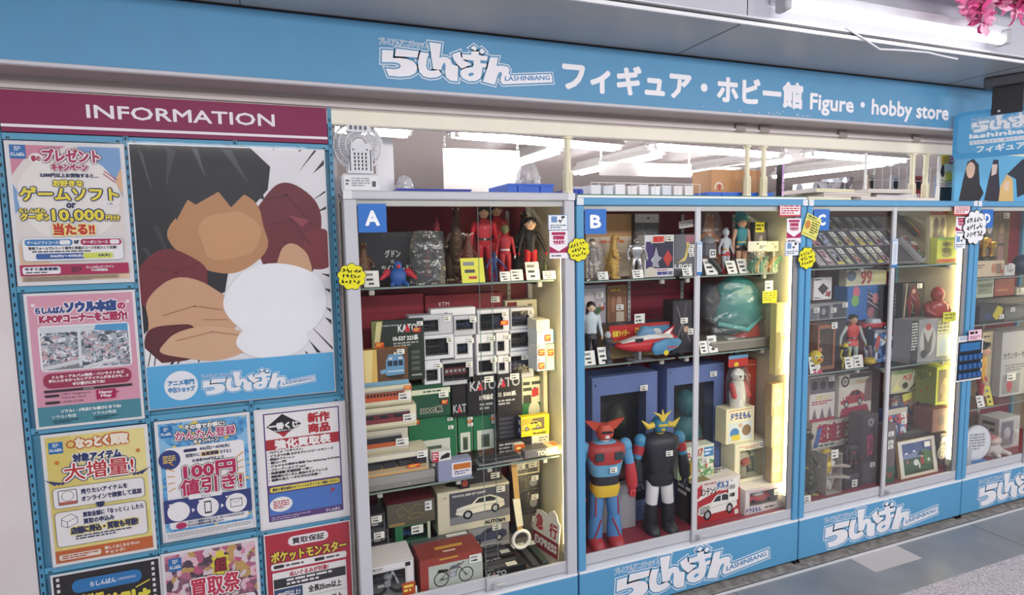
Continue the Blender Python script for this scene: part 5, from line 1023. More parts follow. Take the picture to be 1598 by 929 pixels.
# ---- small boxes and clear cases at the front edge of the shelf
carton('flat black box with white print at the foot of the tallest dark box', (777, 691, 707, 829), .20, .045, '26242a', [('b', .04, .1, .7, .9, 3, 'B8B8B8'), ('l', [(0, .5), (1, .5)], .001, '77'+'7770')], nm='train_box', cat='model train box', group=GB, base=.7154)
carton('white box with small blue pictures under the bright yellow box in case A', (830, 681, 703, 857), .195, .035, 'E4E2D4', [('r', .05, .1, .25, .5, '3a4a6a'), ('r', .45, .1, .6, .4, '2f5fa0'), ('b', .4, .55, .95, .9, 2, '8a8a80')], nm='model_box', cat='model box', base=.7154)
carton('bright yellow box picturing a yellow racing car in case A', (813, 652, 681, 857.5), .195, .035, 'F0DC28', [('r', .02, .28, .80, .90, 'C8B040'), ('r', .40, .30, .82, .88, '6a5a44')] + carprint(.04, .30, .72, .74, 'EED83A') + [('t', 'N-model', .42, .06, .86, .20, '2a2a20', .0004)], nm='model_box', cat='model box', left=[('r', 0, 0, 1, 1, '24387A'), ('b', .2, .1, .8, .9, 2, 'E0E0E0')], tol=.06)
carton('small white box with an orange sticker at the foot of the flat black box', (803, 695, 708, 819), .16, .03, 'E8E0D0', [('r', 0, .35, 1, 1, 'D05A24'), ('b', .2, .5, .8, .85, 1, 'F4E080')], nm='model_box', cat='model box', base=.7154)
def clearcase(label, px, y, d, base, models, L=(), tags=(), sales=(), traycol='8A8A90', nm='clear_case', tol=.04, group=None):
    x0, x1, z0, z1 = fit(*px, y, base, label, tol, d); W, H = x1-x0, z1-z0
    mb = MB(); mb.box(0, W, 0, d, 0, H*.22, traycol, .001); mb.prints(list(L), front(W, H), W, H)
    o = mb.build(nm, None, (x0, y, z0)); tag(o, label, 'model case', group)
    for k in range(models):
        m = MB(); a = d*(.12+.8*k/models); m.box(W*.06, W*.94, a, a+d*.5/models, H*.22, H*.7, '2e2f36', .003); m.build('railcar_model', o)
    g = MB(); g.box(0, W, 0, d, H*.22, H, FILM); g.build('clear_lid', o)
    for q in tags: ptag(o, q[0]*W, q[1]*H, -.003, *q[2:])
    sup(x0, x1, y, y+d, z1); return o
clearcase('long low clear case with two dark railcars at the front edge of the middle shelf', (748, 717, 733, 817), .112, .075, .7154, 2)
carton('low grey box with white letters and an orange end beside the long clear case', (819, 705, 723, 878), .115, .075, '77747c', [('r', .58, 0, 1, 1, 'E8DCB8'), ('t', 'TOMIX', .34, .2, .80, .75, 'F2ECD8', .0010), ('r', .9, .55, 1, 1, 'E8A060')], nm='train_box', cat='model train box', base=.7154, top=[('r', .05, .1, .6, .9, '5a5a62'), ('r', .65, .0, 1, 1, 'E8D8A8'), ('r', .8, .2, .95, .8, 'E89050')])
carton('purple-blue box with a white orange-edged panel at the front of the middle shelf', (684, 722, 745, 736), .125, .05, '9094B4', [('r', .40, .15, 1, .85, 'E4E0EA'), ('r', .45, .5, .98, .78, 'C8702C'), ('b', .48, .22, .95, .45, 2, '5a4a80')], nm='model_box', cat='model box', base=.6724, tol=.06)
carton('small white and red box picturing a dark car, on the purple and blue box', (674.5, 707, 724, 704), .13, .04, 'E4E0E0', [('r', 0, 0, .34, 1, 'B83040'), ('b', .04, .2, .3, .9, 3, 'F0E4E4'), ('p', [(.4, .2), (.5, .55), (.8, .8), (.95, .7), (.9, .3)], '26262c')], nm='model_box', cat='model box', tol=.06)
# ---- bottom of case A
GC = 'model car boxes at the bottom of case A'
carton('grey box picturing a dark blue sports car, under the cream car box in case A', (683, 834, 875, 795), .275, .14, '9A9AA0', [('r', 0, 0, 1, .25, 'B4B4B8'), ('b', .02, .74, .45, .88, 1, '3a3a44')] + carprint(.40, .22, .97, .86, '4A4E68') + [('t', 'AUTOart', .58, .06, .88, .17, '2a2a30', .0014)], nm='car_box', cat='model car box', group=GC, base=.2624, tags=[(.82, .84)], left=[('r', 0, 0, 1, 1, '2a2a30'), ('t', '1:18', .3, .5, .7, .62, 'E0E0E0')])
gt = SUP[-1][4]
carton('large cream box picturing a white classic coupe on a dark panel in case A', (683, 771, 832, 795.5), .265, .14, 'D8D0BA', [('r', .16, .16, 1, .94, '50505a'), ('r', .16, .16, 1, .35, '8A8A8E'), ('t', 'TOYOTA 2000 GT COUPE', .20, .83, .66, .88, 'E8E4DC', .0005)] + carprint(.24, .26, .93, .76, 'ECE6D4') + [('t', '1:18', .06, .84, .12, .88, '3a3a3a'), ('t', 'AUTOart', .64, .05, .93, .14, '22222a', .0016), ('p', [(0, 0), (.16, .16), (1, .16), (1, 0)], 'D8D0BA'), ('t', 'AUTOart', .64, .045, .93, .13, '22222a', .0016)], nm='car_box', cat='model car box', group=GC, base=gt+.0004, tags=[(.87, .86)], top=[('e', .3, .5, .14, .2, '4a3a34')])
carton('flat dark box with a white tag lying on top of the cream car box', (712, 741, 760, 783), .30, .08, '33313a', [('l', [(0, .5), (1, .52)], .0012, '5a5862')], nm='car_box', cat='model car box', tol=.05, tags=[(.85, .45)])
carton('small dark cube with a red picture on the top of the cream car box', (718, 748, 762, 733), .268, .03, '2c2630', [('e', .5, .5, .32, .34, 'A84A40')], nm='model_box', cat='model box', tol=.05)
carton('low grey box under the green-framed car box at the bottom of case A', (608, 858, None, 664), .25, .10, '7C7C80', [('r', .05, .1, .3, .9, '5c5c62')], nm='car_box', cat='model car box', base=.2624, tags=[(.72, .75)])
gl = SUP[-1][4]
winbox('green-framed window box with a blue model car, under the dark olive box', (617, 823, 856, 672), .25, .11, '2F7A50', (.22, .22, .92, .92), '2a2c34', None, L=[('t', 'CORGI', .06, .05, .35, .15, 'D8E8D8', .0006), ('r', .92, 0, 1, 1, 'C8CCB4')], tags=[(.62, .72, .05, .036)], group=GC, base=gl+.0004,
    make=lambda o, a, b, c, e, d: (lambda mb: [mb.loft([((a+b)/2, .05, c+.006, .05, .02), ((a+b)/2, .05, c+.018, .052, .022), ((a+b)/2, .05, c+.024, .05, .02)], '2F5C90', 16, 4), mb.loft([((a+b)/2+.006, .05, c+.024, .028, .018), ((a+b)/2+.006, .05, c+.038, .02, .015)], '24405F', 14, 4), [mb.tube([((a+b)/2+q, .026, c+.008), ((a+b)/2+q, .034, c+.008)], .008, '14141a', 10) for q in (-.03, .03)], mb.build('car_model', o)])(MB()))
carton('dark olive box with a gold-line drawing and maroon top on the green-framed box', (604, 790, 828, 679), .245, .15, '5C574C', [('l', [(.2, .7), (.32, .85), (.45, .55), (.6, .85), (.78, .8)], .0025, '8C7C50'), ('l', [(.2, .75), (.25, .4), (.35, .5)], .0025, '8C7C50'), ('l', [(.42, .35), (.55, .5), (.78, .42), (.72, .28), (.45, .26), (.42, .35)], .0025, '8C7C50'), ('R', .04, .04, .36, .16, .004, '9A8450')], nm='car_box', cat='model car box', group=GC, tol=.07, top=[('r', 0, 0, 1, 1, '6C2530')], tags=[(.86, .72, .03, .04, 'E0E0E4')])
for px, lb in [((574, 857, None, 603), 'lowest of the three small dark car boxes by the left post of case A'), ((573, 832, 853, 607), 'middle of the three small dark car boxes by the left post of case A'), ((571.5, 806, 831, 601), 'topmost of the three small dark car boxes by the left post of case A')]:
    winbox(lb, px, .20, .09, '2E2E34', (.06, .14, .92, .5), '18181c', None, group=GC, base=.2624 if px[2] is None else None, tol=.06, tags=[(.55, .74)], L=[],
      make=lambda o, a, b, c, e, d: (lambda mb: [mb.loft([((a+b)/2, .03, c+.004, (b-a)*.44, .012), ((a+b)/2, .03, c+.014, (b-a)*.44, .013), ((a+b)/2, .03, c+.018, (b-a)*.25, .011), ((a+b)/2, .03, c+.026, (b-a)*.18, .009)], 'C8C8C4', 14, 4), [mb.tube([((a+b)/2+q, .016, c+.006), ((a+b)/2+q, .02, c+.006)], .006, '0e0e12', 8) for q in (-.018, .018)], mb.build('car_model', o)])(MB()))
carton('dark grey box behind the red-brown motorcycle box, white leaflet on top', (642, 852, None, 735), .205, .035, '5E5C60', [('r', .1, .2, .9, .8, '55'+'5258')], base=.2624, nm='car_box', cat='model car box', top=[('r', .6, .2, .95, .9, 'E4E0DC')])
bikeA = [('r', 0, 0, 1, 1, '9A4038'), ('r', .13, .0, 1, .78, 'BCC0B8'), ('r', .13, .0, 1, .12, 'A8ACB0')] + bikeprint(.2, .16, .84, .76, .27, .2) + [('R', .3, .92, .6, .97, .002, 'D0A040')]
carton('red-brown box picturing a slim racing motorcycle at the bottom of case A', (655, 877, None, 753), .055, .135, '8C3A34', bikeA, base=.2624, nm='motorcycle_box', cat='model box', tags=[(.88, .76, .05, .034)], top=[('R', .3, .45, .75, .6, .003, 'D0A040'), ('b', .4, .2, .7, .35, 1, 'E0C8B8')], left=[('r', 0, 0, 1, 1, '7A3030')])
winbox('white window box with a grey motorcycle model by the left post of case A', (576, 886, None, 646), .05, .15, 'E4DEE0', (.02, .12, .80, .80), '3c3c46', None, L=[('t', 'DIECAST', .04, .86, .3, .92, '5a5a60', .0003), ('r', .80, .84, .92, .94, '2a2a30')], base=.2624, sales=[(.86, .28, .05, .05, 'B8502C')], tags=[(.9, .16, .05, .045)],
    make=lambda o, a, b, c, e, d: (lambda mb, w, h: [[mb.tube([(q+.30*h*cos(t*pi/8), .03, c+.34*h+.30*h*sin(t*pi/8)) for t in range(17)], .006, '1a1a1e', 6, False) for q in (a+w*.22, a+w*.82)], mb.tube([(a+w*.22, .03, c+.34*h), (a+w*.5, .03, c+.36*h), (a+w*.68, .03, c+.78*h), (a+w*.82, .03, c+.34*h)], .006, 'B8B8BC', 8), mb.ell((a+w*.52, .03, c+.66*h), (w*.14, .016, h*.12), '8C9098'), mb.ell((a+w*.30, .03, c+.66*h), (w*.12, .014, h*.05), '26262a'), mb.box(a+w*.40, a+w*.60, .02, .042, c+.28*h, c+.52*h, '9A9AA0', .004), mb.tube([(a+w*.62, .0095, c+.86*h), (a+w*.72, .05, c+.9*h)], .003, 'C8C8CC', 6), mb.build('motorcycle_model', o)])(MB(), b-a, e-c))
carton('flat black letter box lying nearest the glass, beside the motorcycle box', (757.5, 894, 908, 822), .048, .075, '1c1a1e', [('t', 'KATO', .05, .2, .5, .8, 'C8C8CC', .0008), ('p', [(.16, .2), (.26, .2), (.21, .8)], 'C82838')], base=.2624, nm='train_box', cat='model train box', top=[('r', .1, .15, .55, .5, '5a5a62'), ('r', .1, .6, .85, .85, '4a4a52'), ('r', .55, .1, .8, .5, 'D8D4CC'), ('t', 'KATO', .02, .0, .2, .12, 'C8C8CC')])
carton('flat black letter box lying behind the nearest one, below the blue sports car box', (757, 873, 883, 806), .150, .085, '1c1a1e', [('t', 'KATO', .05, .2, .5, .8, 'C8C8CC', .0006)], base=.2624, nm='train_box', cat='model train box', top=[('r', .1, .1, .5, .45, '5a5a62'), ('r', .1, .55, .8, .8, '4a4a52'), ('r', .55, .15, .85, .5, 'D8D4CC')])
for k, w_ in enumerate(('first', 'second', 'third')):
    xx = .868+.047*k
    mb = MB(); mb.box(0, .044, 0, .19, 0, .006, '6a6a70', .001); o = mb.build('clear_case', None, (xx, .045, .2624)); tag(o, '%s narrow clear railcar case, counting from the flat black boxes towards the EXPRESS plate' % w_, 'model case', 'narrow clear cases')
    m = MB(); m.box(.008, .036, .01, .15, .006, .020, ['6a4034', '4a4a50', '3a4a44'][k], .003); m.build('railcar_model', o)
    g = MB(); g.box(0, .044, 0, .19, .006, .024, FILM); g.build('clear_lid', o)
    t = MB(); t.box(.004, .040, .15, .185, .0245, .0252, 'F0EEE8'); t.build('price_tag', o)
# headmark plate leaning on the wall
A_ = Vector((1.005, .250)); B_ = Vector((1.050, .075)); dd = B_-A_; Lp = dd.length
root = empty('headmark_plate', (A_.x, A_.y, .2624), 'white headmark plate with red 急行 and EXPRESS leaning against the wall in case A', 'plate', None, math.atan2(dd.y, dd.x))
P = [(0, 0), (Lp, 0), (Lp, .150), (.165, .160), (.155, .185), (.13, .198), (.105, .185), (.095, .165), (.05, .172), (.02, .165), (0, .10)]
lean = .10
f = lambda u, v, n: (u, v*sin(lean)-n*cos(lean), v*cos(lean)+n*sin(lean))
mb = MB(); mb.extr(P, f, -.004, 0, 'E4DED2'); mb.prints([('r', 0, 0, 1, .40, '8E2A34')], lambda u, v, n: f(u*Lp, v*.17, n), Lp, .17); o = mb.build('plate', root)
mb = MB(); mb.text('急', f, .02, .085, .07, .150, .0006, 'B02830', .002); mb.text('行', f, .115, .080, .165, .140, .0006, 'B02830', .002); mb.text('EXPRESS', f, .02, .02, .17, .052, .0012, 'E8E2DA', .0022); mb.build('lettering', root, label='red 急行 characters and white EXPRESS lettering')
# strap handle hung from the shelf
hx_, hz_ = at(812, 838, .15)
root = empty('strap_handle', (hx_, .15, .707), 'white ring strap handle hanging on a tan strap below the middle shelf', 'strap handle')
mb = MB(); top = .0; zr = hz_-.707
mb.extr([(-.038, 0), (-.012, 0), (.010, zr+.02), (-.012, zr+.02)], lambda u, v, n: (u, n, v), -.002, .002, 'C09858'); mb.build('strap', root)
mb = MB(); mb.extr([(-.032, zr*.50), (-.001, zr*.50), (.013, zr+.05), (-.016, zr+.05)], lambda u, v, n: (u, n, v), -.005, .005, 'E6DCC0'); mb.build('strap_cover', root)
mb = MB(); mb.tube([(.004+.038*cos(t*pi/14), 0, zr-.012+.038*sin(t*pi/14)) for t in range(29)], .0075, 'E8E6E0', 10, False); mb.build('ring', root)
sb = [('dark box with clear film at the foot of the stack behind the strap handle', (806, 806, None, 843), '55'+'5358'), ('black box in the middle of the stack behind the strap handle', (804, 772, 805, 842), '33333a'), ('black tagged box, upper one of the stack behind the strap handle', (803, 744, 771, 842), '2c2c32'), ('cream-framed window box at the top of the stack behind the strap handle', (805, 723, 743, 842), 'E2D8B4')]
for lb, px, c in sb:
    carton(lb, px, .32, .09, c, [('r', .08, .12, .92, .8, '4a4a50')] if c == 'E2D8B4' else [('l', [(0, .12), (1, .12)], .001, '77'+'7780'), ('e', .75, .5, .16, .22, '8a8a90')], nm='model_box', cat='model box', base=.2624 if px[2] is None else None, tol=.06, tags=[(.8, .75, .035, .024)] if c != 'E2D8B4' else [(.2, .7), (.7, .7)], wrap=True)
# ================================================================ goods in case B
GB1 = 'goods on the top shelf of case B'
def arr(pts): return [Vector(p) for p in pts]
carton('plain tan cardboard box lit by the lamp, at the back under the letter B', (914, 334, None, 992), .33, .08, 'C89C68', [('r', 0, 0, 1, .64, 'D2BEA8'), ('b', .25, .52, .98, .60, 1, 'D87848'), ('r', .0, .655, 1, .665, 'B88A58')], base=1.4504)
doll('brown-haired doll in grey clothes inside a clear bag by the first post of case B', (910, 372, 438, 938), .205, dict(skin=SKIN, hair='5a4438', top='8a8078', arm='8a8078', hand=SKIN, leg='9a9088', boot='6a5a50'), bagged=True, group=GB1)
monster('gold dragon-like figure with a ribbed back, in front of the tan cardboard box', (938, 364, 438, 976), .24, 'C8A058', 'D8B878', group=GB1, rz=.9, spikes='D8B460', ribs=True, claws='E8D8A8')
# silver armoured robot
def robot_small(label, px, y, c1, c2, base=None, group=None, rz=-.2):
    X, Z, W, H = place(px, y, base, label); k = H; root = empty('robot_figure', (X, y, Z), label, 'robot figure', group, rz)
    A = mat(c1, .22, .85) if c1 == 'D8D8DC' else mat(c1); B = C(c2)
    m = MB(); m.loft([(0, 0, .44*k, .09*k, .06*k), (0, 0, .52*k, .085*k, .055*k), (0, -.01*k, .66*k, .15*k, .085*k), (0, -.005*k, .77*k, .16*k, .08*k), (0, 0, .82*k, .07*k, .05*k)], A, 16, 3); m.box(-.05*k, .05*k, -.085*k, -.07*k, .56*k, .63*k, c2); m.build('torso', root)
    m = MB(); m.ell((0, 0, .90*k), (.06*k, .06*k, .075*k), A); m.box(-.045*k, .045*k, -.064*k, -.05*k, .895*k, .92*k, '22242c'); m.build('head', root)
    for s in (-1, 1):
        m = MB(); m.ell((s*.17*k, 0, .77*k), (.055*k, .055*k, .055*k), A); m.tube([(s*.19*k, 0, .73*k), (s*.24*k, -.03*k, .60*k), (s*.23*k, -.08*k, .48*k)], [.032*k, .03*k, .042*k], A, 10, 'round'); m.ell((s*.23*k, -.095*k, .44*k), (.03*k, .035*k, .035*k), B); m.build('arm', root)
        m = MB(); m.tube([(s*.06*k, 0, .46*k), (s*.09*k, -.02*k, .28*k), (s*.10*k, .01*k, .06*k)], [.06*k, .045*k, .055*k], A, 10, 'round'); m.ell((s*.09*k, -.05*k, .28*k), (.035*k, .025*k, .04*k), B); m.loft([(s*.10*k, -.02*k, 0, .06*k, .08*k), (s*.10*k, -.01*k, .06*k, .04*k, .05*k)], A, 12, 3); m.build('leg', root)
    return root
robot_small('shiny silver armoured robot figure standing in front of the tan cardboard box', (977, 370, 432, 1009), .20, 'D8D8DC', '8a8a92', group=GB1)
carton('white-edged picture box with a red diamond and red heading in case B', (1006, 367, 431, 1052), .20, .06, 'E4E2E8', [('r', .04, .20, .97, .84, '33304a'), ('r', .04, .20, .3, .84, '4A3C70'), ('p', [(.2, .86), (.4, .97), (.66, .97), (.72, .84), (.2, .80)], 'D8C8A0'), ('t', '超獣', .28, .83, .64, .96, 'D0342C', .0024, OUT('F4EEE8', None, .004)), ('p', [(.78, .64), (.94, .44), (.78, .22), (.62, .43)], 'C8403C'), ('p', [(.25, .25), (.30, .5), (.38, .72), (.46, .5), (.58, .45), (.44, .35), (.5, .22)], 'A8A8B4'), ('p', [(.3, .5), (.2, .4), (.28, .34)], 'C8C8D0'), ('e', .2, .12, .19, .12, 'E0D8C8'), ('t', '雷獣王', .42, .05, .95, .12, '4A4A8C', .0012), ('b', .42, .14, .95, .18, 1, 'C03038')], nm='figure_box', cat='figure box', tags=[(.82, .91)])
carton('silver header card with a hook hole and dark bagged toy behind the red diamond box', (991, 334, None, 1028), .30, .035, '55'+'5050', [('r', 0, .86, 1, 1, 'C8C2BA'), ('e', .55, .93, .05, .016, '3a3634'), ('p', [(.1, .4), (.5, .6), (.9, .5), (.8, .2), (.2, .2)], '2a2826'), ('l', [(.1, .8), (.9, .5)], .003, '8a8684'), ('l', [(.3, .85), (.7, .3)], .002, '9a9694')], nm='blister_pack', cat='toy pack', base=1.4504, wrap=True)
carton('dark grey picture box with a yellow curved horn shape, beside the red diamond box', (1053, 366, 430, 1083), .22, .07, '6C6C74', [('p', [(.55, .9), (.62, .7), (.5, .45), (.15, .3), (.55, .36), (.78, .65), (.72, .92)], 'D8C070'), ('t', 'LEGS', .0, .18, .9, .27, 'E8E6E6', .0012), ('p', [(.2, .02), (.7, .02), (.8, .16), (.5, .24)], '2a2a30'), ('r', .55, .8, 1, .97, 'A86878')], nm='figure_box', cat='figure box', tags=[(.85, .7, .03, .02), (.8, .6, .034, .02), (.85, .5, .03, .02)])
card('hang_tag', 'grey paper strip tilted above the horn picture box, behind the middle stile of case B', 'tag', (1060, 346), (1082, 357), .21, [('b', .1, .2, .9, .8, 2, '8a8688')], 'B8B2B4', rot=-.12)
for px, lb in [((934, 425, 437, 950), 'white price card with pink print in front of the gold dragon figure'), ((988, 422, 434, 1005), 'white price card at the feet of the shiny silver robot'), ((1066, 418, 431, 1081), 'white price card in front of the horn picture box')]:
    pcard(lb, px, .165, group='price cards on the top shelf of case B')
# right half of the top shelf
monster('orange-brown horned creature figure in a clear bag, just beyond the middle stile of case B', (1090, 330, 428, 1120), .32, 'B07040', 'C88C54', group=GB1, bagged=True, spikes='8A4A2C', horn='6a3c24', tail=.4)
X, Z, W, H = place((1099, 374, 428, 1122), .175, None, 'watch'); root = empty('toy_watch', (X, .20, Z), 'grey toy wrist device with a white square face and strap in case B', 'toy watch', GB1, -.2)
m = MB(); m.extr([(-.05, .0), (.04, 0), (.035, .02), (-.03, H*.5), (-.045, H*.5)], lambda u, v, n: (u, .005+n, v), 0, .02, '66666c'); m.build('stand', root)
m = MB(); m.box(-.04, .03, -.03, .025, H*.5, H*.92, '5c5c64', .01); m.ell((-.005, 0, H*.92), (.035, .03, .03), '77777e'); m.build('body', root)
m = MB(); m.box(-.012, .022, -.036, -.029, H*.48, H*.72, 'E4E4E4', .003); m.prints([('r', .2, .3, .8, .8, '2a2a2e'), ('e', .5, .55, .2, .16, 'E4E4E4')], front(.034, H*.24, -.036, -.012, H*.48), .034, H*.24); m.build('face', root)
m = MB(); m.tube([(.0, -.02, H*.48), (.03, -.03, H*.25), (.05, -.035, .012)], [.014, .013, .010], '2c2c30', 8, True, .4); m.build('strap', root)
doll('silver figure with red shorts and striped legs on the top shelf of case B', (1119, 357, 428, 1146), .21, dict(skin='B8BCC6', hair='B8BCC6', top='B8BCC6', arm='B0B4BE', hand='B03038', leg='B8BCC6', boot='B03038'), face=False, hair='helmet', skirt='B03038', belt='C8A040', group=GB1, arms=(.25, .2), rz=.1)
doll('doll with spiky teal hair, teal top and bare legs in case B', (1143, 338, 428, 1171), .215, dict(skin='D8A888', hair='2F8088', top='3A8C98', arm='D8A888', hand='D8A888', leg='D8A888', boot='C8A080'), hair='spiky', belt='C8B878', skirt='1e1c22', head=1.25, group=GB1, boots=.0)
carton('dark book with a picture cover and yellow note, standing behind the white header bags', (1177, 347, None, 1198), .20, .03, '3A3638', [('r', .1, .1, .9, .85, '6a6670'), ('p', [(.2, .2), (.4, .7), (.6, .75), (.8, .3)], 'B8B0B0'), ('r', .1, .8, .75, 1, 'E0DC38'), ('b', .14, .83, .7, .97, 2, '5a5418')], nm='book', cat='book', base=1.4504)
for q, (px, lb) in enumerate([((1168, 377, 427, 1197), 'clear bag of small green and brown dinosaurs with a white header, nearer one'), ((1198, 377, 425, 1215), 'clear bag of small dinosaurs with a cream header, nearer the lamp of case B')]):
    X0, X1, Z0, Z1 = fit(*px, .150, None, lb, .05, .03); root = empty('toy_bag', ((X0+X1)/2, .155, Z0), lb, 'toy bag', GB1); hw = (X1-X0)/2; H = Z1-Z0
    m = MB(); m.box(-hw, hw, -.002, .002, H*.68, H, 'E8E6DC' if q == 0 else 'EEE8C4'); m.prints([('e', .5, .75, .06, .08, '3a3a34'), ('b', .6, .25, .95, .6, 2, '44'+'4440')], front(2*hw, H*.32, -.002, -hw, H*.68), 2*hw, H*.32); m.build('header_card', root)
    R = random.Random(q)
    for t in range(4):
        m = MB(); cx = -hw*.55+hw*.3*t; col = ['2F7A50', 'B0803C', '2A6A58', '3E8C5C'][(t+q) % 4]
        m.tube([(cx-.02, 0, .02), (cx, -.004, H*.28), (cx+.012, -.01, H*.42), (cx+.02, -.02, H*.46)], [.006, .018, .012, .008], col, 8, 'round')
        for s in (-1, 1): m.tube([(cx+.004*s, -.004, H*.22), (cx+.008*s, -.012, .006)], [.008, .006], col, 6, 'round')
        m.build('toy_dinosaur', root)
    bag(root, -hw, hw, -.03, .02, 0, H*.72, q, amp=.006)
for px, lb in [((1103, 405, 423, 1121), 'white price card in front of the grey toy wrist device'), ((1137, 408, 423, 1152), 'white price card in front of the silver figure with red shorts'), ((1155, 405, 421, 1170), 'white price card at the bare feet of the teal-haired doll')]:
    pcard(lb, px, .16, group='price cards on the top shelf of case B', lean=.4)
# ---- second level
carton('clear-fronted case with a pale picture card behind the long black-haired doll, case B', (908, 446, 572, 946), .352, .05, '8E8A92', [('r', .05, .05, .95, .95, 'B0AAB2'), ('e', .3, .8, .2, .1, 'D0C4C4'), ('p', [(.5, .55), (.9, .65), (.95, .75), (.6, .7)], '4a6a40'), ('e', .85, .68, .09, .05, 'A84A40')], nm='figure_case', cat='figure case', tol=.06, tags=[(.72, .86), (.72, .72, .04, .02, 'E8D0D0')], wrap=True)
doll('black-haired doll in a white top and long dark skirt in case B', (910, 470, 566, 935), .20, dict(skin='E8C4AC', hair='1a161a', top='C8D4DC', arm='C8D4DC', hand='E8C4AC', leg='1e1c22', boot='1e1c22'), hair='long', group='goods on the second shelf of case B', skirt='201e26')
carton('framed tan card with dim figures hung behind the black-haired doll in case B', (948, 446, 506, 978), .40, .018, '9A7A58', [('r', .06, .06, .94, .94, '8A5E48'), ('b', .15, .82, .85, .92, 1, 'C8A848'), ('e', .3, .5, .12, .2, 'A87860'), ('e', .6, .5, .14, .22, 'B09078'), ('r', .45, .05, .85, .3, 'D0C0B0')], nm='picture_card', cat='picture card', base=at(948, 506, .40)[1], tags=[(.62, .42)])
X, Z, W, H = place((942, 520, 561, 955), .17, None, 'trophy', .06); root = empty('trophy', (X, .17, Z), 'small dark metal trophy standing beside the black-haired doll in case B', 'trophy')
m = MB(); m.loft([(0, 0, 0, .022, .022), (0, 0, .018, .022, .022), (0, 0, .02, .012, .012), (0, 0, H*.55, .008, .008), (0, 0, H*.62, .02, .02), (0, 0, H*.8, .024, .024), (0, 0, H*.82, .01, .01)], '3a3a42', 16); m.build('cup', root); m = MB(); m.ell((0, 0, H*.92), (.015, .015, .018), 'B8B8BC'); m.build('knob', root)
carton('long box with a red band lettered in yellow behind the tin rocket in case B', (951, 509, 556, 1045), .24, .10, '8A7250', [('p', [(0, .52), (1, .62), (1, 1), (0, 1)], 'B83030'), ('p', [(0, .45), (.35, .52), (.7, .66), (1, .72), (1, .62), (0, .38)], '2A3A78'), ('r', .62, .5, 1, .9, '5A8CB4'), ('e', .76, .7, .10, .12, 'D8D8DC'), ('t', '仮面ライダー', .05, .66, .32, .84, 'E8D048', .0012), ('t', 'ロケット', .42, .70, .66, .90, 'E8D048', .0012), ('r', .9, .6, .98, .7, 'D8C040')], nm='toy_box', cat='toy box', tol=.06, top=[('r', 0, 0, 1, 1, '3c4452')])
card('price_card', 'white price card standing on top of the red-banded rocket box', 'price card', (990, 490.5), (1006, 507.5), .245, [('b', .1, .6, .9, .9, 1, '8a8a8a'), ('b', .15, .3, .85, .55, 1, '44'+'4444'), ('b', .3, .08, .8, .26, 1, '2a2a2a')], 'F0EEE8', group='price cards on the second level of case B')
# tin rocket
(xa, za), (xb, zb) = at(959, 545, .17), at(1054, 548, .17); L = xb-xa
root = empty('toy_rocket', (xa, .17, 1.0754), 'red, white and blue tin toy rocket in front of the red-banded box', 'toy rocket', 'goods on the second shelf of case B')
zz = .075
m = MB()
def hull(mb, rows, col, seg=16):
    vs = []; fs = []
    for x, zc, ry, rz_ in rows:
        for j in range(seg): a = 2*pi*j/seg; vs.append((x, ry*cos(a), zc+rz_*sin(a)))
    for i in range(len(rows)-1):
        for j in range(seg): fs.append((i*seg+j, i*seg+(j+1) % seg, (i+1)*seg+(j+1) % seg, (i+1)*seg+j))
    fs.append(tuple(range(seg))); fs.append(tuple(len(vs)-seg+j for j in range(seg))); mb.add(vs, fs, col, True)
hull(m, [(0, zz, .004, .003), (.02, zz-.002, .022, .014), (.08, zz-.004, .038, .030), (L*.5, zz-.005, .045, .036), (L*.8, zz, .04, .034), (L, zz+.005, .02, .018)], 'C03038'); m.build('hull', root)
m = MB(); hull(m, [(.03, zz+.012, .018, .004), (.10, zz+.022, .032, .012), (L*.5, zz+.03, .036, .018), (L*.9, zz+.022, .028, .014)], 'E4E2E0'); m.box(.09, .13, -.034, -.030, zz+.012, zz+.03, '2a2a30'); m.build('deck', root)
m = MB(); hull(m, [(L*.36, zz+.04, .012, .008), (L*.45, zz+.055, .026, .028), (L*.58, zz+.052, .026, .026), (L*.64, zz+.04, .014, .012)], '6E94B8'); m.build('cockpit', root)
for s in (-1, 1):
    m = MB(); hull(m, [(L*.50, zz-.02, .006, .006), (L*.54, zz-.02, .012, .030), (L*.72, zz-.012, .013, .036), (L*.92, zz, .010, .022), (L*.98, zz+.004, .003, .006)], '5A94BC'); 
    for v in m.v: pass
    o = m.build('pod', root); o.location = (0, s*.052, 0)
    g = MB(); g.prints([('b', .2, .55, .8, .8, 1, 'C83038'), ('p', [(.2, .15), (.6, .45), (.8, .4), (.4, .1)], '20242c'), ('e', .15, .3, .1, .2, 'E0C838')], front(L*.4, .06, s*.052-.0125, L*.53, zz-.045), L*.4, .06); g.build('decoration', o)
m = MB(); m.extr([(L*.72, zz+.03), (L*.98, zz+.075), (L*.93, zz+.04), (L, zz+.02), (L*.9, zz+.01)], lambda u, v, n: (u, n, v), -.004, .004, 'C83038'); m.extr([(L*.76, zz+.033), (L*.95, zz+.065), (L*.9, zz+.04), (L*.88, zz+.025)], lambda u, v, n: (u, n, v), -.0046, .0046, 'F0EEEA'); m.build('tail_fin', root)
m = MB()
m.box(L*.35, L*.39, -.02, .02, 0, zz-.03, '8a8a90'); m.box(L*.25, L*.6, -.035, .035, 0, .004, '8a8a90'); m.build('stand', root)
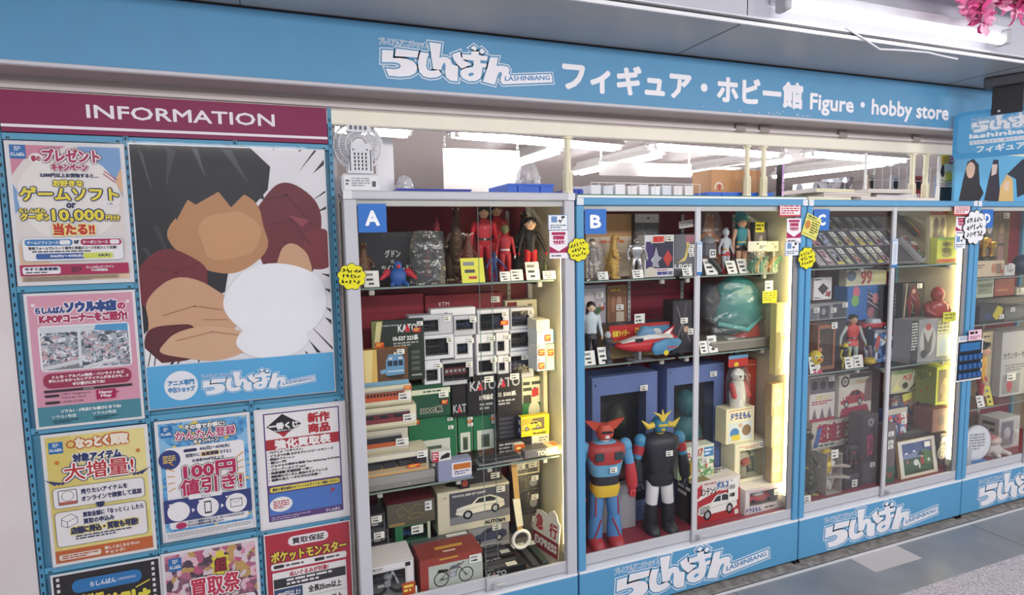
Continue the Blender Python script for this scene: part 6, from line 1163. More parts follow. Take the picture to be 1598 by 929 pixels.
carton('clear bag of dark parts with white tags at the middle stile of case B', (1050, 470, 556, 1080), .22, .08, '3a363c', [('l', [(.1, .1), (.5, .6), (.9, .2)], .003, '9a949a'), ('l', [(.2, .9), (.6, .4)], .002, 'B8B4B8'), ('l', [(.7, .95), (.4, .3), (.9, .5)], .002, '8a868a'), ('e', .7, .45, .12, .06, 'D0A890'), ('p', [(.1, .0), (.5, .2), (.4, .4)], '1c1a1e')], nm='toy_bag', cat='toy bag', tol=.06, tags=[(.55, .62), (.9, .4, .03, .03)], wrap=True)
for px, lb in [((912, 550, 566, 930), 'white price card below the black-haired doll in case B'), ((935, 544, 564, 951), 'white price card in front of the small dark trophy')]:
    pcard(lb, px, .158, group='price cards on the second level of case B')
# the wrapped globe on its tray
X0, X1, Z0, Z1 = fit(1122, 524, 541, 1199, .17, None, 'globe', .06, .05)
root = empty('globe', ((X0+X1)/2, .26, Z0), 'large teal globe in crinkled clear wrap on a wide grey tray in case B', 'globe', 'goods on the second shelf of case B')
m = MB(); m.box(-(X1-X0)/2-.05, (X1-X0)/2, -.10, .13, 0, .05, '8E877C', .004); m.box(-(X1-X0)/2-.06, (X1-X0)/2+.005, -.105, -.1, .04, .052, 'A09a90'); m.build('tray', root)
gx, gz = at(1152, 474, .26); cx = gx-(X0+X1)/2; cz = gz-Z0
cz = min(cz, .205); m = MB(); m.ell((cx-.01, .01, cz), (.150, .10, .150), '3F9490', 28, 18); m.tube([(cx-.15, -.03, cz-.08), (cx-.02, -.09, cz-.11), (cx+.12, -.03, cz-.06)], .012, '5FB4AC', 8); m.build('sphere', root)
m = MB(); m.loft([(cx-.18, .03, cz-.05, .04, .05), (cx-.18, .02, cz+.05, .07, .07), (cx-.17, .02, cz+.11, .04, .04)], '35363c', 14); m.build('dark_part', root)
m = MB(); m.loft([(cx+.04, 0, .051, .08, .06), (cx+.05, 0, .12, .06, .05), (cx+.05, 0, .16, .03, .03)], 'C03A34', 14, 3); m.build('red_base', root)
bag(root, -(X1-X0)/2-.06, min((X1-X0)/2+.03, 2.305-(X0+X1)/2), -.10, .12, .05, .335, 77, 'clear_wrap', 12, .022)
ptag(root, (X1-X0)/2-.03, .31, -.115, .05, .05); t = MB(); t.box((X1-X0)/2-.07, (X1-X0)/2+.02, -.118, -.117, .225, .285, 'E8E030'); t.prints([('b', .08, .15, .92, .9, 4, '7a7418')], front(.09, .06, -.118, (X1-X0)/2-.07, .225), .09, .06); t.build('yellow_tag', root)
for px, lb in [((1094, 534, 548, 1106), 'small white price card left of the globe tray in case B'), ((1107, 526, 546, 1121), 'larger white price card beside the wrapped globe in case B')]:
    pcard(lb, px, .155, group='price cards on the second level of case B', base=1.0754)
carton('tall yellow card pack in a crumpled bag by the lamp of case B', (1211, 474, 586, 1229), .075, .04, 'E4D88C', [('r', 0, 0, .45, .6, 'B0A070'), ('r', .5, .1, 1, .4, '9A9488'), ('l', [(.1, .9), (.6, .4), (.3, .1)], .003, 'F4F0D8'), ('l', [(.8, .95), (.5, .6)], .002, 'F8F4E0'), ('b', .55, .45, .95, .55, 2, '8a8040')], nm='card_pack', cat='toy pack', base=at(1211, 586, .075)[1], wrap=True)
# ---- bottom of case B
GX = 'large boxes at the bottom of case B'
def bigwin(label, px, y, d, L, badge, mk, base=None):
    o = winbox(label, px, y, d, '6678AC', (.12, .14 if badge is None else .30, .82, .88), '3c3e44', None, base=base or .2624, group=GX, L=L, make=mk, tags=[(.78, .90)] if badge is None else [(.80, .93)], nm='figure_box', cat='figure box')
    return o
def bust(body, band, dark='202226'):
    def f(o, a, b, c, e, d):
        m = MB(); w, h = b-a, e-c; cx = (a+b)/2+w*.03; cy = min(d*.5, .12)
        m.loft([(cx, cy, c+.002, w*.36, .06), (cx, cy, c+h*.35, w*.36, .07), (cx, cy, c+h*.5, w*.28, .06), (cx, cy, c+h*.56, w*.12, .04)], body, 18); m.ell((cx, cy, c+h*.72), (w*.2, .06, h*.16), body, 16, 10); m.build('figure', o)
        m = MB(); m.loft([(cx, cy, c+h*.22, w*.38, .073), (cx, cy, c+h*.30, w*.38, .073)], band, 18); m.build('band', o)
    return f
bigwin('blue window box with a dark figure behind the red and light blue robot', (924, 591, None, 1026), .25, .16, [('e', .05, .95, .012, .009, '2a2e44'), ('r', .06, .02, .94, .10, '5A6A9C')], None, bust('2c3228', '7a2a28'))
o = bigwin('taller blue window box with a BLUE COLOR badge in the middle of case B', (1041, 576, None, 1130), .268, .15, [('e', .05, .97, .012, .007, '2a2e44'), ('R', .60, .34, .84, .45, .004, '1E3C78'), ('t', 'BLUE', .63, .40, .80, .43, 'E8ECF4', .0008), ('t', 'COLOR', .63, .36, .82, .39, 'E8ECF4', .0008), ('l', [(.15, .05), (.3, .2), (.5, .24), (.7, .2), (.9, .26), (.95, .1)], .004, '3A3C78'), ('l', [(.6, .24), (.75, .1), (.92, .2)], .004, '3A3C78')], 1, bust('2A6A74', '8a3a34'))
for px, lb, yy in [((935, 764, None, 992), 'grey carton standing behind the feet of the red robot', .203), ]:
    carton(lb, px, yy, .042, 'A09EA4', [('l', [(0, .5), (1, .5)], .0015, '8a888e')], base=.2624)
carton('pale grey carton between the two large robots at the back of case B', (993, 795, None, 1000), .17, .06, 'A8A6AA', base=.2624) if False else None
# large robots, generic vinyl toys
def big_robot(label, px, y, c, rz=-.15, horns=False, base=.2624):
    X, Z, W, H = place(px, y, base, label); k = H; root = empty('toy_robot', (X, y, Z), label, 'toy robot', 'two large toy robots', rz)
    m = MB(); m.loft([(0, 0, .385*k, .10*k, .07*k), (0, 0, .44*k, .115*k, .078*k), (0, 0, .475*k, .108*k, .075*k)], c['hip'], 20, 2.8); m.build('hip', root)
    m = MB(); m.loft([(0, 0, .475*k, .104*k, .072*k), (0, 0, .545*k, .112*k, .078*k)], c['belt'], 20, 2.8); m.build('belt', root)
    m = MB(); m.loft([(0, 0, .545*k, .112*k, .078*k), (0, 0, .62*k, .13*k, .085*k), (0, 0, .715*k, .15*k, .09*k), (0, 0, .765*k, .145*k, .082*k), (0, 0, .795*k, .06*k, .05*k)], c['body'], 20, 2.8); tr = m.build('torso', root)
    m = MB(); ch = c['chest']
    m.loft([(0, -.01*k, .64*k, .12*k, .085*k), (0, -.012*k, .70*k, .148*k, .092*k), (0, -.01*k, .765*k, .146*k, .084*k), (0, -.004*k, .785*k, .10*k, .062*k)], ch, 20, 2.8)
    if c.get('plate'):
        for s in (-1, 1): m.box(s*.075*k-.035*k, s*.075*k+.035*k, -.108*k, -.095*k, .675*k, .735*k, c['plate'], .006)
    m.build('chest_plate', tr)
    m = MB(); m.tube([(0, 0, .785*k), (0, 0, .815*k)], .035*k, c['neck'], 12); m.build('neck', root)
    m = MB(); m.loft([(0, 0, .81*k, .045*k, .045*k), (0, -.005*k, .84*k, .062*k, .06*k), (0, 0, .885*k, .066*k, .062*k), (0, 0, .92*k, .04*k, .04*k)], c['head'], 18, 2.5); m.box(-.04*k, .04*k, -.068*k, -.055*k, .862*k, .882*k, c['visor'], .003); m.box(-.018*k, .018*k, -.066*k, -.055*k, .825*k, .852*k, c['neck'], .003)
    h = m.build('head', root)
    if horns:
        for s in (-1, 1):
            m = MB(); m.tube([(s*.05*k, -.01*k, .868*k), (s*.11*k, -.02*k, .858*k), (s*.165*k, -.02*k, .915*k)], [.026*k, .024*k, .002*k], c['horn'], 10); m.build('horn', h)
        m = MB(); [m.tube([(0, -.05*k, .905*k), (q*.4, -.055*k, .955*k), (q, -.045*k, .998*k-abs(q)*.25)], [.014*k, .013*k, .002*k], c['horn'], 8) for q in (-.075*k, 0, .075*k)]; m.build('crest', h)
    else:
        for s in (-1, 1):
            m = MB(); m.extr([(s*.04*k, .86*k), (s*.09*k, .885*k), (s*.155*k, .955*k), (s*.10*k, .95*k), (s*.02*k, .925*k)], lambda u, v, n: (u, n, v), -.012*k, .012*k, c['head']); m.build('ear_fin', h)
    for s in (-1, 1):
        a = Vector((s*.165*k, 0, .745*k)); e = Vector((s*.20*k, -.005*k, .60*k)); w_ = Vector((s*.205*k, -.03*k, .45*k))
        m = MB(); m.ell(a, (.05*k, .05*k, .055*k), c['shoulder'], 14, 10); m.tube([a, e], [.042*k, .036*k], c['shoulder'], 12, 'round'); c.get('band') and m.tube([a*.75+e*.25, a*.3+e*.7], [.047*k, .045*k], c['band'], 14); ar = m.build('arm', root)
        m = MB(); m.tube([e, e*.5+w_*.5, w_], [.038*k, .046*k, .044*k], c['fore'], 14, 'round')
        if c.get('blade'): m.extr([(s*.245*k, .44*k), (s*.262*k, .46*k), (s*.252*k, .585*k), (s*.238*k, .50*k)], lambda u, v, n: (u, -.05*k+n, v), -.006*k, .006*k, c['blade'])
        m.build('forearm', ar)
        m = MB(); m.ell(w_+Vector((0, -.004*k, -.045*k)), (.030*k, .034*k, .034*k), c['hand'], 12, 8)
        for q in range(4): m.tube([w_+Vector((s*.012*k, -.028*k+.017*k*q, -.045*k)), w_+Vector((s*.008*k, -.03*k+.017*k*q, -.082*k)), w_+Vector((-s*.014*k, -.03*k+.017*k*q, -.078*k))], .0105*k, c['hand'], 7, 'round')
        m.tube([w_+Vector((-s*.018*k, -.03*k, -.035*k)), w_+Vector((-s*.026*k, -.044*k, -.065*k))], .0105*k, c['hand'], 7, 'round'); m.build('hand', ar)
        hp = Vector((s*.058*k, 0, .40*k)); kn = Vector((s*.072*k, -.004*k, .225*k)); an = Vector((s*.078*k, .004*k, .05*k))
        m = MB(); m.tube([hp, kn], [.054*k, .048*k], c['thigh'], 14, 'round'); lg = m.build('leg', root)
        m = MB(); m.tube([kn+Vector((0, 0, .012*k)), kn*.5+an*.5, an], [.047*k, .056*k, .058*k], c['shin'], 14)
        if c.get('stripe'):
            m.tube([(s*.045*k, -.05*k, .21*k), (s*.078*k, -.060*k, .13*k), (s*.10*k, -.05*k, .07*k)], .006*k, c['stripe'], 6); m.tube([(s*.085*k, -.046*k, .38*k), (s*.09*k, -.05*k, .24*k)], .006*k, c['stripe'], 6)
        m.build('shin', lg)
        m = MB(); m.loft([(an.x, -.03*k, 0, .056*k, .095*k), (an.x, -.03*k, .02*k, .058*k, .096*k), (an.x, -.012*k, .055*k, .05*k, .06*k), (an.x, .002*k, .075*k, .045*k, .045*k)], c['foot'], 16, 2.4); m.build('foot', lg)
    ptag(root, .03*k, .66*k if horns else .605*k, -.105*k, .034, .026)
    return root
big_robot('large red, light blue and yellow toy robot with pointed ears in case B', (908, 650, None, 977), .125, dict(hip='E0B83C', belt='33323a', body='6CA8CC', chest='B03A3C', plate='34444A', neck='D8D8DC', head='C04A38', visor='26282e', shoulder='5F9CC8', fore='B8323A', hand='B8323A', thigh='5488C0', shin='5488C0', stripe='B0303A', foot='A8323A'))
big_robot('large black and blue toy robot with yellow horns and white thighs in case B', (988, 642, None, 1070), .14, dict(hip='26272e', belt='26272e', body='2a2b33', chest='30313a', neck='D0A83C', head='2F7A9C', visor='E0C040', horn='E8C850', shoulder='4A90B8', fore='23252e', hand='262A38', thigh='E4E2E4', shin='22242c', foot='22242c', blade='E0B038', band='B0323A'), horns=True)
def toy_head(o, a, b, c, e, d):
    m = MB(); w, h = b-a, e-c; cx = a+w*.32
    m.loft([(cx, .05, c, w*.2, .03), (cx, .05, c+h*.3, w*.16, .03), (cx, .05, c+h*.38, w*.10, .025)], 'A8A488', 14); m.ell((cx, .05, c+h*.62), (w*.30, .035, h*.30), 'C8C0A0', 16, 10); m.build('toy_figure', o)
    m = MB(); m.ell((cx+w*.02, .02, c+h*.54), (w*.20, .016, h*.16), 'A83A34', 12, 8); m.build('mouth', o)
def toy_car(o, a, b, c, e, d):
    m = MB(); w, h = b-a, e-c; cx = (a+b)/2
    m.loft([(cx, .05, c+.008, w*.4, .03), (cx, .05, c+h*.4, w*.42, .032), (cx, .05, c+h*.5, w*.38, .028)], 'B8343C', 16, 3.5); m.loft([(cx, .05, c+h*.5, w*.2, .024), (cx, .05, c+h*.8, w*.14, .02)], 'C8C8CC', 14, 3); m.build('car_model', o)
    for s in (-1, 1): m = MB(); m.tube([(cx+s*w*.26, .014, c+h*.16), (cx+s*w*.26, .026, c+h*.16)], h*.15, '18181c', 12); m.build('wheel', o)
carton('red and white box picturing a white car with a red light, case B', (1080, 756, None, 1155), .10, .12, 'E0D4D0', [('r', .0, .0, 1, .70, 'B02A32'), ('p', [(0, .50), (1, .92), (1, .98), (0, .72)], 'ECE6E2'), ('p', [(.02, .78), (.2, .95), (.22, .72), (.12, .6)], 'C03038'), ('t', 'コンテンシ', .16, .66, .5, .82, '2a2428', .0016), ('t', 'ポルスター', .5, .76, .94, .93, '2C6AA8', .0016), ('b', .25, .9, .6, .96, 1, 'B06060')] + carprint(.12, .06, .94, .64, 'ECEAE6') + [('p', [(.14, .2), (.3, .28), (.4, .44), (.2, .4)], 'D8D4D0'), ('b', .16, .22, .36, .4, 5, '2a2a30'), ('e', .55, .68, .05, .045, 'C8302C'), ('r', .5, .62, .62, .65, '8a8a90'), ('r', .88, .06, .96, .18, 'E8E4E0')], nm='toy_box', cat='toy box', base=.2624, tags=[(.84, .66, .06, .10)], top=[('r', .2, .3, .98, .98, 'E4DCD8'), ('b', .4, .5, .95, .9, 2, '2a2a2e'), ('r', .02, .05, .4, .5, '8A7A50')], left=[('r', 0, 0, 1, 1, '3a3438'), ('b', .1, .6, .9, .9, 2, 'D8D0D0')])
carton('green and white toy box with a red heading behind the middle stile of case B', (1058, 702, 748, 1114), .16, .065, 'D8DCC8', [('r', .0, .0, 1, .58, busy(['8AAC80', 'C8D4B8', '5A8C58', 'C84A40', 'E0E4D0', '6A6A60', 'D8D060', '8AAC80'], 50, 2)), ('t', 'ジュ', .06, .66, .34, .90, 'B83838', .0015), ('t', '707', .40, .66, .68, .90, 'B83838', .0015), ('r', .72, .62, .98, .92, '3F7EB8'), ('b', .74, .66, .96, .88, 2, 'E4ECF4')], nm='toy_box', cat='toy box', tags=[(.75, .5)], tol=.1)
winbox('white window box with a red toy car, lowest by the lamp of case B', (1163, 766, None, 1223), .085, .13, 'E4DCDC', (.12, .30, .86, .84), '2e2c34', None, L=[('t', 'ドラえもん', .04, .06, .42, .24, '2A4A9C', .0014), ('b', .52, .1, .9, .2, 1, '2a2a2e'), ('l', [(.05, .91), (.95, .91)], .003, 'C870A0')], make=toy_car, tags=[(.84, .70, .045, .03)], base=.2624, nm='toy_box', cat='toy box')
winbox('cream window box with a wide-mouthed cream toy inside, in the stack by the lamp', (1146, 694, 760, 1199), .16, .10, 'EAE2C4', (.16, .10, .86, .80), '33323a', None, L=[('l', [(.1, .90), (.9, .90)], .003, 'D06050'), ('b', .3, .84, .7, .88, 1, 'B06060')], make=toy_head, tags=[(.78, .90)], tol=.1, nm='toy_box', cat='toy box')
carton('closed cream box with blue Japanese lettering on the wide-mouthed toy window box', (1133, 640, 690, 1177), .17, .08, 'EEE4BC', [('t', 'ドラえもん', .18, .68, .86, .86, '2A4A9C', .002), ('l', [(.1, .93), (.9, .95)], .003, 'D06050'), ('r', .08, .06, .92, .60, 'DCE0DC'), ('e', .3, .3, .16, .14, '3F7EB8'), ('e', .72, .34, .16, .16, '8A6A4C'), ('r', .2, .08, .5, .24, 'E0C838'), ('e', .5, .5, .06, .06, 'D8A888')], nm='toy_box', cat='toy box', tol=.1)
X0, X1, Z0, Z1 = fit(1136, 562, 640, 1166, .20, None, 'doll bag', .06, .05)
root = empty('doll_pack', ((X0+X1)/2, .20, Z0), 'white soft doll in a clear bag under a red and blue header card', 'doll pack'); hw = (X1-X0)/2; H = Z1-Z0
m = MB(); m.box(-hw, hw, -.002, .002, H*.84, H*1.08, 'C83A38'); m.prints([('r', 0, .7, 1, 1, '6AA0C8'), ('e', .4, .2, .12, .2, 'E8C840')], front(2*hw, H*.24, -.002, -hw, H*.84), 2*hw, H*.24); m.build('header_card', root)
m = MB(); m.loft([(0, 0, 0, hw*.7, .03), (0, 0, H*.3, hw*.75, .035), (0, 0, H*.55, hw*.45, .028)], 'E8E4D8', 14); m.ell((0, 0, H*.66), (hw*.55, .035, H*.14), 'F0ECE0'); m.ell((-hw*.2, -.034, H*.66), (.006, .004, .008), '2a2a2a', 8, 6); m.ell((hw*.2, -.034, H*.66), (.006, .004, .008), '2a2a2a', 8, 6); m.build('soft_doll', root)
for s in (-1, 1): m = MB(); m.tube([(s*hw*.6, 0, H*.45), (s*hw*.75, -.03, H*.25)], [.016, .012], 'C8403C', 8, 'round'); m.build('arm', root)
bag(root, -hw*.98, hw*.98, -.045, .04, 0, H*.86, 5, amp=.008)
carton('tall dull red board game box standing at the back by the lamp of case B', (1163, 562, None, 1181), .275, .06, 'A8382C', [('r', .1, .5, .9, .9, 'B84434'), ('l', [(.1, .96), (.9, .96)], .003, 'D8A890')], base=.2624, nm='toy_box', cat='toy box')
for q, (px, lb) in enumerate([((1204, 700, 764, 1223), 'lowest tan box of the stack standing in for side-wall reflections in case B'), ((1204, 650, 699, 1223), 'middle tan box of the stack standing in for side-wall reflections in case B'), ((1204, 600, 649, 1223), 'topmost tan box of the stack standing in for side-wall reflections in case B')]):  # boxes added in place of the yellowish reflection in the side wall
    carton(lb, px, .10, .044, ['B8A078', 'BCA884', 'B49A70'][q], [('r', .12, .3, .9, .8, 'C8B898'), ('b', .2, .4, .8, .7, 4, '7a6a50')], tol=.08, nm='toy_box', cat='toy box', wrap=True)
# ================================================================ goods in case C
S0 = Vector((0, .135, 1.4665)); top_z = at(1330, 338, .41)[1]; S1 = Vector((0, .41, top_z)); sd = (S1-S0); SL = sd.length; sd.normalize(); sn = Vector((0, -sd.z, sd.y))
def on_slope(px, py):
    q = ray(px, py); o = Vector((0, CAMY, CAMZ)); t = (S0-o).dot(sn)/q.dot(sn); p = o+q*t; return p.x, (p-S0).dot(sd)
slope_rx = math.atan2(sd.z, sd.y)        # lie flat, then tilt up at the back
def slope_frame(x0, t0): return lambda u, v, n: tuple(Vector((x0+u, 0, 0)) + S0 + sd*(t0+v) + sn*n)
xa = max(2.352, on_slope(1268, 405)[0]); xb = on_slope(1386, 370)[0]+.03; 
root = empty('card_stand', (xa, .135, 1.4604), 'sloped dark stand holding rows of trading cards on the top shelf of case C', 'card stand')
mb = MB(); f = slope_frame(0, 0); mb.extr([(xa, 0), (xb, 0), (xb, SL), (xa, SL)], f, -.006, -.001, '55'+'5258'); wmb(mb, 'slope_board', root)
mb = MB()
for x in (xa, xb-.005): mb.extr([(.135, 1.4604), (.42, 1.4604), (.42, top_z-.005), (.137, 1.4612)], lambda u, v, n: (n, u, v), x, x+.005, '4a484e')
wmb(mb, 'side_plate', root) if False else None
for x in (xa, xb-.005): mb = MB(); mb.extr([(.14, 1.4604), (.415, 1.4604), (.415, top_z-.012), (.14, 1.4610)], lambda u, v, n: (n, u, v), x, x+.005, '4a484e'); wmb(mb, 'side_plate', root)
for t in (.001, SL*.36, SL*.69): mb = MB(); mb.extr([(xa, t), (xb, t), (xb, t+.003), (xa, t+.003)], f, 0, .010, '8a8890'); wmb(mb, 'ledge', root)
ROWS = [('bottom', 405, [(1276, 0), (1291, 0), (1307, 0), (1321.5, 1), (1338, 1), (1356, 1), (1370.5, 1), (1382.5, 1)]), ('middle', 380, [(1273, 0), (1290.5, 0), (1310, 1), (1326.5, 1), (1345, 1), (1358.5, 1), (1373, 1), (1384.5, 1)]), ('top', 353.5, [(1284, 0), (1299.5, 1), (1314, 1), (1333, 1), (1346.5, 1), (1360, 1), (1374, 1)])]
ORD = ['first', 'second', 'third', 'fourth', 'fifth', 'sixth', 'seventh', 'eighth']
PAL = [['B8B4B4', '8A8490', '5a5460', 'D8D4D0'], ['C8B870', '8C7C58', 'E0DCC8', '4a4438'], ['A85A48', 'D8C8B8', '5a3a38', '8A7A70'], ['6E8A50', 'C8D088', '3a4a30', 'E0E0C0'], ['4A5A88', 'A8B4D0', '2a3040', 'D8D8E0'], ['C88A98', 'E8D0D4', '6a4048', '4a4448']]
ci = 0
for r_, (rw, cy, cs) in enumerate(ROWS):
    tb = (.005, SL*.36+.004, SL*.69+.004)[r_]; hh = (SL*.36-.012, SL*.33-.012, SL*.31-.012)[r_]
    for k, (cx, tagged) in enumerate(cs):
        x, t = on_slope(cx, cy); nx = on_slope(cs[k+1][0], cy)[0] if k+1 < len(cs) else x+.052
        w_ = min(.046 if tagged else .056, (nx-x)*.9 if k+1 < len(cs) else 9, 2*(xb-.004-x), 2*(x-xa-.002))
        if k: w_ = min(w_, (x-on_slope(cs[k-1][0], cy)[0])*.9)
        f = slope_frame(x-w_/2, tb); mb = MB(); mb.extr([(0, 0), (w_, 0), (w_, hh), (0, hh)], f, .0005, .0025, '77'+'757c')
        g = lambda u, v, n, f=f, w_=w_, hh=hh: f(u*w_, v*hh, .0025+n); pal = PAL[(ci*5+r_) % 6]; hl = .58 if tagged else .9
        yl = (rw, k) in (('bottom', 2), ('middle', 3), ('middle', 4), ('middle', 5), ('bottom', 6))
        mb.prints([('r', .08, .04, .92, hl, 'E8E0B0' if yl else 'C8C4C4'), ('r', .14, .08, .86, hl-.05, busy(pal, 110, ci % 7)), ('e', .5, hl*.5, .22, hl*.28, pal[ci % 4]), ('e', .45, hl*.62, .12, hl*.14, pal[(ci+1) % 4])] + ([('r', .14, .08, .86, .2, 'D8C83C')] if yl else []), g, w_, hh)
        o = mb.build('trading_card', None); tag(o, '%s trading card from the post side in the %s row of the sloped stand' % (ORD[k], rw), 'trading card', 'trading cards on the sloped stand'); ci += 1
        if tagged:
            t_ = MB(); t_.extr([(w_*.06, hh*.64), (w_*.92, hh*.64), (w_*.92, hh*.97), (w_*.06, hh*.97)], lambda u, v, n, f=f: f(u, v, .0032+n), 0, .0006, 'ECEAE2'); t_.prints([('b', .15, .5, .6, .85, 1, '77'+'7777'), ('b', .2, .15, .7, .45, 1, '2a2a2a')], lambda u, v, n, f=f, w_=w_, hh=hh: f(w_*(.06+.86*u), hh*(.64+.33*v), .0038+n), w_*.86, hh*.33); t_.build('price_tag', o)
# sloped comics beyond the stile
def slope_box(label, tl, br, th, col, L, nm='box', cat='box', group=None, tags=()):
    x0, t1 = on_slope(*tl); x1, t0 = on_slope(*br); W, H = x1-x0, t1-t0
    f = slope_frame(x0, max(t0, .002)); mb = MB(); mb.extr([(0, 0), (W, 0), (W, H), (0, H)], f, .0006, th, col); mb.prints(L, lambda u, v, n: f(u*W, v*H, th+n), W, H)
    o = mb.build(nm, None); tag(o, label, cat, group)
    for a, b in tags: t_ = MB(); t_.extr([(W*a-.02, H*b-.015), (W*a+.02, H*b-.015), (W*a+.02, H*b+.015), (W*a-.02, H*b+.015)], lambda u, v, n: f(u, v, th+.003+n), 0, .0006, 'ECEAE2'); t_.build('price_tag', o)
    return o
xc, xd = max(xb+.012, on_slope(1392, 372)[0]), on_slope(1455, 400)[0]+.02; print('STAND2', xc, xd)
root = empty('card_stand', (xc, .135, 1.4604), 'bare sloped clear stand under the two game boxes on the top shelf of case C', 'card stand')
f = slope_frame(0, 0); mb = MB(); mb.extr([(xc, 0), (xd, 0), (xd, SL), (xc, SL)], f, -.005, -.001, '8a8488'); wmb(mb, 'slope_board', root)
for x in (xc, xd-.005): mb = MB(); mb.extr([(.14, 1.4604), (.415, 1.4604), (.415, top_z-.012), (.14, 1.4610)], lambda u, v, n: (n, u, v), x, x+.005, '8a8488'); wmb(mb, 'side_plate', root)
slope_box('white-edged game box with blue and purple art, lower one on the clear sloped stand', (1403, 374), (1446, 410), .025, 'D8D4D4', [('r', .04, .05, .96, .95, busy(['3A4A80', '6A5A9C', '2a2a44', 'C84A40', 'D8D4DC', '4A78B0', '3A3A58'], 60, 4)), ('r', .3, .14, .86, .38, 'D8D860'), ('t', 'トラ魂', .36, .17, .82, .35, '2a2a20', .001), ('r', .1, .4, .5, .58, 'C83A38'), ('r', .7, .6, .94, .95, '4A90C8'), ('r', 0, 0, .1, 1, '2a2a30')], 'game_box', 'game box', tags=[(.84, .66)])
slope_box('brown-black game box with a yellow corner, upper one on the clear sloped stand', (1394, 336), (1434, 370), .025, '5A4A40', [('r', .0, .0, 1, 1, '4a4038'), ('r', .3, .0, 1, .22, 'D85A38'), ('e', .85, .4, .16, .24, 'D8C860'), ('p', [(.1, .3), (.4, .8), (.6, .5), (.3, .2)], '6a6054'), ('e', .35, .62, .12, .1, 'B8A878')], 'game_box', 'game box', tags=[(.62, .9)])
for px, lb, c in [((1388.5, 380, None, 1398), 'narrow dark magazine box behind the middle stile on the top shelf of case C', '2c2a34')]:
    pass
carton('tall cream box with a red heading, high by the lamp of case C', (1453, 323, None, 1479), .105, .022, 'C8BC94', [('r', 0, .86, 1, 1, 'B84438'), ('b', .15, .89, .85, .97, 1, 'E8D0B0'), ('e', .35, .68, .16, .14, '6A5A50'), ('e', .72, .68, .15, .13, '77'+'6658'), ('e', .35, .4, .2, .2, '84'+'7060'), ('e', .7, .38, .2, .2, '6a6054'), ('b', .1, .05, .9, .2, 3, '4a4038')], base=1.4604, nm='toy_box', cat='toy box')
carton('yellow-green box with three round faces by the lamp of case C', (1462, 371, 434, 1492), .062, .04, 'D8DC58', [('r', 0, .9, 1, 1, '8CC060'), ('e', .5, .74, .26, .11, 'A8A060'), ('e', .48, .74, .16, .07, '6A6A48'), ('e', .48, .52, .24, .1, '8a8450'), ('e', .5, .34, .26, .1, 'A09058'), ('r', 0, .03, 1, .18, 'D87040'), ('b', .3, .05, .95, .16, 1, 'C84A38'), ('r', 0, 0, 1, .03, '8CC060')], nm='toy_box', cat='toy box', base=1.4604, tol=.1)
# ---- second level of case C
GC2 = 'goods on the second shelf of case C'
carton('white box with a black diamond, standing on the clear display boxes in case C', (1270, 434, 469, 1298), .30, .06, 'E4E0E0', [('p', [(.5, .75), (.82, .5), (.5, .22), (.22, .5)], '3a3a40'), ('b', .05, .86, .6, .95, 1, '4a4448'), ('b', .05, .05, .5, .13, 1, '4a4448'), ('p', [(.6, .2), (.95, .4), (.9, .1)], '8A3A48'), ('e', .75, .3, .08, .08, 'C84A58')], nm='figure_box', cat='figure box', base=at(1270, 469, .30)[1])
wb_top = at(1270, 469, .30)[1]
carton('long clear-fronted box with grey figures and two white tags, under the black diamond box', (1262, 475, 502, 1322), .285, .09, '9A9AA0', [('r', .26, .08, .54, .86, '6a6a72'), ('r', .30, .16, .50, .8, '4a4a52'), ('e', .38, .5, .06, .2, '9a9aa4'), ('r', .62, .1, .98, .9, '55'+'5560'), ('r', .02, .1, .22, .7, '7a7a84')], nm='figure_box', cat='figure box', base=at(1262, 502, .285)[1], tags=[(.18, .62), (.62, .55), (.92, .8)], wrap=True)
carton('plain dark carton under the long clear-fronted box at the back of case C', (1262, 503.5, None, 1322), .29, .09, '4a464e', [('r', .05, .1, .95, .95, '55'+'4e58')], base=.9184)
bpy.data.objects  # (supports are checked by height)
def box_frame_toy(o, a, b, c, e, d):
    m = MB(); w, h = b-a, e-c; cx = (a+b)/2; m.ell((cx-w*.05, .06, c+h*.62), (w*.22, .02, h*.10), 'C8C4BC'); m.tube([(cx, .06, c), (cx, .06, c+h*.5)], .012, '8a8078', 10); m.tube([(cx-w*.5, .03, c+h*.30), (cx-w*.1, .03, c+h*.42)], .012, 'D88A4C', 8, 'round'); m.build('toy_figure', o)
winbox('dark orange-framed window box with a grey toy by the first post of case C', (1276, 509, 571, 1303), .17, .10, '8A5A40', (.10, .08, .88, .92), '5a4a44', None, L=[('l', [(.05, .02), (.05, .98), (.95, .98), (.95, .02)], .004, 'C8743C')], make=box_frame_toy, tags=[(.9, .98, .04, .034)], nm='toy_box', cat='toy box', tol=.07)
X, Z, W, H = place((1263, 546, 571, 1282), .145, None, 'bird', .08); root = empty('bird_figure', (X, .145, Z), 'round yellow bird toy with a pink foot by the first post of case C', 'bird figure', GC2, -.3)
m = MB(); m.ell((0, 0, H*.62), (.036, .034, .040), 'E0C838'); m.build('head', root)
m = MB(); m.loft([(0, 0, H*.12, .022, .02), (0, 0, H*.3, .026, .024), (0, 0, H*.42, .016, .016)], 'E4E0DC', 14); m.build('body', root)
m = MB(); m.ell((.005, -.034, H*.58), (.014, .018, .008), 'E08A38', 10, 6); m.build('beak', root)
for s in (-1, 1):
    m = MB(); m.ell((s*.014, -.030, H*.70), (.008, .006, .011), 'F4F2EE', 10, 7); m.ell((s*.013, -.035, H*.70), (.004, .003, .006), '1a1a1a', 8, 6); m.build('eye', root)
    m = MB(); m.loft([(s*.016, -.012, 0, .016, .024), (s*.016, -.008, .012, .012, .016), (s*.014, 0, H*.16, .007, .007)], 'C85068', 10); m.build('foot', root)
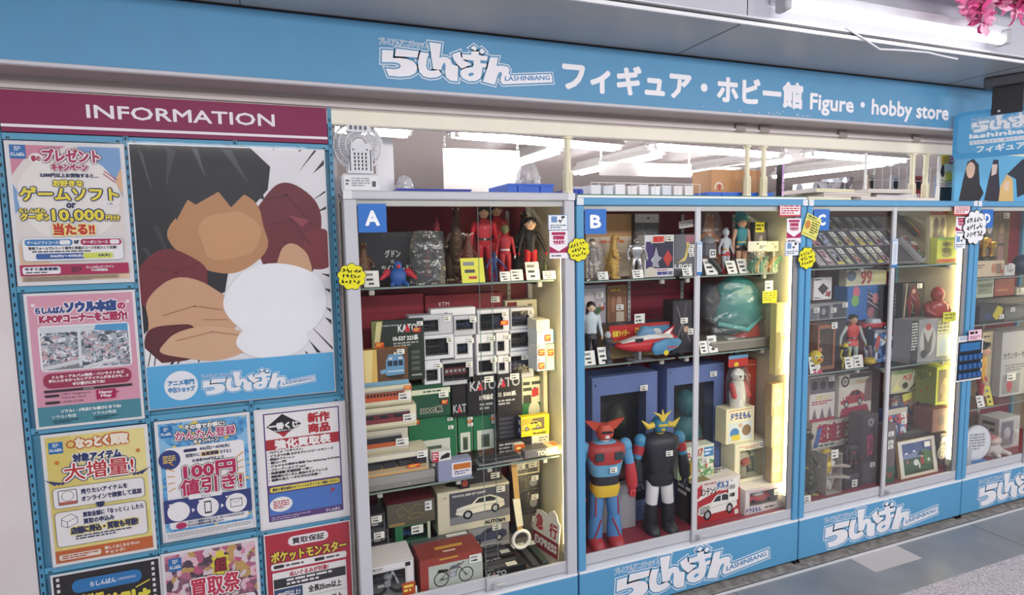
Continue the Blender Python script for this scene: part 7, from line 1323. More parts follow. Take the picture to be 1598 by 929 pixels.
doll('black-haired male doll in a red and silver vest and red shorts in case C', (1313, 492, 571, 1347), .175, dict(skin='C89878', hair='1a1a1c', top='C43A38', arm='B8C0BC', hand='C8B060', leg='A8B8B0', boot='9AB0A8'), group=GC2, skirt='C8383A', belt='3a3638', collar='D8D8D8', wide=1.2, head=1.15, arms=(.3, .25))
doll('small figure with a yellow helmet and yellow feet in front of the red-vested doll', (1309, 538, 576, 1329), .145, dict(skin='3a3438', hair='D8C038', top='3a363c', arm='D8C850', hand='D8C850', leg='E0C840', boot='E0C840'), group=GC2, hair='helmet', face=False, wide=1.3, head=1.4)
carton('blue box picturing pink and green balloons, under a cream lid lettered 99 in case C', (1322, 448, 502, 1382), .30, .09, '3C6CB0', [('e', .22, .82, .09, .18, 'C86A80'), ('e', .20, .58, .10, .16, '7CB068'), ('p', [(.5, .2), (.52, .9), (.62, .75), (1, .4), (1, .1)], '4a3a50'), ('l', [(.52, .7), (1, .3)], .004, 'D8D8E0'), ('l', [(.52, .55), (.95, .2)], .004, 'D8D8E0'), ('l', [(.54, .8), (1, .45)], .004, 'D8D8E0'), ('e', .72, .62, .08, .16, 'D08A90'), ('e', .62, .2, .1, .16, 'A86A78'), ('e', .8, .15, .12, .14, '5a5a64')], nm='toy_box', cat='toy box', base=at(1322, 502, .30)[1])
carton('cream upright card with red 99 figures above the blue balloon box in case C', (1321, 420, 447.5, 1383), .31, .05, 'D8D2B8', [('t', '99', .36, .1, .62, .85, 'B84448', .004), ('e', .12, .6, .12, .3, '5a6a84'), ('p', [(.66, .1), (1, .1), (1, .9), (.72, .9)], 'E4DCA8')], nm='toy_box', cat='toy box', base=at(1322, 448, .30)[1]+.0006)
carton('brown carton at the back carrying the blue balloon box in case C', (1324, 503, None, 1384), .30, .09, '5A4048', [('r', .05, .05, .95, .95, '64'+'4850')], base=.9184)
def toycar(label, px, y, body, base=None, group=None):
    X, Z, W, H = place(px, y, base, label, .08); root = empty('toy_car', (X, y, Z), label, 'toy car', group, -.12); h = H
    m = MB(); m.loft([(0, 0, h*.22, W*.48, .035), (0, 0, h*.5, W*.49, .037), (0, 0, h*.62, W*.44, .034)], body, 18, 3.5); m.build('body', root)
    m = MB(); m.loft([(W*.05, 0, h*.62, W*.26, .031), (W*.06, 0, h*.98, W*.18, .026)], 'B8C0C8', 16, 3.5); m.build('cabin', root)
    for s in (-1, 1):
        for t in (-1, 1): m = MB(); m.tube([(s*W*.30, t*.030, h*.22), (s*W*.30, t*.040, h*.22)], h*.22, '1a1a1e', 14); m.tube([(s*W*.30, t*.0405, h*.22), (s*W*.30, t*.041, h*.22)], h*.12, 'C8C8CC', 12); m.build('wheel', root)
    return root
carton('flat dark red box under the small red toy car in front of the balloon box', (1342, 517, None, 1384), .235, .05, '5c2630', [('r', .04, .1, .96, .9, '6c2c36')], base=.9184)
toycar('red toy car with a pale roof standing in front of the blue balloon box', (1343, 499, 516, 1377), .26, 'B83038', group=GC2)
X, Z, W, H = place((1346, 541, 569, 1364), .16, None, 'toyb', .08); root = empty('wire_toy', (X, .16, Z), 'tangle of white and red toy parts beside the red-vested doll in case C', 'toy parts', GC2)
m = MB(); R = random.Random(3)
for k in range(9): m.tube([(R.uniform(-.03, .03), R.uniform(-.02, .02), .010), (R.uniform(-.035, .035), R.uniform(-.02, .02), R.uniform(.03, H))], R.uniform(.004, .008), R.choice(['D8D4D4', 'C84048', '8a8490']), 7, 'round')
m.build('rods', root); m = MB(); m.ell((0, -.01, .022), (.036, .028, .02), 'C8A838'); m.build('cup', root)
carton('dark blue comic-art box with red lettering behind the middle stile of case C', (1364, 516, 570, 1411), .175, .05, '2C406C', [('r', .0, .0, 1, .9, busy(['2C406C', '3A5A94', 'C8CCD4', '1c2440', '7A6A40', '4A78B0', '2C406C', '34486c'], 40, 6)), ('p', [(.3, .1), (.9, .7), (1, .7), (1, .55), (.45, .05)], 'C8CCD6'), ('r', 0, .9, 1, 1, '8a8a94'), ('t', 'ロボ', .58, .84, .82, .95, 'C83848', .002), ('p', [(.02, .5), (.1, .85), (.2, .8), (.14, .4)], 'B84848'), ('r', .88, .62, 1, .78, 'E0E0E0')], nm='toy_box', cat='toy box', tol=.07)
for px, lb in [((1265, 559, 575, 1280), 'white price card standing under the yellow bird toy in case C'), ((1320, 559, 576, 1333), 'white price card in front of the yellow-helmeted figure'), ((1334, 556, 573, 1348), 'pale lilac price card beside the yellow-helmeted figure')]:
    pcard(lb, px, .126, group='price cards on the second shelf of case C', base=.9184, lean=.15)
carton('black picture box showing a red-cloaked figure with a white tag in case C', (1408, 443, 503, 1442), .20, .06, '2a2426', [('p', [(.35, .05), (.2, .5), (.4, .85), (.55, .95), (.7, .7), (.85, .4), (.8, .05)], '7A2830'), ('p', [(.4, .1), (.5, .6), (.6, .1)], '14100f'), ('e', .5, .78, .08, .06, 'C8A090'), ('p', [(.05, 0), (.15, 1), (.2, 1), (.12, 0)], 'B8A888'), ('l', [(.4, .5), (.5, .4), (.45, .25), (.55, .2)], .003, 'E0D8C0'), ('l', [(.38, .7), (.6, .55)], .003, 'D8D0C0')], nm='figure_box', cat='figure box', tags=[(.72, .92)], base=at(1406, 503, .20)[1])
carton('plain black carton under the red-cloaked picture box in case C', (1408, 504.5, None, 1442), .203, .057, '26242a', [('r', .04, .05, .96, .95, '2e2c32')], base=.9184)
for k, (a, b) in enumerate(((1388, 1394), (1394.5, 1400.5))): carton(['black tall book behind the middle stile of case C, the outer of two', 'black tall book next to the red-cloaked picture box in case C'][k], (a, 446+k*2, None, b), .23, .06, '1e1c22', [('l', [(.3, .05), (.3, .95)], .001, '55'+'5058'), ('b', .4, .6, .7, .9, 6, '8a8488')], base=.9184, nm='book', cat='book')
carton('grey box picturing a silver armoured helmet, with pale yellow cards on its side half', (1421, 501, 562, 1484), .07, .10, '8E8E92', [('r', .0, .0, .18, 1, '2a2a30'), ('b', .02, .3, .16, .95, 10, 'C8C8C0'), ('e', .42, .5, .20, .36, 'B8B4B0'), ('p', [(.30, .75), (.42, .45), (.54, .75), (.50, .25), (.42, .15), (.34, .25)], '5a5450'), ('e', .42, .82, .07, .08, 'A84A40'), ('e', .33, .2, .08, .1, '3a3a3e'), ('r', .64, .1, 1, .62, 'D8D8C4'), ('r', .72, .15, .95, .5, 'C8D4DC')] + [('p', [(.64+.09*q, .62), (.72+.09*q, .64), (.73+.09*q, .95), (.66+.09*q, .93)], 'E4DEA8') for q in range(4)] + [('b', .66, .66, .98, .9, 3, '8a8458')], nm='figure_box', cat='figure box', tol=.07)
X, Z, W, H = place((1446, 450, 497, 1480), .11, SUP[-1][4]+.0004, 'bust'); root = empty('bust_figure', (X, .115, Z), 'red glossy bust figure on a pale box at the lamp side of case C', 'bust', GC2, -.4); k = H
m = MB(); m.loft([(0, 0, 0, .055, .04), (0, 0, k*.25, .062, .042), (0, 0, k*.45, .055, .04), (0, 0, k*.55, .03, .03)], mat('A03830', .25), 20, 2.4); m.build('shoulders', root)
m = MB(); m.ell((0, -.005, k*.76), (.034, .036, .044), mat('A83C34', .25)); m.ell((0, -.036, k*.73), (.012, .012, .016), 'B05044', 8, 6); m.build('head', root)
for s in (-1, 1): m = MB(); m.tube([(s*.052, 0, k*.38), (s*.06, -.015, k*.2), (s*.035, -.035, k*.10)], [.018, .016, .012], mat('983430', .25), 10, 'round'); m.build('arm', root)
card('price_card', 'yellow tag hanging on the glass in front of the red bust figure', 'price card', (1472, 488), (1492, 501), .05, [('b', .1, .2, .9, .9, 2, '8a8418')], 'E0E038')
carton('grey carton lying under the sloped boxes at the back of case C', (1421, 415, 434, 1455), .36, .05, 'A8A094', [('l', [(0, .5), (1, .5)], .001, '8a8478')], base=at(1421, 434, .36)[1]) if False else None
# ---- bottom of case C
GC3 = 'toy boxes at the bottom of case C'
carton('magenta-lettered narrow carton standing behind the big red-lettered box in case C', (1346, 650, 722, 1370), .125, .09, '4a4648', [('r', .05, .02, .95, .98, '3a3638'), ('t', 'マイコン', .3, .1, .7, .62, 'B8386C', .002), ('o', .5, .84, .022, .006, '8a8a90'), ('o', .5, .84, .012, .004, 'C8C8CC')], nm='toy_box', cat='toy box', base=at(1346, 722, .125)[1])
carton('dark grey box with a white tag carrying the magenta-lettered carton in case C', (1346, 723, None, 1370.5), .12, .10, '4c4a50', [('r', .08, .1, .92, .9, '55'+'525a')], nm='toy_box', cat='toy box', base=.2624, tags=[(.62, .85)])
carton('big cream-topped box with huge red lettering and a black robot picture in case C', (1268, 661, None, 1342), .275, .12, 'CFC4B4', [('r', 0, 0, 1, .52, '4a4448'), ('p', [(.05, .55), (.16, .95), (.96, .98), (.90, .62)], 'E4D8CC'), ('t', '超速変形', .10, .63, .94, .95, 'B82C48', .0025, OUT('5A1428', None, .004)), ('p', [(.02, .55), (.10, .88), (.20, .9), (.12, .56)], '4A6AA8'), ('b', .06, .55, .62, .61, 1, '3a6a70'), ('p', [(.55, .36), (.7, .58), (.98, .56), (.98, .3)], '8A6A38'), ('p', [(.1, .42), (.3, .5), (.42, .4), (.2, .3)], '9A3440')], nm='toy_box', cat='toy box', base=.2624, top=[('r', 0, 0, 1, 1, 'A89C90')], tags=[(.92, .92)])
RB = SUP[-1][4]+.0004
carton('white comic-art box with three dark circles and red rows in case C', (1264, 590, 642, 1303), .29, .04, 'D8D2CC', [('r', .0, .62, 1, .98, '6a6468')] + [('e', .18+.32*k, .80-.24*j*.0, .12, .10, '2c2a2e') for k in range(3) for j in (0,)] + [('t', 'スポコン', .2, .47, .8, .58, 'D8B838', .001), ('b', .08, .36, .92, .46, 2, 'B02C40'), ('p', [(.1, .05), (.2, .3), (.3, .05)], '7a7076'), ('p', [(.4, .05), (.5, .3), (.6, .05)], '7a7076'), ('p', [(.7, .05), (.8, .3), (.9, .05)], '7a7076'), ('r', 0, 0, 1, .06, 'A8304C')], nm='toy_box', cat='toy box', tags=[(.82, .92)], base=RB)
carton('wide box picturing a red racing car and a tyre on the big red-lettered box', (1309, 587, 645, 1360), .29, .06, 'D0C8BC', [('o', .18, .84, .026, .012, '3a3638'), ('e', .18, .84, .05, .05, '8a8488'), ('r', .3, .9, 1, 1, '3a3638'), ('t', 'グランプリ', .52, .74, .84, .84, 'D8A838', .0015)] + carprint(.06, .2, .78, .62, 'A83848') + [('p', [(.04, .0), (.1, .2), (.85, .24), (.96, 0)], 'A02C4C'), ('p', [(.75, .3), (.8, .8), (.98, .95), (.98, .3)], '7a5a58')], nm='toy_box', cat='toy box', base=RB)
X0, X1, Z0, Z1 = fit(1291, 712, None, 1315, .095, .2624, 'open carton')
W, H = X1-X0, Z1-Z0
root = empty('open_carton', (X0, .095, .2624), 'open grey three-tier carton with yellow toys inside, by the left door of case C', 'carton', GC3)
m = MB(); t = .003
for q in ((0, t, 0, .09, 0, H), (W-t, W, 0, .09, 0, H), (0, W, .087, .09, 0, H), (0, W, 0, .09, 0, t), (0, W, 0, .09, H-t, H), (0, W, .02, .09, H*.40, H*.40+t), (0, W, .02, .09, H*.66, H*.66+t)): m.box(*q, 'A8A098')
m.build('shell', root)
for z in (.40, .68): m = MB(); m.extr([(W*.15, 0), (W*1.0, 0), (W*1.15, .035), (W*.9, .05)], lambda u, v, n: (u, -.002-v, H*z+.01+n), 0, .0025, 'B8B0A8'); m.build('flap', root)
for q, (z, c) in enumerate(((.02, 'B8B8B4'), (.42, 'D8C038'), (.69, 'C8A838'))): m = MB(); m.ell((W*.4, .045, H*z+.045), (.035, .028, .04), c); m.tube([(W*.6, .04, H*z+.01), (W*.7, .03, H*z+.07)], .010, 'D8D8D4', 8, 'round'); m.build('toy_part', root)
ptag(root, W*.45, H*1.02, -.002, .05, .045)
monster('tall dark green monster toy with pale claws by the first post of case C', (1243, 668, 790, 1272), .165, '3A3E34', '4a4c3c', base=.2624, rz=-.2, group=GC3, wide=.6, tail=.6, claws='C8C070', spikes='2c2e28')
robot_small('black robot toy with red eyes standing in front of the big red-lettered box', (1316, 688, 738, 1344), .13, '2c2a2e', '8A3038', base=None if False else at(1316, 738, .13)[1], group=GC3)
carton('black box with dark drawings carrying the black robot toy in case C', (1318, 739, None, 1343), .105, .09, '26262c', [('b', .1, .5, .9, .85, 3, '6a6a74'), ('r', 0, 0, 1, .12, '4a2a34')], nm='toy_box', cat='toy box', base=.2624, tags=[(.6, .32, .04, .04)])
carton('dark carton carrying the blue comic box and the bagged toy in case C', (1386, 679, None, 1447), .135, .23, '3a3638', [('r', .03, .05, .97, .95, '423e42')], base=.2624)
X0, X1, Z0, Z1 = fit(1399, 614, None, 1446, .215, SUP[-1][4]+.0004, 'bagged')
root = empty('bagged_toy', ((X0+X1)/2, .265, Z0), 'crumpled clear bag with an orange and red toy and a yellow label in case C', 'bagged toy', GC3); hw = (X1-X0)/2; H = Z1-Z0
m = MB(); m.box(-hw*.8, hw*.8, -.03, .05, .001, H*.75, busy(['B84A34', 'D8C8B0', '6a5a58', 'E0D8C8', '4a6a9c', 'D88A48'], 30, 8), .006); m.build('toy', root)
m = MB(); m.extr([(-hw*.5, H*.72), (hw*.55, H*.80), (hw*.45, H), (-hw*.6, H*.92)], lambda u, v, n: (u, -.05+n, v), 0, .001, 'E4DC60'); m.build('yellow_label', root)
bag(root, -hw, hw, -.045, .06, 0, H, 31, amp=.015); sup(X0, X1, .20, .33, Z0+H+.004)
carton('comic box with green lettering and black-yellow art on the bagged toy', (1391, 580, 613, 1434), .20, .05, 'C8C4A4', [('t', 'UPDON', .12, .82, .75, .95, '6AB040', .0016), ('t', 'ヘソ', .42, .5, .72, .78, 'C83C38', .003), ('p', [(.05, .1), (.3, .8), (.2, .4), (.4, .1)], 'E4DC90'), ('p', [(.6, .05), (.95, .5), (1, .8), (1, 0)], '2c2a24'), ('p', [(.7, .05), (.95, .3), (.98, .2)], 'D8C838'), ('e', .5, .3, .1, .14, '3a342c')], nm='toy_box', cat='toy box', tags=[(.85, .8)], base=SUP[-1][4]+.0004)
carton('blue and white comic box with two white tags on a dark carton', (1380, 641, 678, 1415), .125, .04, '44507c', [('r', .0, .0, 1, .75, busy(['2C3A6c', 'C84848', 'C8CCD4', '1c2440', '4A68A8', '2C3A6C'], 45, 11)), ('r', 0, .78, 1, 1, 'C8BCA8')], nm='toy_box', cat='toy box', tags=[(.80, .72), (.84, .45)], tol=.06)
carton('brown-grey tall carton with a column of three white tags in case C', (1379, 664, None, 1399), .075, .05, '66'+'5c60', [('l', [(.5, .05), (.5, .95)], .001, '4a4248'), ('r', 0, .0, 1, .28, '2f5a40'), ('t', 'Toy', .15, .08, .85, .2, 'B8483C', .0012)], nm='toy_box', cat='toy box', tags=[(.55, .84), (.55, .70, .04, .022), (.55, .62, .04, .022)], base=.2624)
carton('large yellow-green box with a bright yellow window frame by the lamp of case C', (1461, 574, 632, 1488), .07, .12, 'DCE048', [('r', .12, .08, .9, .92, '8A7448'), ('e', .5, .42, .24, .2, 'B89860'), ('p', [(.3, .1), (.6, .3), (.8, .1)], 'C8A868'), ('e', .55, .6, .12, .1, 'D8B878')], left=[('r', 0, 0, 1, 1, '7C8838'), ('b', .1, .6, .5, .8, 3, '4a5420'), ('e', .3, .3, .05, .05, 'C85A40'), ('e', .7, .8, .05, .05, 'C8C040'), ('e', .6, .4, .05, .05, 'A84A38')], nm='toy_box', cat='toy box', base=at(1461, 633, .07)[1])
carton('reddish brown box under the yellow-framed box by the lamp of case C', (1455, 641, 676, 1487), .072, .11, '7a4a3c', [('r', .05, .1, .95, .9, '845244'), ('e', .5, .5, .2, .25, '5a3630')], nm='toy_box', cat='toy box', base=at(1455, 676, .072)[1])
carton('tall dark box with a coiled tyre picture, beside the framed picture in case C', (1468, 677.5, None, 1487), .075, .10, '4c4444', [('o', .35, .5, .035, .012, '8a8078'), ('o', .35, .5, .016, .008, '8a8078'), ('r', 0, 0, .7, .16, '8A2C34'), ('r', .6, .2, 1, .8, '2c3a5a')], nm='toy_box', cat='toy box', base=.2624, tags=[(.4, .85)])
# framed picture leaning back
(xl, zt), (xr, _), = at(1398, 690, .13), at(1459, 676, .13); Wf = .30; Hf = .285
xl = at(1402, 745, .09)[0]; xr = at(1459, 735, .09)[0]; Wf = xr-xl
root = empty('framed_picture', (xl, .072, .2665), 'framed landscape picture in a gold-edged white frame at the bottom of case C', 'picture')
lean = .16; zt = at(1400, 690, .12)[1]; Hf = (zt-.2624)/cos(lean)
f = lambda u, v, n: (u*Wf, v*Hf*sin(lean)-n*cos(lean), v*Hf*cos(lean)+n*sin(lean))
b_ = .10; bt = .085
for nm_, P in (('frame_rail', [(0, 0), (1, 0), (1-b_, bt), (b_, bt)]), ('frame_rail', [(0, 1), (b_, 1-bt), (1-b_, 1-bt), (1, 1)]), ('frame_stile', [(0, 0), (b_, bt), (b_, 1-bt), (0, 1)]), ('frame_stile', [(1, 0), (1, 1), (1-b_, 1-bt), (1-b_, bt)])):
    m = MB(); m.extr(P, f, -.018, 0, 'E0DAD0', 'B8904C'); m.prints([('p', P[:2] + [((P[1][0]*.75+P[2][0]*.25), P[1][1]*.75+P[2][1]*.25), ((P[0][0]*.75+P[3][0]*.25), P[0][1]*.75+P[3][1]*.25)] if nm_ == 'frame_rail' and P[0][1] == 0 else P, 'B8904C' if nm_ == 'frame_rail' and P[0][1] == 0 else 'E0DAD0')], f, Wf, Hf); m.build(nm_, root)
m = MB(); m.extr([(b_, bt), (1-b_, bt), (1-b_, 1-bt), (b_, 1-bt)], f, -.014, -.006, '3A4A6C'); R = random.Random(2)
m.prints([('r', 0, .52, 1, 1, '42588C'), ('p', [(0, .52), (.15, .72), (.3, .62), (.42, .76), (.55, .62), (.7, .70), (1, .5), (1, .4), (0, .4)], '7A88A8'), ('p', [(.08, .64), (.15, .72), (.22, .66)], 'E0E4EA'), ('p', [(.36, .70), (.42, .76), (.48, .69)], 'E0E4EA'), ('r', 0, 0, 1, .5, '3c5a44'), ('p', [(.55, .3), (.75, .75), (1, .6), (1, .2)], '4A7048'), ('p', [(.5, .55), (.62, .72), (.78, .55)], '222c30'), ('e', .66, .36, .055, .12, 'A83038'), ('e', .66, .50, .03, .035, 'D8B090'), ('e', .45, .34, .09, .10, 'D8D8D4'), ('e', .55, .22, .03, .1, 'D0D0CC'), ('e', .16, .40, .04, .05, 'B86A70'), ('e', .88, .36, .05, .06, 'C8C8C0'), ('p', [(0, .0), (.5, .12), (1, 0)], '2c4434')], lambda u, v, n: f(b_+u*(1-2*b_), bt+v*(1-2*bt), -.006+n), Wf*.8, Hf*.83); ptag_o = m.build('painting', root)
m = MB(); m.extr([(.70, .74), (.86, .74), (.86, .88), (.70, .88)], f, .001, .0018, 'ECEAE4'); m.build('price_tag', root)
pcard('white price card on the floor by the first post of case C', (1256, 776, 795, 1266), .05, base=.2624, group='price cards at the bottom of case C', lean=.1)

# ================================================================ goods in case D
GD = 'goods in case D'
carton('framed poster card with a dim figure high at the back of case D', (1553, 331, None, 1577), .40, .025, '7A6850', [('r', .08, .05, .92, .95, '6a5844'), ('e', .5, .72, .16, .09, '9A8070'), ('p', [(.3, .1), (.36, .62), (.64, .62), (.7, .1)], '8A6A70'), ('r', .3, .44, .7, .48, '3a3034')], base=1.3604, nm='picture_card', cat='picture card', tags=[(.7, .94, .06, .036)])
carton('cream box with small pictures at the front of the top shelf of case D', (1523, 408, 431, 1567), .17, .10, 'D0BCA0', [('b', .06, .5, .3, .8, 2, '8a6a5a'), ('e', .62, .5, .08, .3, 'B87A60'), ('r', .7, .15, .9, .8, '9A7A68'), ('e', .92, .3, .05, .15, 'C85A40')], nm='figure_box', cat='figure box', base=1.3604, tol=.09)
dt = SUP[-1][4]
for q, (px, lb) in enumerate([((1530, 371, None, 1541), 'slim gold trophy standing on the cream box in case D, next to the blue post'), ((1542, 377, None, 1553), 'shorter gold trophy with a round cup standing on the cream box in case D')]):
    X, Z, W, H = place(px, .21, dt+.0004, lb); root = empty('trophy', (X, .21, Z), lb, 'trophy', 'gold trophies in case D')
    m = MB(); m.loft([(0, 0, 0, .028, .028), (0, 0, .02, .028, .028), (0, 0, .024, .015, .015)], '3a2c24', 16, 3); m.build('base', root)
    m = MB(); m.loft([(0, 0, .024, .012, .012), (0, 0, H*.5, .008, .008), (0, 0, H*.56, .014, .014), (0, 0, H*.7, .022, .022), (0, 0, H*.94, .026, .026), (0, 0, H, .024, .024)], mat('D0A040', .25, .8), 16); m.build('cup', root)
    for s in (-1, 1): m = MB(); m.tube([(s*.024, 0, H*.9), (s*.042, 0, H*.82), (s*.02, 0, H*.68)], .004, mat('D0A040', .25, .8), 8); m.build('handle', root)
carton('dark figure card with a small grey bird picture behind the blue D plate', (1539, 336, None, 1553), .36, .03, '4a4644', [('e', .5, .8, .3, .12, 'B8B4B0'), ('p', [(.2, .6), (.8, .6), (.7, .3)], 'C8743C')], base=1.3604, nm='picture_card', cat='picture card')
carton('small white box high in case D beside the cream box', (1568, 414, 432, 1584), .16, .05, 'D8D6D6', [('e', .5, .5, .3, .2, 'A8A6AA')], nm='figure_box', cat='figure box', base=1.3604, tol=.08, tags=[(.5, .9, .05, .03)])
X, Z, W, H = place((1586, 398, 428, 1606), .20, 1.3604, 'mask'); root = empty('dark_helmet', (X, .20, Z), 'dark blue toy helmet at the cut edge on the top shelf of case D', 'toy helmet', GD)
m = MB(); m.ell((0, 0, H*.5), (W*.55, .05, H*.5), '34425c'); m.build('shell', root); m = MB(); m.ell((-.01, -.035, H*.5), (W*.3, .022, H*.22), 'A8B4C4'); m.build('visor', root)
carton('pale green book lying tilted back under the top shelf of case D', (1523, 437, 462, 1551), .27, .05, 'B8BCA8', [('r', .1, .2, .9, .8, '8A9480'), ('b', .2, .3, .8, .7, 2, '6a7060')], nm='book', cat='book', base=at(1523, 466, .27)[1])
bz = at(1523, 466, .27)[1]
carton('red box with a gold line of print in the middle shelf of case D', (1553, 436, None, 1584), .28, .06, '8A2630', [('b', .1, .3, .9, .4, 1, 'C89860')], base=bz, nm='game_box', cat='box')
carton('cream carton with grey print at the cut edge of the middle shelf of case D', (1587, 450, None, 1612), .27, .08, 'C8C0A8', [('b', .1, .3, .8, .7, 2, '8a8474')], base=bz, nm='figure_box', cat='box', tags=[(.3, .7)])
carton('flat dark slab spread under the pale green book and red box in case D', (1524, 468, 482, 1600), .25, .15, '4a4846', [('r', .02, .2, .98, .8, '5a5854')], base=bz-.0504, nm='black_slab', tol=.1, cat='display base')
for s_ in (): pass
carton('clear case with dark blue and bright yellow model cars in case D', (1529, 478, 501, 1565), .135, .10, '3a3a42', [('p', [(.1, .2), (.3, .6), (.5, .5), (.5, .2)], '34486c'), ('p', [(.55, .4), (.75, .95), (1, .8), (.95, .2), (.7, .15)], 'C8B83C'), ('r', 0, 0, 1, .12, '2a2a2e')], base=1.0854, nm='model_case', cat='model case', wrap=True, tags=[(.92, .3)])
carton('grey clear-topped case with a white tag beside the yellow model cars in case D', (1567, 480, 499, 1606), .14, .10, '6a6866', [('r', .05, .2, .95, .8, '7c7a76')], base=1.0854, nm='model_case', cat='model case', wrap=True, tags=[(.3, .8)])
for px in ((1533, 484, None, 1536), ): pass
m = MB(); 
for x in (3.95, 4.30): m.box(x, x+.02, .30, .36, 1.0854, bz-.0508, '3a3a3e')
o = m.build('riser', None); tag(o, 'dark riser pair holding up the flat dark slab in case D', 'riser')
carton('tall cream carton behind the red-trousered doll in case D', (1531, 519, 626, 1547), .27, .10, 'D0BC90', [('b', .3, .88, .95, .94, 1, '3a2c24'), ('r', .04, .03, .96, .97, 'D4C29A'), ('b', .1, .9, .9, .95, 1, '4a3a2c')], base=.5754, nm='figure_box', cat='figure box', tol=.1)
carton('light grey box with black Japanese title and a small window in case D', (1562, 520, 622, 1622), .22, .14, 'B4B2B4', [('t', 'カウンターサトちゃん', .05, .58, .95, .68, '2a2a2e', .001), ('b', .1, .38, .7, .5, 3, '77'+'7478'), ('r', .06, .04, .5, .34, '8a888c'), ('e', .24, .16, .07, .1, 'B83850'), ('b', .6, .9, .95, .95, 1, '55'+'5258')], base=.5754, nm='figure_box', cat='figure box', tags=[(.26, .30, .09, .05)], tol=.1)
doll('large black-haired doll in yellow and red clothes standing in case D', (1513, 538, 636, 1549), .17, dict(skin='DDA888', hair='1a1616', top='D8A030', arm='D8A030', hand='DDA888', leg='A83038', boot='2a2226'), base=.5754, group=GD, head=1.5, wide=1.3, rz=.5, skirt='A83038')
for px, lb in [((1527, 620, 633, 1538), 'white price card at the feet of the large doll in case D'), ((1543, 606, 622, 1552), 'yellow price card beside the large doll in case D')]: pcard(lb, px, .125, base=.5754, group='price cards in case D', col='F0EEE8' if 'white' in lb else 'D8CC50')
carton('brown soft hat box lying at the back of the bottom of case D', (1520, 655, None, 1548), .31, .09, '7a6a58', [('e', .5, .5, .4, .4, '8a7864')], base=.2624, nm='carton', cat='box', wrap=True)
carton('white window box with a dark drawing at the bottom of case D', (1560, 655, None, 1592), .16, .12, 'C8C6C4', [('r', .08, .08, .7, .9, '9A98A0'), ('r', .12, .12, .66, .86, '77'+'7680'), ('e', .4, .5, .16, .2, 'B8B4B8'), ('l', [(.75, .2), (.9, .8)], .003, '8A7A38')], base=.2624, nm='figure_box', cat='figure box', tags=[(.8, .5)], left=[('r', 0, 0, 1, 1, 'B0AEA8'), ('b', .2, .3, .8, .9, 3, '3a3428')])
X, Z, W, H = place((1508, 667, None, 1544), .08, .2624, 'oval'); root = empty('oval_plaque', (X, .08, Z), 'white oval plaque with lines of grey text on a blue stand in case D', 'plaque', GD, -.15)
m = MB(); P = [(W*.48*cos(2*pi*k/32), H*.52+H*.46*sin(2*pi*k/32)) for k in range(32)]; m.extr(P, lambda u, v, n: (u, n, v), 0, .012, 'D8D8E0'); m.poly([(a*.88, (b-H*.52)*.9+H*.52) for a, b in P], lambda u, v, n: (u, -.0004, v), 0, 'E4E4EA'); m.prints([('b', .2, .34, .8, .78, 6, '8a8a98')], front(W*.9, H, -.0006, -W*.45, 0), W*.9, H); m.build('plaque', root)
m = MB(); m.box(-W*.5, -W*.32, -.03, .02, 0, H*.45, 'B8BCC8', .004); m.build('side_arm', root); m = MB(); m.box(-W*.3, W*.3, -.02, .03, 0, H*.08, '3F78B4', .004); m.build('foot', root)
X, Z, W, H = place((1547, 682, None, 1574), .09, .2624, 'pinkdoll'); root = empty('bagged_doll', (X, .125, Z), 'soft white and pink doll in a clear bag at the bottom of case D', 'bagged doll', GD)
m = MB(); m.loft([(0, 0, 0.001, W*.36, .035), (0, 0, H*.3, W*.40, .04), (0, 0, H*.5, W*.22, .03)], 'E0D8D4', 14); m.build('body', root); m = MB(); m.ell((-.01, -.005, H*.70), (W*.28, .04, H*.2), 'E4C8C0'); m.build('head', root); m = MB(); m.ell((-.012, .006, H*.76), (W*.30, .042, H*.18), 'D07A80'); m.build('hair', root)
for s in (-1, 1): m = MB(); m.tube([(s*W*.2, -.02, H*.2), (s*W*.3, -.06, .018)], [.018, .015], 'E0D8D4', 8, 'round'); m.build('leg', root)
bag(root, -W*.5, W*.5, -.07, .05, 0, H, 41, amp=.01)
# ================================================================ things standing on top of the cases
AT = 1.815; BT = TOPZ
# white desk fan seen from behind
fx, fz = at(558.5, 228, .13); fr_ = .086
root = empty('desk_fan', (fx, .13, AT+.0004), 'white desk fan seen from the back, standing on top of case A', 'fan')
h = fz-AT
mb = MB(); mb.box(-.068, .068, -.05, .06, 0, .066, 'E8E8EC', .008); mb.prints([('b', .25, .3, .72, .8, 4, '9a9aa2'), ('r', .78, .3, .88, .6, '5a5a60'), ('b', .1, .35, .2, .7, 2, '6a6a72')], front(.136, .066, -.05, -.068, 0), .136, .066); mb.build('base', root)
mb = MB(); mb.extr([(-.045, .066), (.045, .066), (.038, .17), (-.030, .175)], lambda u, v, n: (u, n, v), -.055, .01, 'DCDCE2')
for i in range(4):
    for j in range(5): mb.box(-.022+.013*i, -.017+.013*i, -.0556, -.055, .078+.013*j, .087+.013*j, '2a2a30')
for s in (-1, 1): mb.box(s*.036-.002, s*.036+.002, -.0556, -.055, .075, .15, '55555c'); mb.tube([(s*.024, -.0545, .150), (s*.024, -.057, .150)], .003, '55555c', 8)
mb.build('motor_housing', root)
mb = MB()
for r, y, t in ((fr_, .0, .004), (fr_, .03, .004), (fr_*.8, -.022, .0018), (fr_*.55, -.030, .0018)):
    mb.tube([(r*cos(a), y, h+r*sin(a)) for a in [2*pi*k/40 for k in range(41)]], t, 'ECECF0', 6, False)
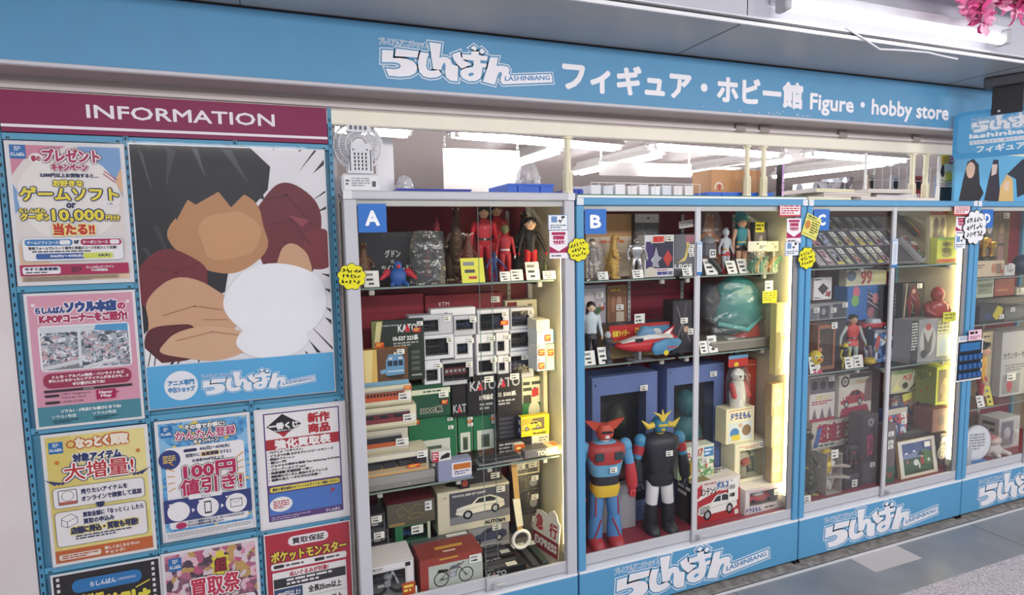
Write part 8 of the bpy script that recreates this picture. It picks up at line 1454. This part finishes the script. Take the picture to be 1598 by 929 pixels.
for k in range(48):
    a = 2*pi*k/48; mb.tube([(fr_*.30*cos(a), -.034, h+fr_*.30*sin(a)), (fr_*.8*cos(a), -.022, h+fr_*.8*sin(a)), (fr_*cos(a), 0, h+fr_*sin(a)), (fr_*cos(a), .03, h+fr_*sin(a))], .0016, 'E6E6EA', 5)
    mb.tube([(fr_*cos(a), .03, h+fr_*sin(a)), (fr_*.3*cos(a), .05, h+fr_*.3*sin(a))], .0014, 'E6E6EA', 5)
mb.build('cage', root)
mb = MB()
for k in range(5):
    a0 = 2*pi*k/5; mb.add([(0, .01, h), (fr_*.85*cos(a0), .002, h+fr_*.85*sin(a0)), (fr_*.9*cos(a0+.5), .01, h+fr_*.9*sin(a0+.5)), (fr_*.8*cos(a0+.95), .022, h+fr_*.8*sin(a0+.95))], [(0, 1, 2, 3)], 'D8D8DE')
mb.tube([(0, -.03, h), (0, .045, h)], .022, 'E4E4E8', 14); mb.build('blades', root)
mb = MB(); mb.extr([(-.045, .045), (.045, .045), (.038, .072), (-.038, .072)], lambda u, v, n: (u, n, h+v), -.034, -.020, 'E0E0E6')
for k in range(4): mb.box(-.032+.017*k, -.022+.017*k, -.0346, -.034, h+.052, h+.066, '6a6a72')
mb.build('carry_handle', root)
carton('white upright board standing on case A behind the desk fan', (586, 214, None, 613), .30, .03, 'EAEAEE', [('r', .05, .03, .95, .97, 'F0F0F4')], nm='white_board', cat='board', base=AT+.0004)
def tray(label, x0, x1, y0, y1, z, c, hh=.03):
    root = empty('parts_tray', (x0, y0, z), label, 'tray', 'blue trays on top of the cases'); W, D_ = x1-x0, y1-y0
    mb = MB(); mb.box(0, W, 0, D_, 0, .004, c)
    for q in ((0, W, 0, .004), (0, W, D_-.004, D_), (0, .004, .004, D_-.004), (W-.004, W, .004, D_-.004)): mb.box(*q, .004, hh, c)
    mb.box(-.004, W+.004, -.004, .0, hh-.008, hh, c); mb.build('tray', root)
    for xx in (W*.2, W*.7): m = MB(); m.box(xx, xx+.02, -.006, 0, .004, hh-.006, c, .001); m.build('rib', root)
    sup(x0, x1, y0, y1, z+.0045); return root
tray('dark blue flat tray on top of case A beside the desk fan', .435, .725, .16, .36, AT+.0004, '2438A0', .022)
tray('bright blue tray holding crumpled bags at the pole end of case A', .865, 1.06, .10, .34, AT+.0004, '2F62C8', .042)
def crumple(name, label, cat, px, y0, y1, base, seed, cols, group=None):
    x0, x1, z0, z1 = fit(*px, (y0+y1)/2, base, label, .06, .02); root = empty(name, ((x0+x1)/2, (y0+y1)/2, z0), label, cat, group); W, D_, H = x1-x0, y1-y0, z1-z0; R = random.Random(seed)
    mb = MB(); vs = []; fs = []; seg, n = 20, 8
    for i in range(n+1):
        t = i/n; pr = math.sqrt(max(0, 1-(max(0, t-.25)/.75)**2.2))
        for j in range(seg):
            a = 2*pi*j/seg; k = (pr*.96+.04)*(1+R.uniform(-.10, .10) if 0 < i < n else .95)
            vs.append((W*.47*k*cos(a), D_*.47*k*sin(a), .001+H*t*.96*(1+R.uniform(-.06, .0) if i else 1)))
    for i in range(n):
        for j in range(seg):
            a, b, c, d = i*seg+j, i*seg+(j+1) % seg, (i+1)*seg+(j+1) % seg, (i+1)*seg+j; fs += [(a, b, c), (a, c, d)]
    mb.add(vs, fs, film('white_bag', (.9, .9, .92), .10, .15, .9, 40, .45)); mb.build('bag', root)
    for q in range(5): m = MB(); m.box(R.uniform(-.3, .1)*W, R.uniform(.12, .3)*W, -D_*.2, D_*.2, H*(.05+.14*q), H*(.12+.14*q), cols[q % len(cols)]); m.build('contents', root)
    return root
crumple('plastic_bag', 'crumpled clear bags heaped on the bright blue tray on case A', 'plastic bag', (806, 248, 292, 842), .15, .29, AT+.0058, 3, ['D8C8C0', 'E8E4E0', '2a2a30', 'D89AA0', 'E0D8A8'])
crumple('plastic_bag', 'small crumpled white bag lying on the dark blue tray on case A', 'plastic bag', (616, 272, None, 645), .205, .30, AT+.0058, 5, ['F0F0F0', 'E4E4E8'])
tray('small dark blue tray just beyond the cream pole, on top of case B', 1.155, 1.20, .12, .30, BT+.0004, '2440A8', .03)
def pole(label, px, y=.055, c='EDE6C8', r=.012, base=BT, socket=True):
    x = atz(px, 297, base)[0]; x = at(px, 297, y)[0]
    root = empty('tension_pole', (x, y, base+.0004), label, 'pole', 'upright poles between the cases and the header'); top = 2.0525-base-.0012
    mb = MB(); mb.tube([(0, 0, .08), (0, 0, top-.008)], r, c, 14); mb.build('pole', root)
    if socket:
        mb = MB(); mb.tube([(0, 0, .016), (0, 0, .10)], r*1.45, c, 14)
        for k in range(8): a = 2*pi*k/8; mb.box(r*1.45*cos(a)-.0015, r*1.45*cos(a)+.0015, r*1.45*sin(a)-.0015, r*1.45*sin(a)+.0015, .016, .09, 'D8D0B0')
        mb.build('sleeve', root)
        mb = MB(); mb.tube([(0, 0, 0), (0, 0, .016)], r*1.7, c, 14); mb.build('foot_pad', root); mb = MB(); mb.tube([(0, 0, top-.008), (0, 0, top)], r*1.5, c, 14); mb.build('head_pad', root)
    else: mb = MB(); mb.tube([(0, 0, 0), (0, 0, .08)], r*1.25, c, 12); mb.build('foot', root)
pole('thick cream pole standing where case A meets case B', 886, .115, r=.014, base=AT)
pole('cream pole above case B, first of the pair by the cardboard box', 1165, .115)
pole('cream pole above case B, second of the pair by the cardboard box', 1190.5, .115)
pole('cream pole above case C, first of the pair before the wire grid', 1422.5, .115)
pole('cream pole above case C, second of the pair before the wire grid', 1443.5, .115)
pole('thin white rod above case C at the start of the wire grid', 1349.5, .115, 'F0F0EE', .007, BT, False)
pole('thin white rod above case C beside the yellow manga poster', 1463.5, .115, 'F0F0EE', .008, BT, False)
mb = MB(); mb.box(1.118, 2.322, -.003, .44, BT, BT+.014, 'ECEDEE', .002); mb.box(1.118, 2.322, -.0035, .0, BT+.010, BT+.014, '2E7A5C'); o = mb.build('white_board'); tag(o, 'long white board with a green edge lying on the top of case B', 'board')
for p in list(bpy.data.objects):
    if p.name.startswith('tension_pole') and 1.15 < p.location.x < 2.3: 
        p.location.z = BT+.0145
        for c in p.children:
            if c.name.startswith('head_pad'): c.location.z = -.0141
            if c.name.startswith('pole'): c.scale[2] = (2.0525-BT-.0145-.009)/(2.0525-BT-.0012-.008)
    if p.name.startswith('parts_tray') and 1.14 < p.location.x < 1.3: p.location.z = BT+.0145
BT2 = BT+.0144
# wire basket
x0, x1 = 1.245, at(1092, 297, .12)[0]
root = empty('wire_basket', (x0, .12, BT2+.0004), 'long low white wire basket with paper inside, on the white board over case B', 'basket'); W, H, Dp = x1-x0, .058, .22
mb = MB()
for y in (0, Dp):
    for z in (.002, H): mb.tube([(0, y, z), (W, y, z)], .0016, 'F0F0F2', 6)
    for k in range(15): mb.tube([(W*k/14, y, .002), (W*k/14, y, H)], .0014, 'E4E4E8', 6)
for k in range(15): mb.tube([(W*k/14, 0, .002), (W*k/14, Dp, .002)], .0014, 'E4E4E8', 6)
mb.build('wires', root)
mb = MB(); R = random.Random(9)
for k in range(9): mb.box(W*(.02+.107*k), W*(.10+.107*k), .015, Dp-.02, .005, H*R.uniform(.75, .95), R.choice(['ECECF0', 'D8DEE8', 'E4E6EC', 'E8E4E4']))
mb.build('paper', root, kind='stuff')
tray('blue flat tray under the brown cardboard box on the white board', 1.73, 1.985, .06, .112-.0+.22, BT2+.0004, '3468D0', .028) if False else tray('blue flat tray under the brown cardboard box on the white board', 1.868, 2.258, .14, .40, BT2+.0004, '3468D0', .026)
carton('brown cardboard box with a red and white mark, standing in the blue tray', (1110, 264, None, 1194), .17, .14, 'C08C5C', [('o', .14, .35, .022, .005, 'F0EAE4'), ('r', .06, .02, .22, .28, 'C08C5C'), ('r', .13, .25, .17, .45, 'B83838'), ('r', .85, 0, 1, 1, 'A8764A')], base=BT2+.0056, top=[('r', 0, .45, 1, .55, 'B08050')])
crumple('plastic_bag', 'pink and purple plastic bag lying on the brown cardboard box', 'plastic bag', (1122, 252, None, 1180), .18, .28, SUP[-1][4]+.0004, 8, ['C8A0D8', 'B088C8', 'D8B8E0'])
carton('purple upright picture box with a dark spine on the white board, before the magazines', (1221, 257, None, 1248), .13, .035, 'C49AD0', [('r', 0, 0, 1, 1, busy(['C8A0D8', 'D8B0DC', 'B888CC', 'E0B8D8'], 25, 3)), ('o', .55, .35, .018, .0025, '3a2c44'), ('l', [(.5, .5), (.6, .3), (.45, .25)], .002, '3a2c44')], base=BT2+.0004, left=[('r', 0, 0, 1, 1, '2a242e')], nm='picture_box', cat='picture box')
# magazines spread on case C
MC = ['E4DCC0', 'D8CCC4', 'E8E0D8', 'C8B8B0', 'D8D4DC', 'E4D8B0', 'CFC4BC']
zst = BT+.0006
for k, (x, y, w_, d_, rz) in enumerate([(2.40, .06, .30, .22, .05), (2.74, .05, .30, .23, -.04), (3.07, .06, .29, .22, .06), (2.52, .08, .30, .22, -.06), (2.90, .09, .31, .22, .03), (2.46, .07, .28, .21, .08), (2.80, .06, .30, .22, -.03)]):
    zb_ = BT+.0006+(0 if k < 3 else .0205 if k < 5 else .041)
    mb = MB(); mb.box(0, w_, 0, d_, 0, 0.0190, 'EAE4DC', .001); mb.prints([('r', .0, .0, 1, 1, busy([MC[k], 'E8E4E0', MC[(k+2) % 7], 'A8B4C4', 'C89890', MC[k]], 22, k))], topside(w_, d_, 0.0190), w_, d_); mb.prints([('r', 0, .2, 1, .8, MC[k])], front(w_, 0.0190), w_, 0.0190)
    o = mb.build('magazine', None, (x, y, zb_)); o.rotation_euler[2] = rz; tag(o, '%s magazine lying on case C, %s' % (['pale cream', 'beige', 'off-white', 'grey-pink', 'lilac white', 'yellowish', 'light brown'][k], ['bottom layer by case B', 'bottom layer in the middle', 'bottom layer by the poster', 'second layer near case B', 'second layer in the middle', 'top layer near case B', 'top layer in the middle'][k]), 'magazine', 'magazines on top of case C')
card('manga_poster', 'small yellow and black manga poster standing on case C beside the white rod', 'poster', (1466, 238), (1488, 296), .115, [('r', 0, 0, 1, 1, 'E4DCC0'), ('r', .5, .7, 1, 1, 'C83858'), ('b', .55, .74, .95, .96, 3, 'F0E0E4'), ('p', blob(.3, .8, .28, .18, seed=1), 'D8B840'), ('p', [(.05, .62), (.5, .72), (.9, .55), (.5, .45)], 'F4F0EA'), ('p', blob(.62, .35, .26, .16, seed=4), 'E0D048'), ('p', blob(.2, .5, .12, .16, seed=5), '26242a'), ('r', 0, 0, 1, .06, '1c1a20'), ('b', .05, .08, .9, .18, 2, '8a6a9a'), ('l', [(.1, .25), (.5, .2), (.9, .3)], .003, '3a343c')], 'E4DCC0', th=.004)
o = bpy.data.objects['manga_poster']; m = MB(); W = o.dimensions.x; m.box(.0, W, -.012, .02, BT+.0004-o.location.z, BT+.008-o.location.z, '26242a'); m.box(.002, W-.002, .0, .004, BT+.008-o.location.z, .01, '26242a'); m.build('stand', o)
# panel on top of case D
x0, z1 = at(1492, 239, .05); root = empty('picture_board', (x0, .05, BT+.0004), 'light blue panel with dark and blond figures standing on top of case D', 'panel'); W, H = 1.05, z1-BT
mb = MB(); mb.box(0, W, 0, .012, 0, H, '6AB4DC'); f = front(W, H)
mb.prints([('r', 0, 0, 1, 1, '62B0DC'), ('p', [(q[0]*.9+.02, q[1]*.92) for q in [(.02, 0), (.05, .5), (.08, .9), (.13, .98), (.18, .85), (.20, .4), (.24, .2), (.20, 0)]], '1e1a24'), ('p', blob(.12, .66, .035, .17, seed=2, j=.04)[0:40], 'E0BCA8'), ('p', [(.24, 0), (.27, .5), (.30, .9), (.34, .9), (.36, .4), (.38, 0)], '2a2438'), ('p', [(.29, .55), (.33, .6), (.335, .8), (.29, .8)], 'E0C8C0'), ('p', [(.36, 0), (.37, .35), (.42, .6), (.47, .5), (.49, 0)], 'DDB878'), ('p', [(.40, .25), (.44, .25), (.445, .45), (.40, .45)], 'E4C4AC'), ('p', [(.42, .6), (.55, .95), (.62, .7), (.6, .2), (.52, .1), (.50, .5)], '242838')], f, W, H); mb.build('panel', root)
mb = MB(); mb.box(.15, .25, -.02, .10, 0, .004, 'B8B8BC'); mb.build('foot', root); mb = MB(); mb.box(.85, .95, -.02, .10, 0, .004, 'B8B8BC'); mb.build('foot', root)
# ---- inside the shop above the cases
def hung(label, tl, br, y, zb=None):
    x0, z1 = at(*tl, y); x1, z0 = at(*br, y); z0 = zb or z0
    root = empty('hanging_sheet', (x0, y, z0), label, 'hanging sheet', 'white sheets hanging from the shop lights'); W, H = x1-x0, z1-z0
    mb = MB(); n = 10; vs = [(W*i/n, .004*sin(i*1.3), zz) for zz in (0, H) for i in range(n+1)]; vs += [(a, b+.002, c) for a, b, c in vs]; m_ = 2*(n+1)
    fs = [(i, i+1, n+2+i, n+1+i) for i in range(n)]+[(m_+i, m_+i+1, m_+n+2+i, m_+n+1+i) for i in range(n)]; mb.add(vs, fs, 'F4F3F0'); mb.build('sheet', root)
    for xx in (W*.02, W*.97):
        L_ = 2.24-z0-H; m = MB(); k = max(2, int(L_/.022))
        for q in range(k): zz = H+.004+L_*(q+.5)/k; m.tube([(xx+.006*cos(a), .006*sin(a)*(q % 2), zz+.010*sin(a)) for a in [2*pi*t/8 for t in range(9)]], .0018, 'D0D0D0', 5, False)
        m.build('chain', root)
    return root
hung('large white sheet hanging from chains inside the shop above case A', (691, 231), (812, 300), 1.26, 1.72)
hung('smaller white sheet hanging on hooks inside the shop above the wire basket', (935, 252), (1079, 277), 1.34)
# white wire grid with packs behind it
x0, z1 = at(1352, 258, .62); x1, z0 = at(1418, 297, .62); z0 = 1.55
root = empty('wire_grid', (x0, .62, 0), 'white wire grid rack hung with small packs, behind the rods over case C', 'wire grid'); W = x1-x0+.5
mb = MB()
for k in range(13): mb.tube([(W*k/12, 0, 0), (W*k/12, 0, z1)], .003, 'F0F0F0', 6)
for k in range(8): mb.tube([(0, 0, z1-.09*k), (W, 0, z1-.09*k)], .003, 'F0F0F0', 6)
mb.build('grid', root)
R = random.Random(12)
for k in range(12):
    xx = W*(.04+.08*k); zz = z1-.10-.09*(k % 3)
    m = MB(); m.box(xx, xx+.075, .012, .03, zz-.07, zz+.045, R.choice(['6A7C9C', 'D8D8DC', '3a4458', 'C8B8A8', '8AA8C8', 'B84848']), .004); m.prints([('e', .5, .5, .3, .3, R.choice(['F0F0F0', '2a2a30', 'D8C040']))], front(.075, .115, .012, xx, zz-.07), .075, .115); m.tube([(xx+.037, .012, zz+.045), (xx+.037, .004, zz+.055)], .002, 'C8C8C8', 6); m.build('pack', root)
for px, lb, c in [((1276, 284, None, 1320), 'pile of white paper bags on a shop shelf behind the magazines', 'E6E6EA'), ((1322, 276, None, 1345), 'grey patterned carton on a shop shelf behind the thin white rod', '8A8A94')]:
    carton(lb, px, .75, .2, busy([c, 'F0F0F2', c, 'B8BCC8', c, '6a6a74'], 30, 3), base=1.7, nm='carton', cat='box')
for q, (xx, ww) in enumerate(((2.3, 2.4),)):
    root = empty('shop_shelf', (xx+.4, .72, 0), 'white shelf unit inside the shop behind case C', 'shelf unit')
    for zz in (.3, .75, 1.2, 1.67): m = MB(); m.box(0, 1.9, 0, .3, zz, zz+.0296, 'E8E8EA', .003); m.build('shelf', root)
    for ex in (0, 1.88): m = MB(); m.box(ex, ex+.02, 0, .3, 0, 1.6996, 'E0E0E2'); m.build('side', root)
# ---- pink blossom garland by the corridor light
root = empty('blossom_garland', (3.02, -.66, 2.62), 'garland of pink paper blossoms hanging from the ceiling over the corridor light', 'garland')
R = random.Random(21); stems = []
mb = MB()
for k in range(12):
    px, py = R.uniform(1515, 1610), R.uniform(0, 40)*(.4+.6*(k % 3 == 0)); x, z = at(px, py, -.66); z = min(z, 2.60); x0_ = x+R.uniform(-.04, .06)
    P = [(x0_-3.02, 0, 0), ((x+x0_)/2-3.02, R.uniform(-.02, .02), (z-2.62)*.5), (x-3.02, R.uniform(-.03, .03), z-2.62)]; mb.tube(P, .0025, '7a5a48', 6); stems.append(P)
mb.build('stem', root)
for P in stems:
    m = MB()
    for q in range(9):
        t = R.random(); a, b, c = P; p = (Vector(a)*(1-t)**2+Vector(b)*2*t*(1-t)+Vector(c)*t*t) if q else Vector(c)
        for g in range(5):
            d = Vector((R.gauss(0, 1), R.gauss(0, 1), R.gauss(-.4, .8))); d.normalize(); s_ = d.cross(Vector((R.gauss(0, 1), R.gauss(0, 1), R.gauss(0, 1)))); s_.normalize(); nn = d.cross(s_); L_ = R.uniform(.035, .065)
            V = [p, p+d*L_*.35+s_*L_*.22+nn*.003, p+d*L_*.75+s_*L_*.2+nn*.006, p+d*L_, p+d*L_*.75-s_*L_*.2+nn*.006, p+d*L_*.35-s_*L_*.22+nn*.003, p+d*L_*.55-nn*.002]
            m.add([tuple(v) for v in V], [(0, 1, 6), (1, 2, 6), (2, 3, 6), (3, 4, 6), (4, 5, 6), (5, 0, 6)], R.choice(['F07CB4', 'F4A0C8', 'E8589C', 'F8BCD8']), True)
    m.build('blossoms', root)
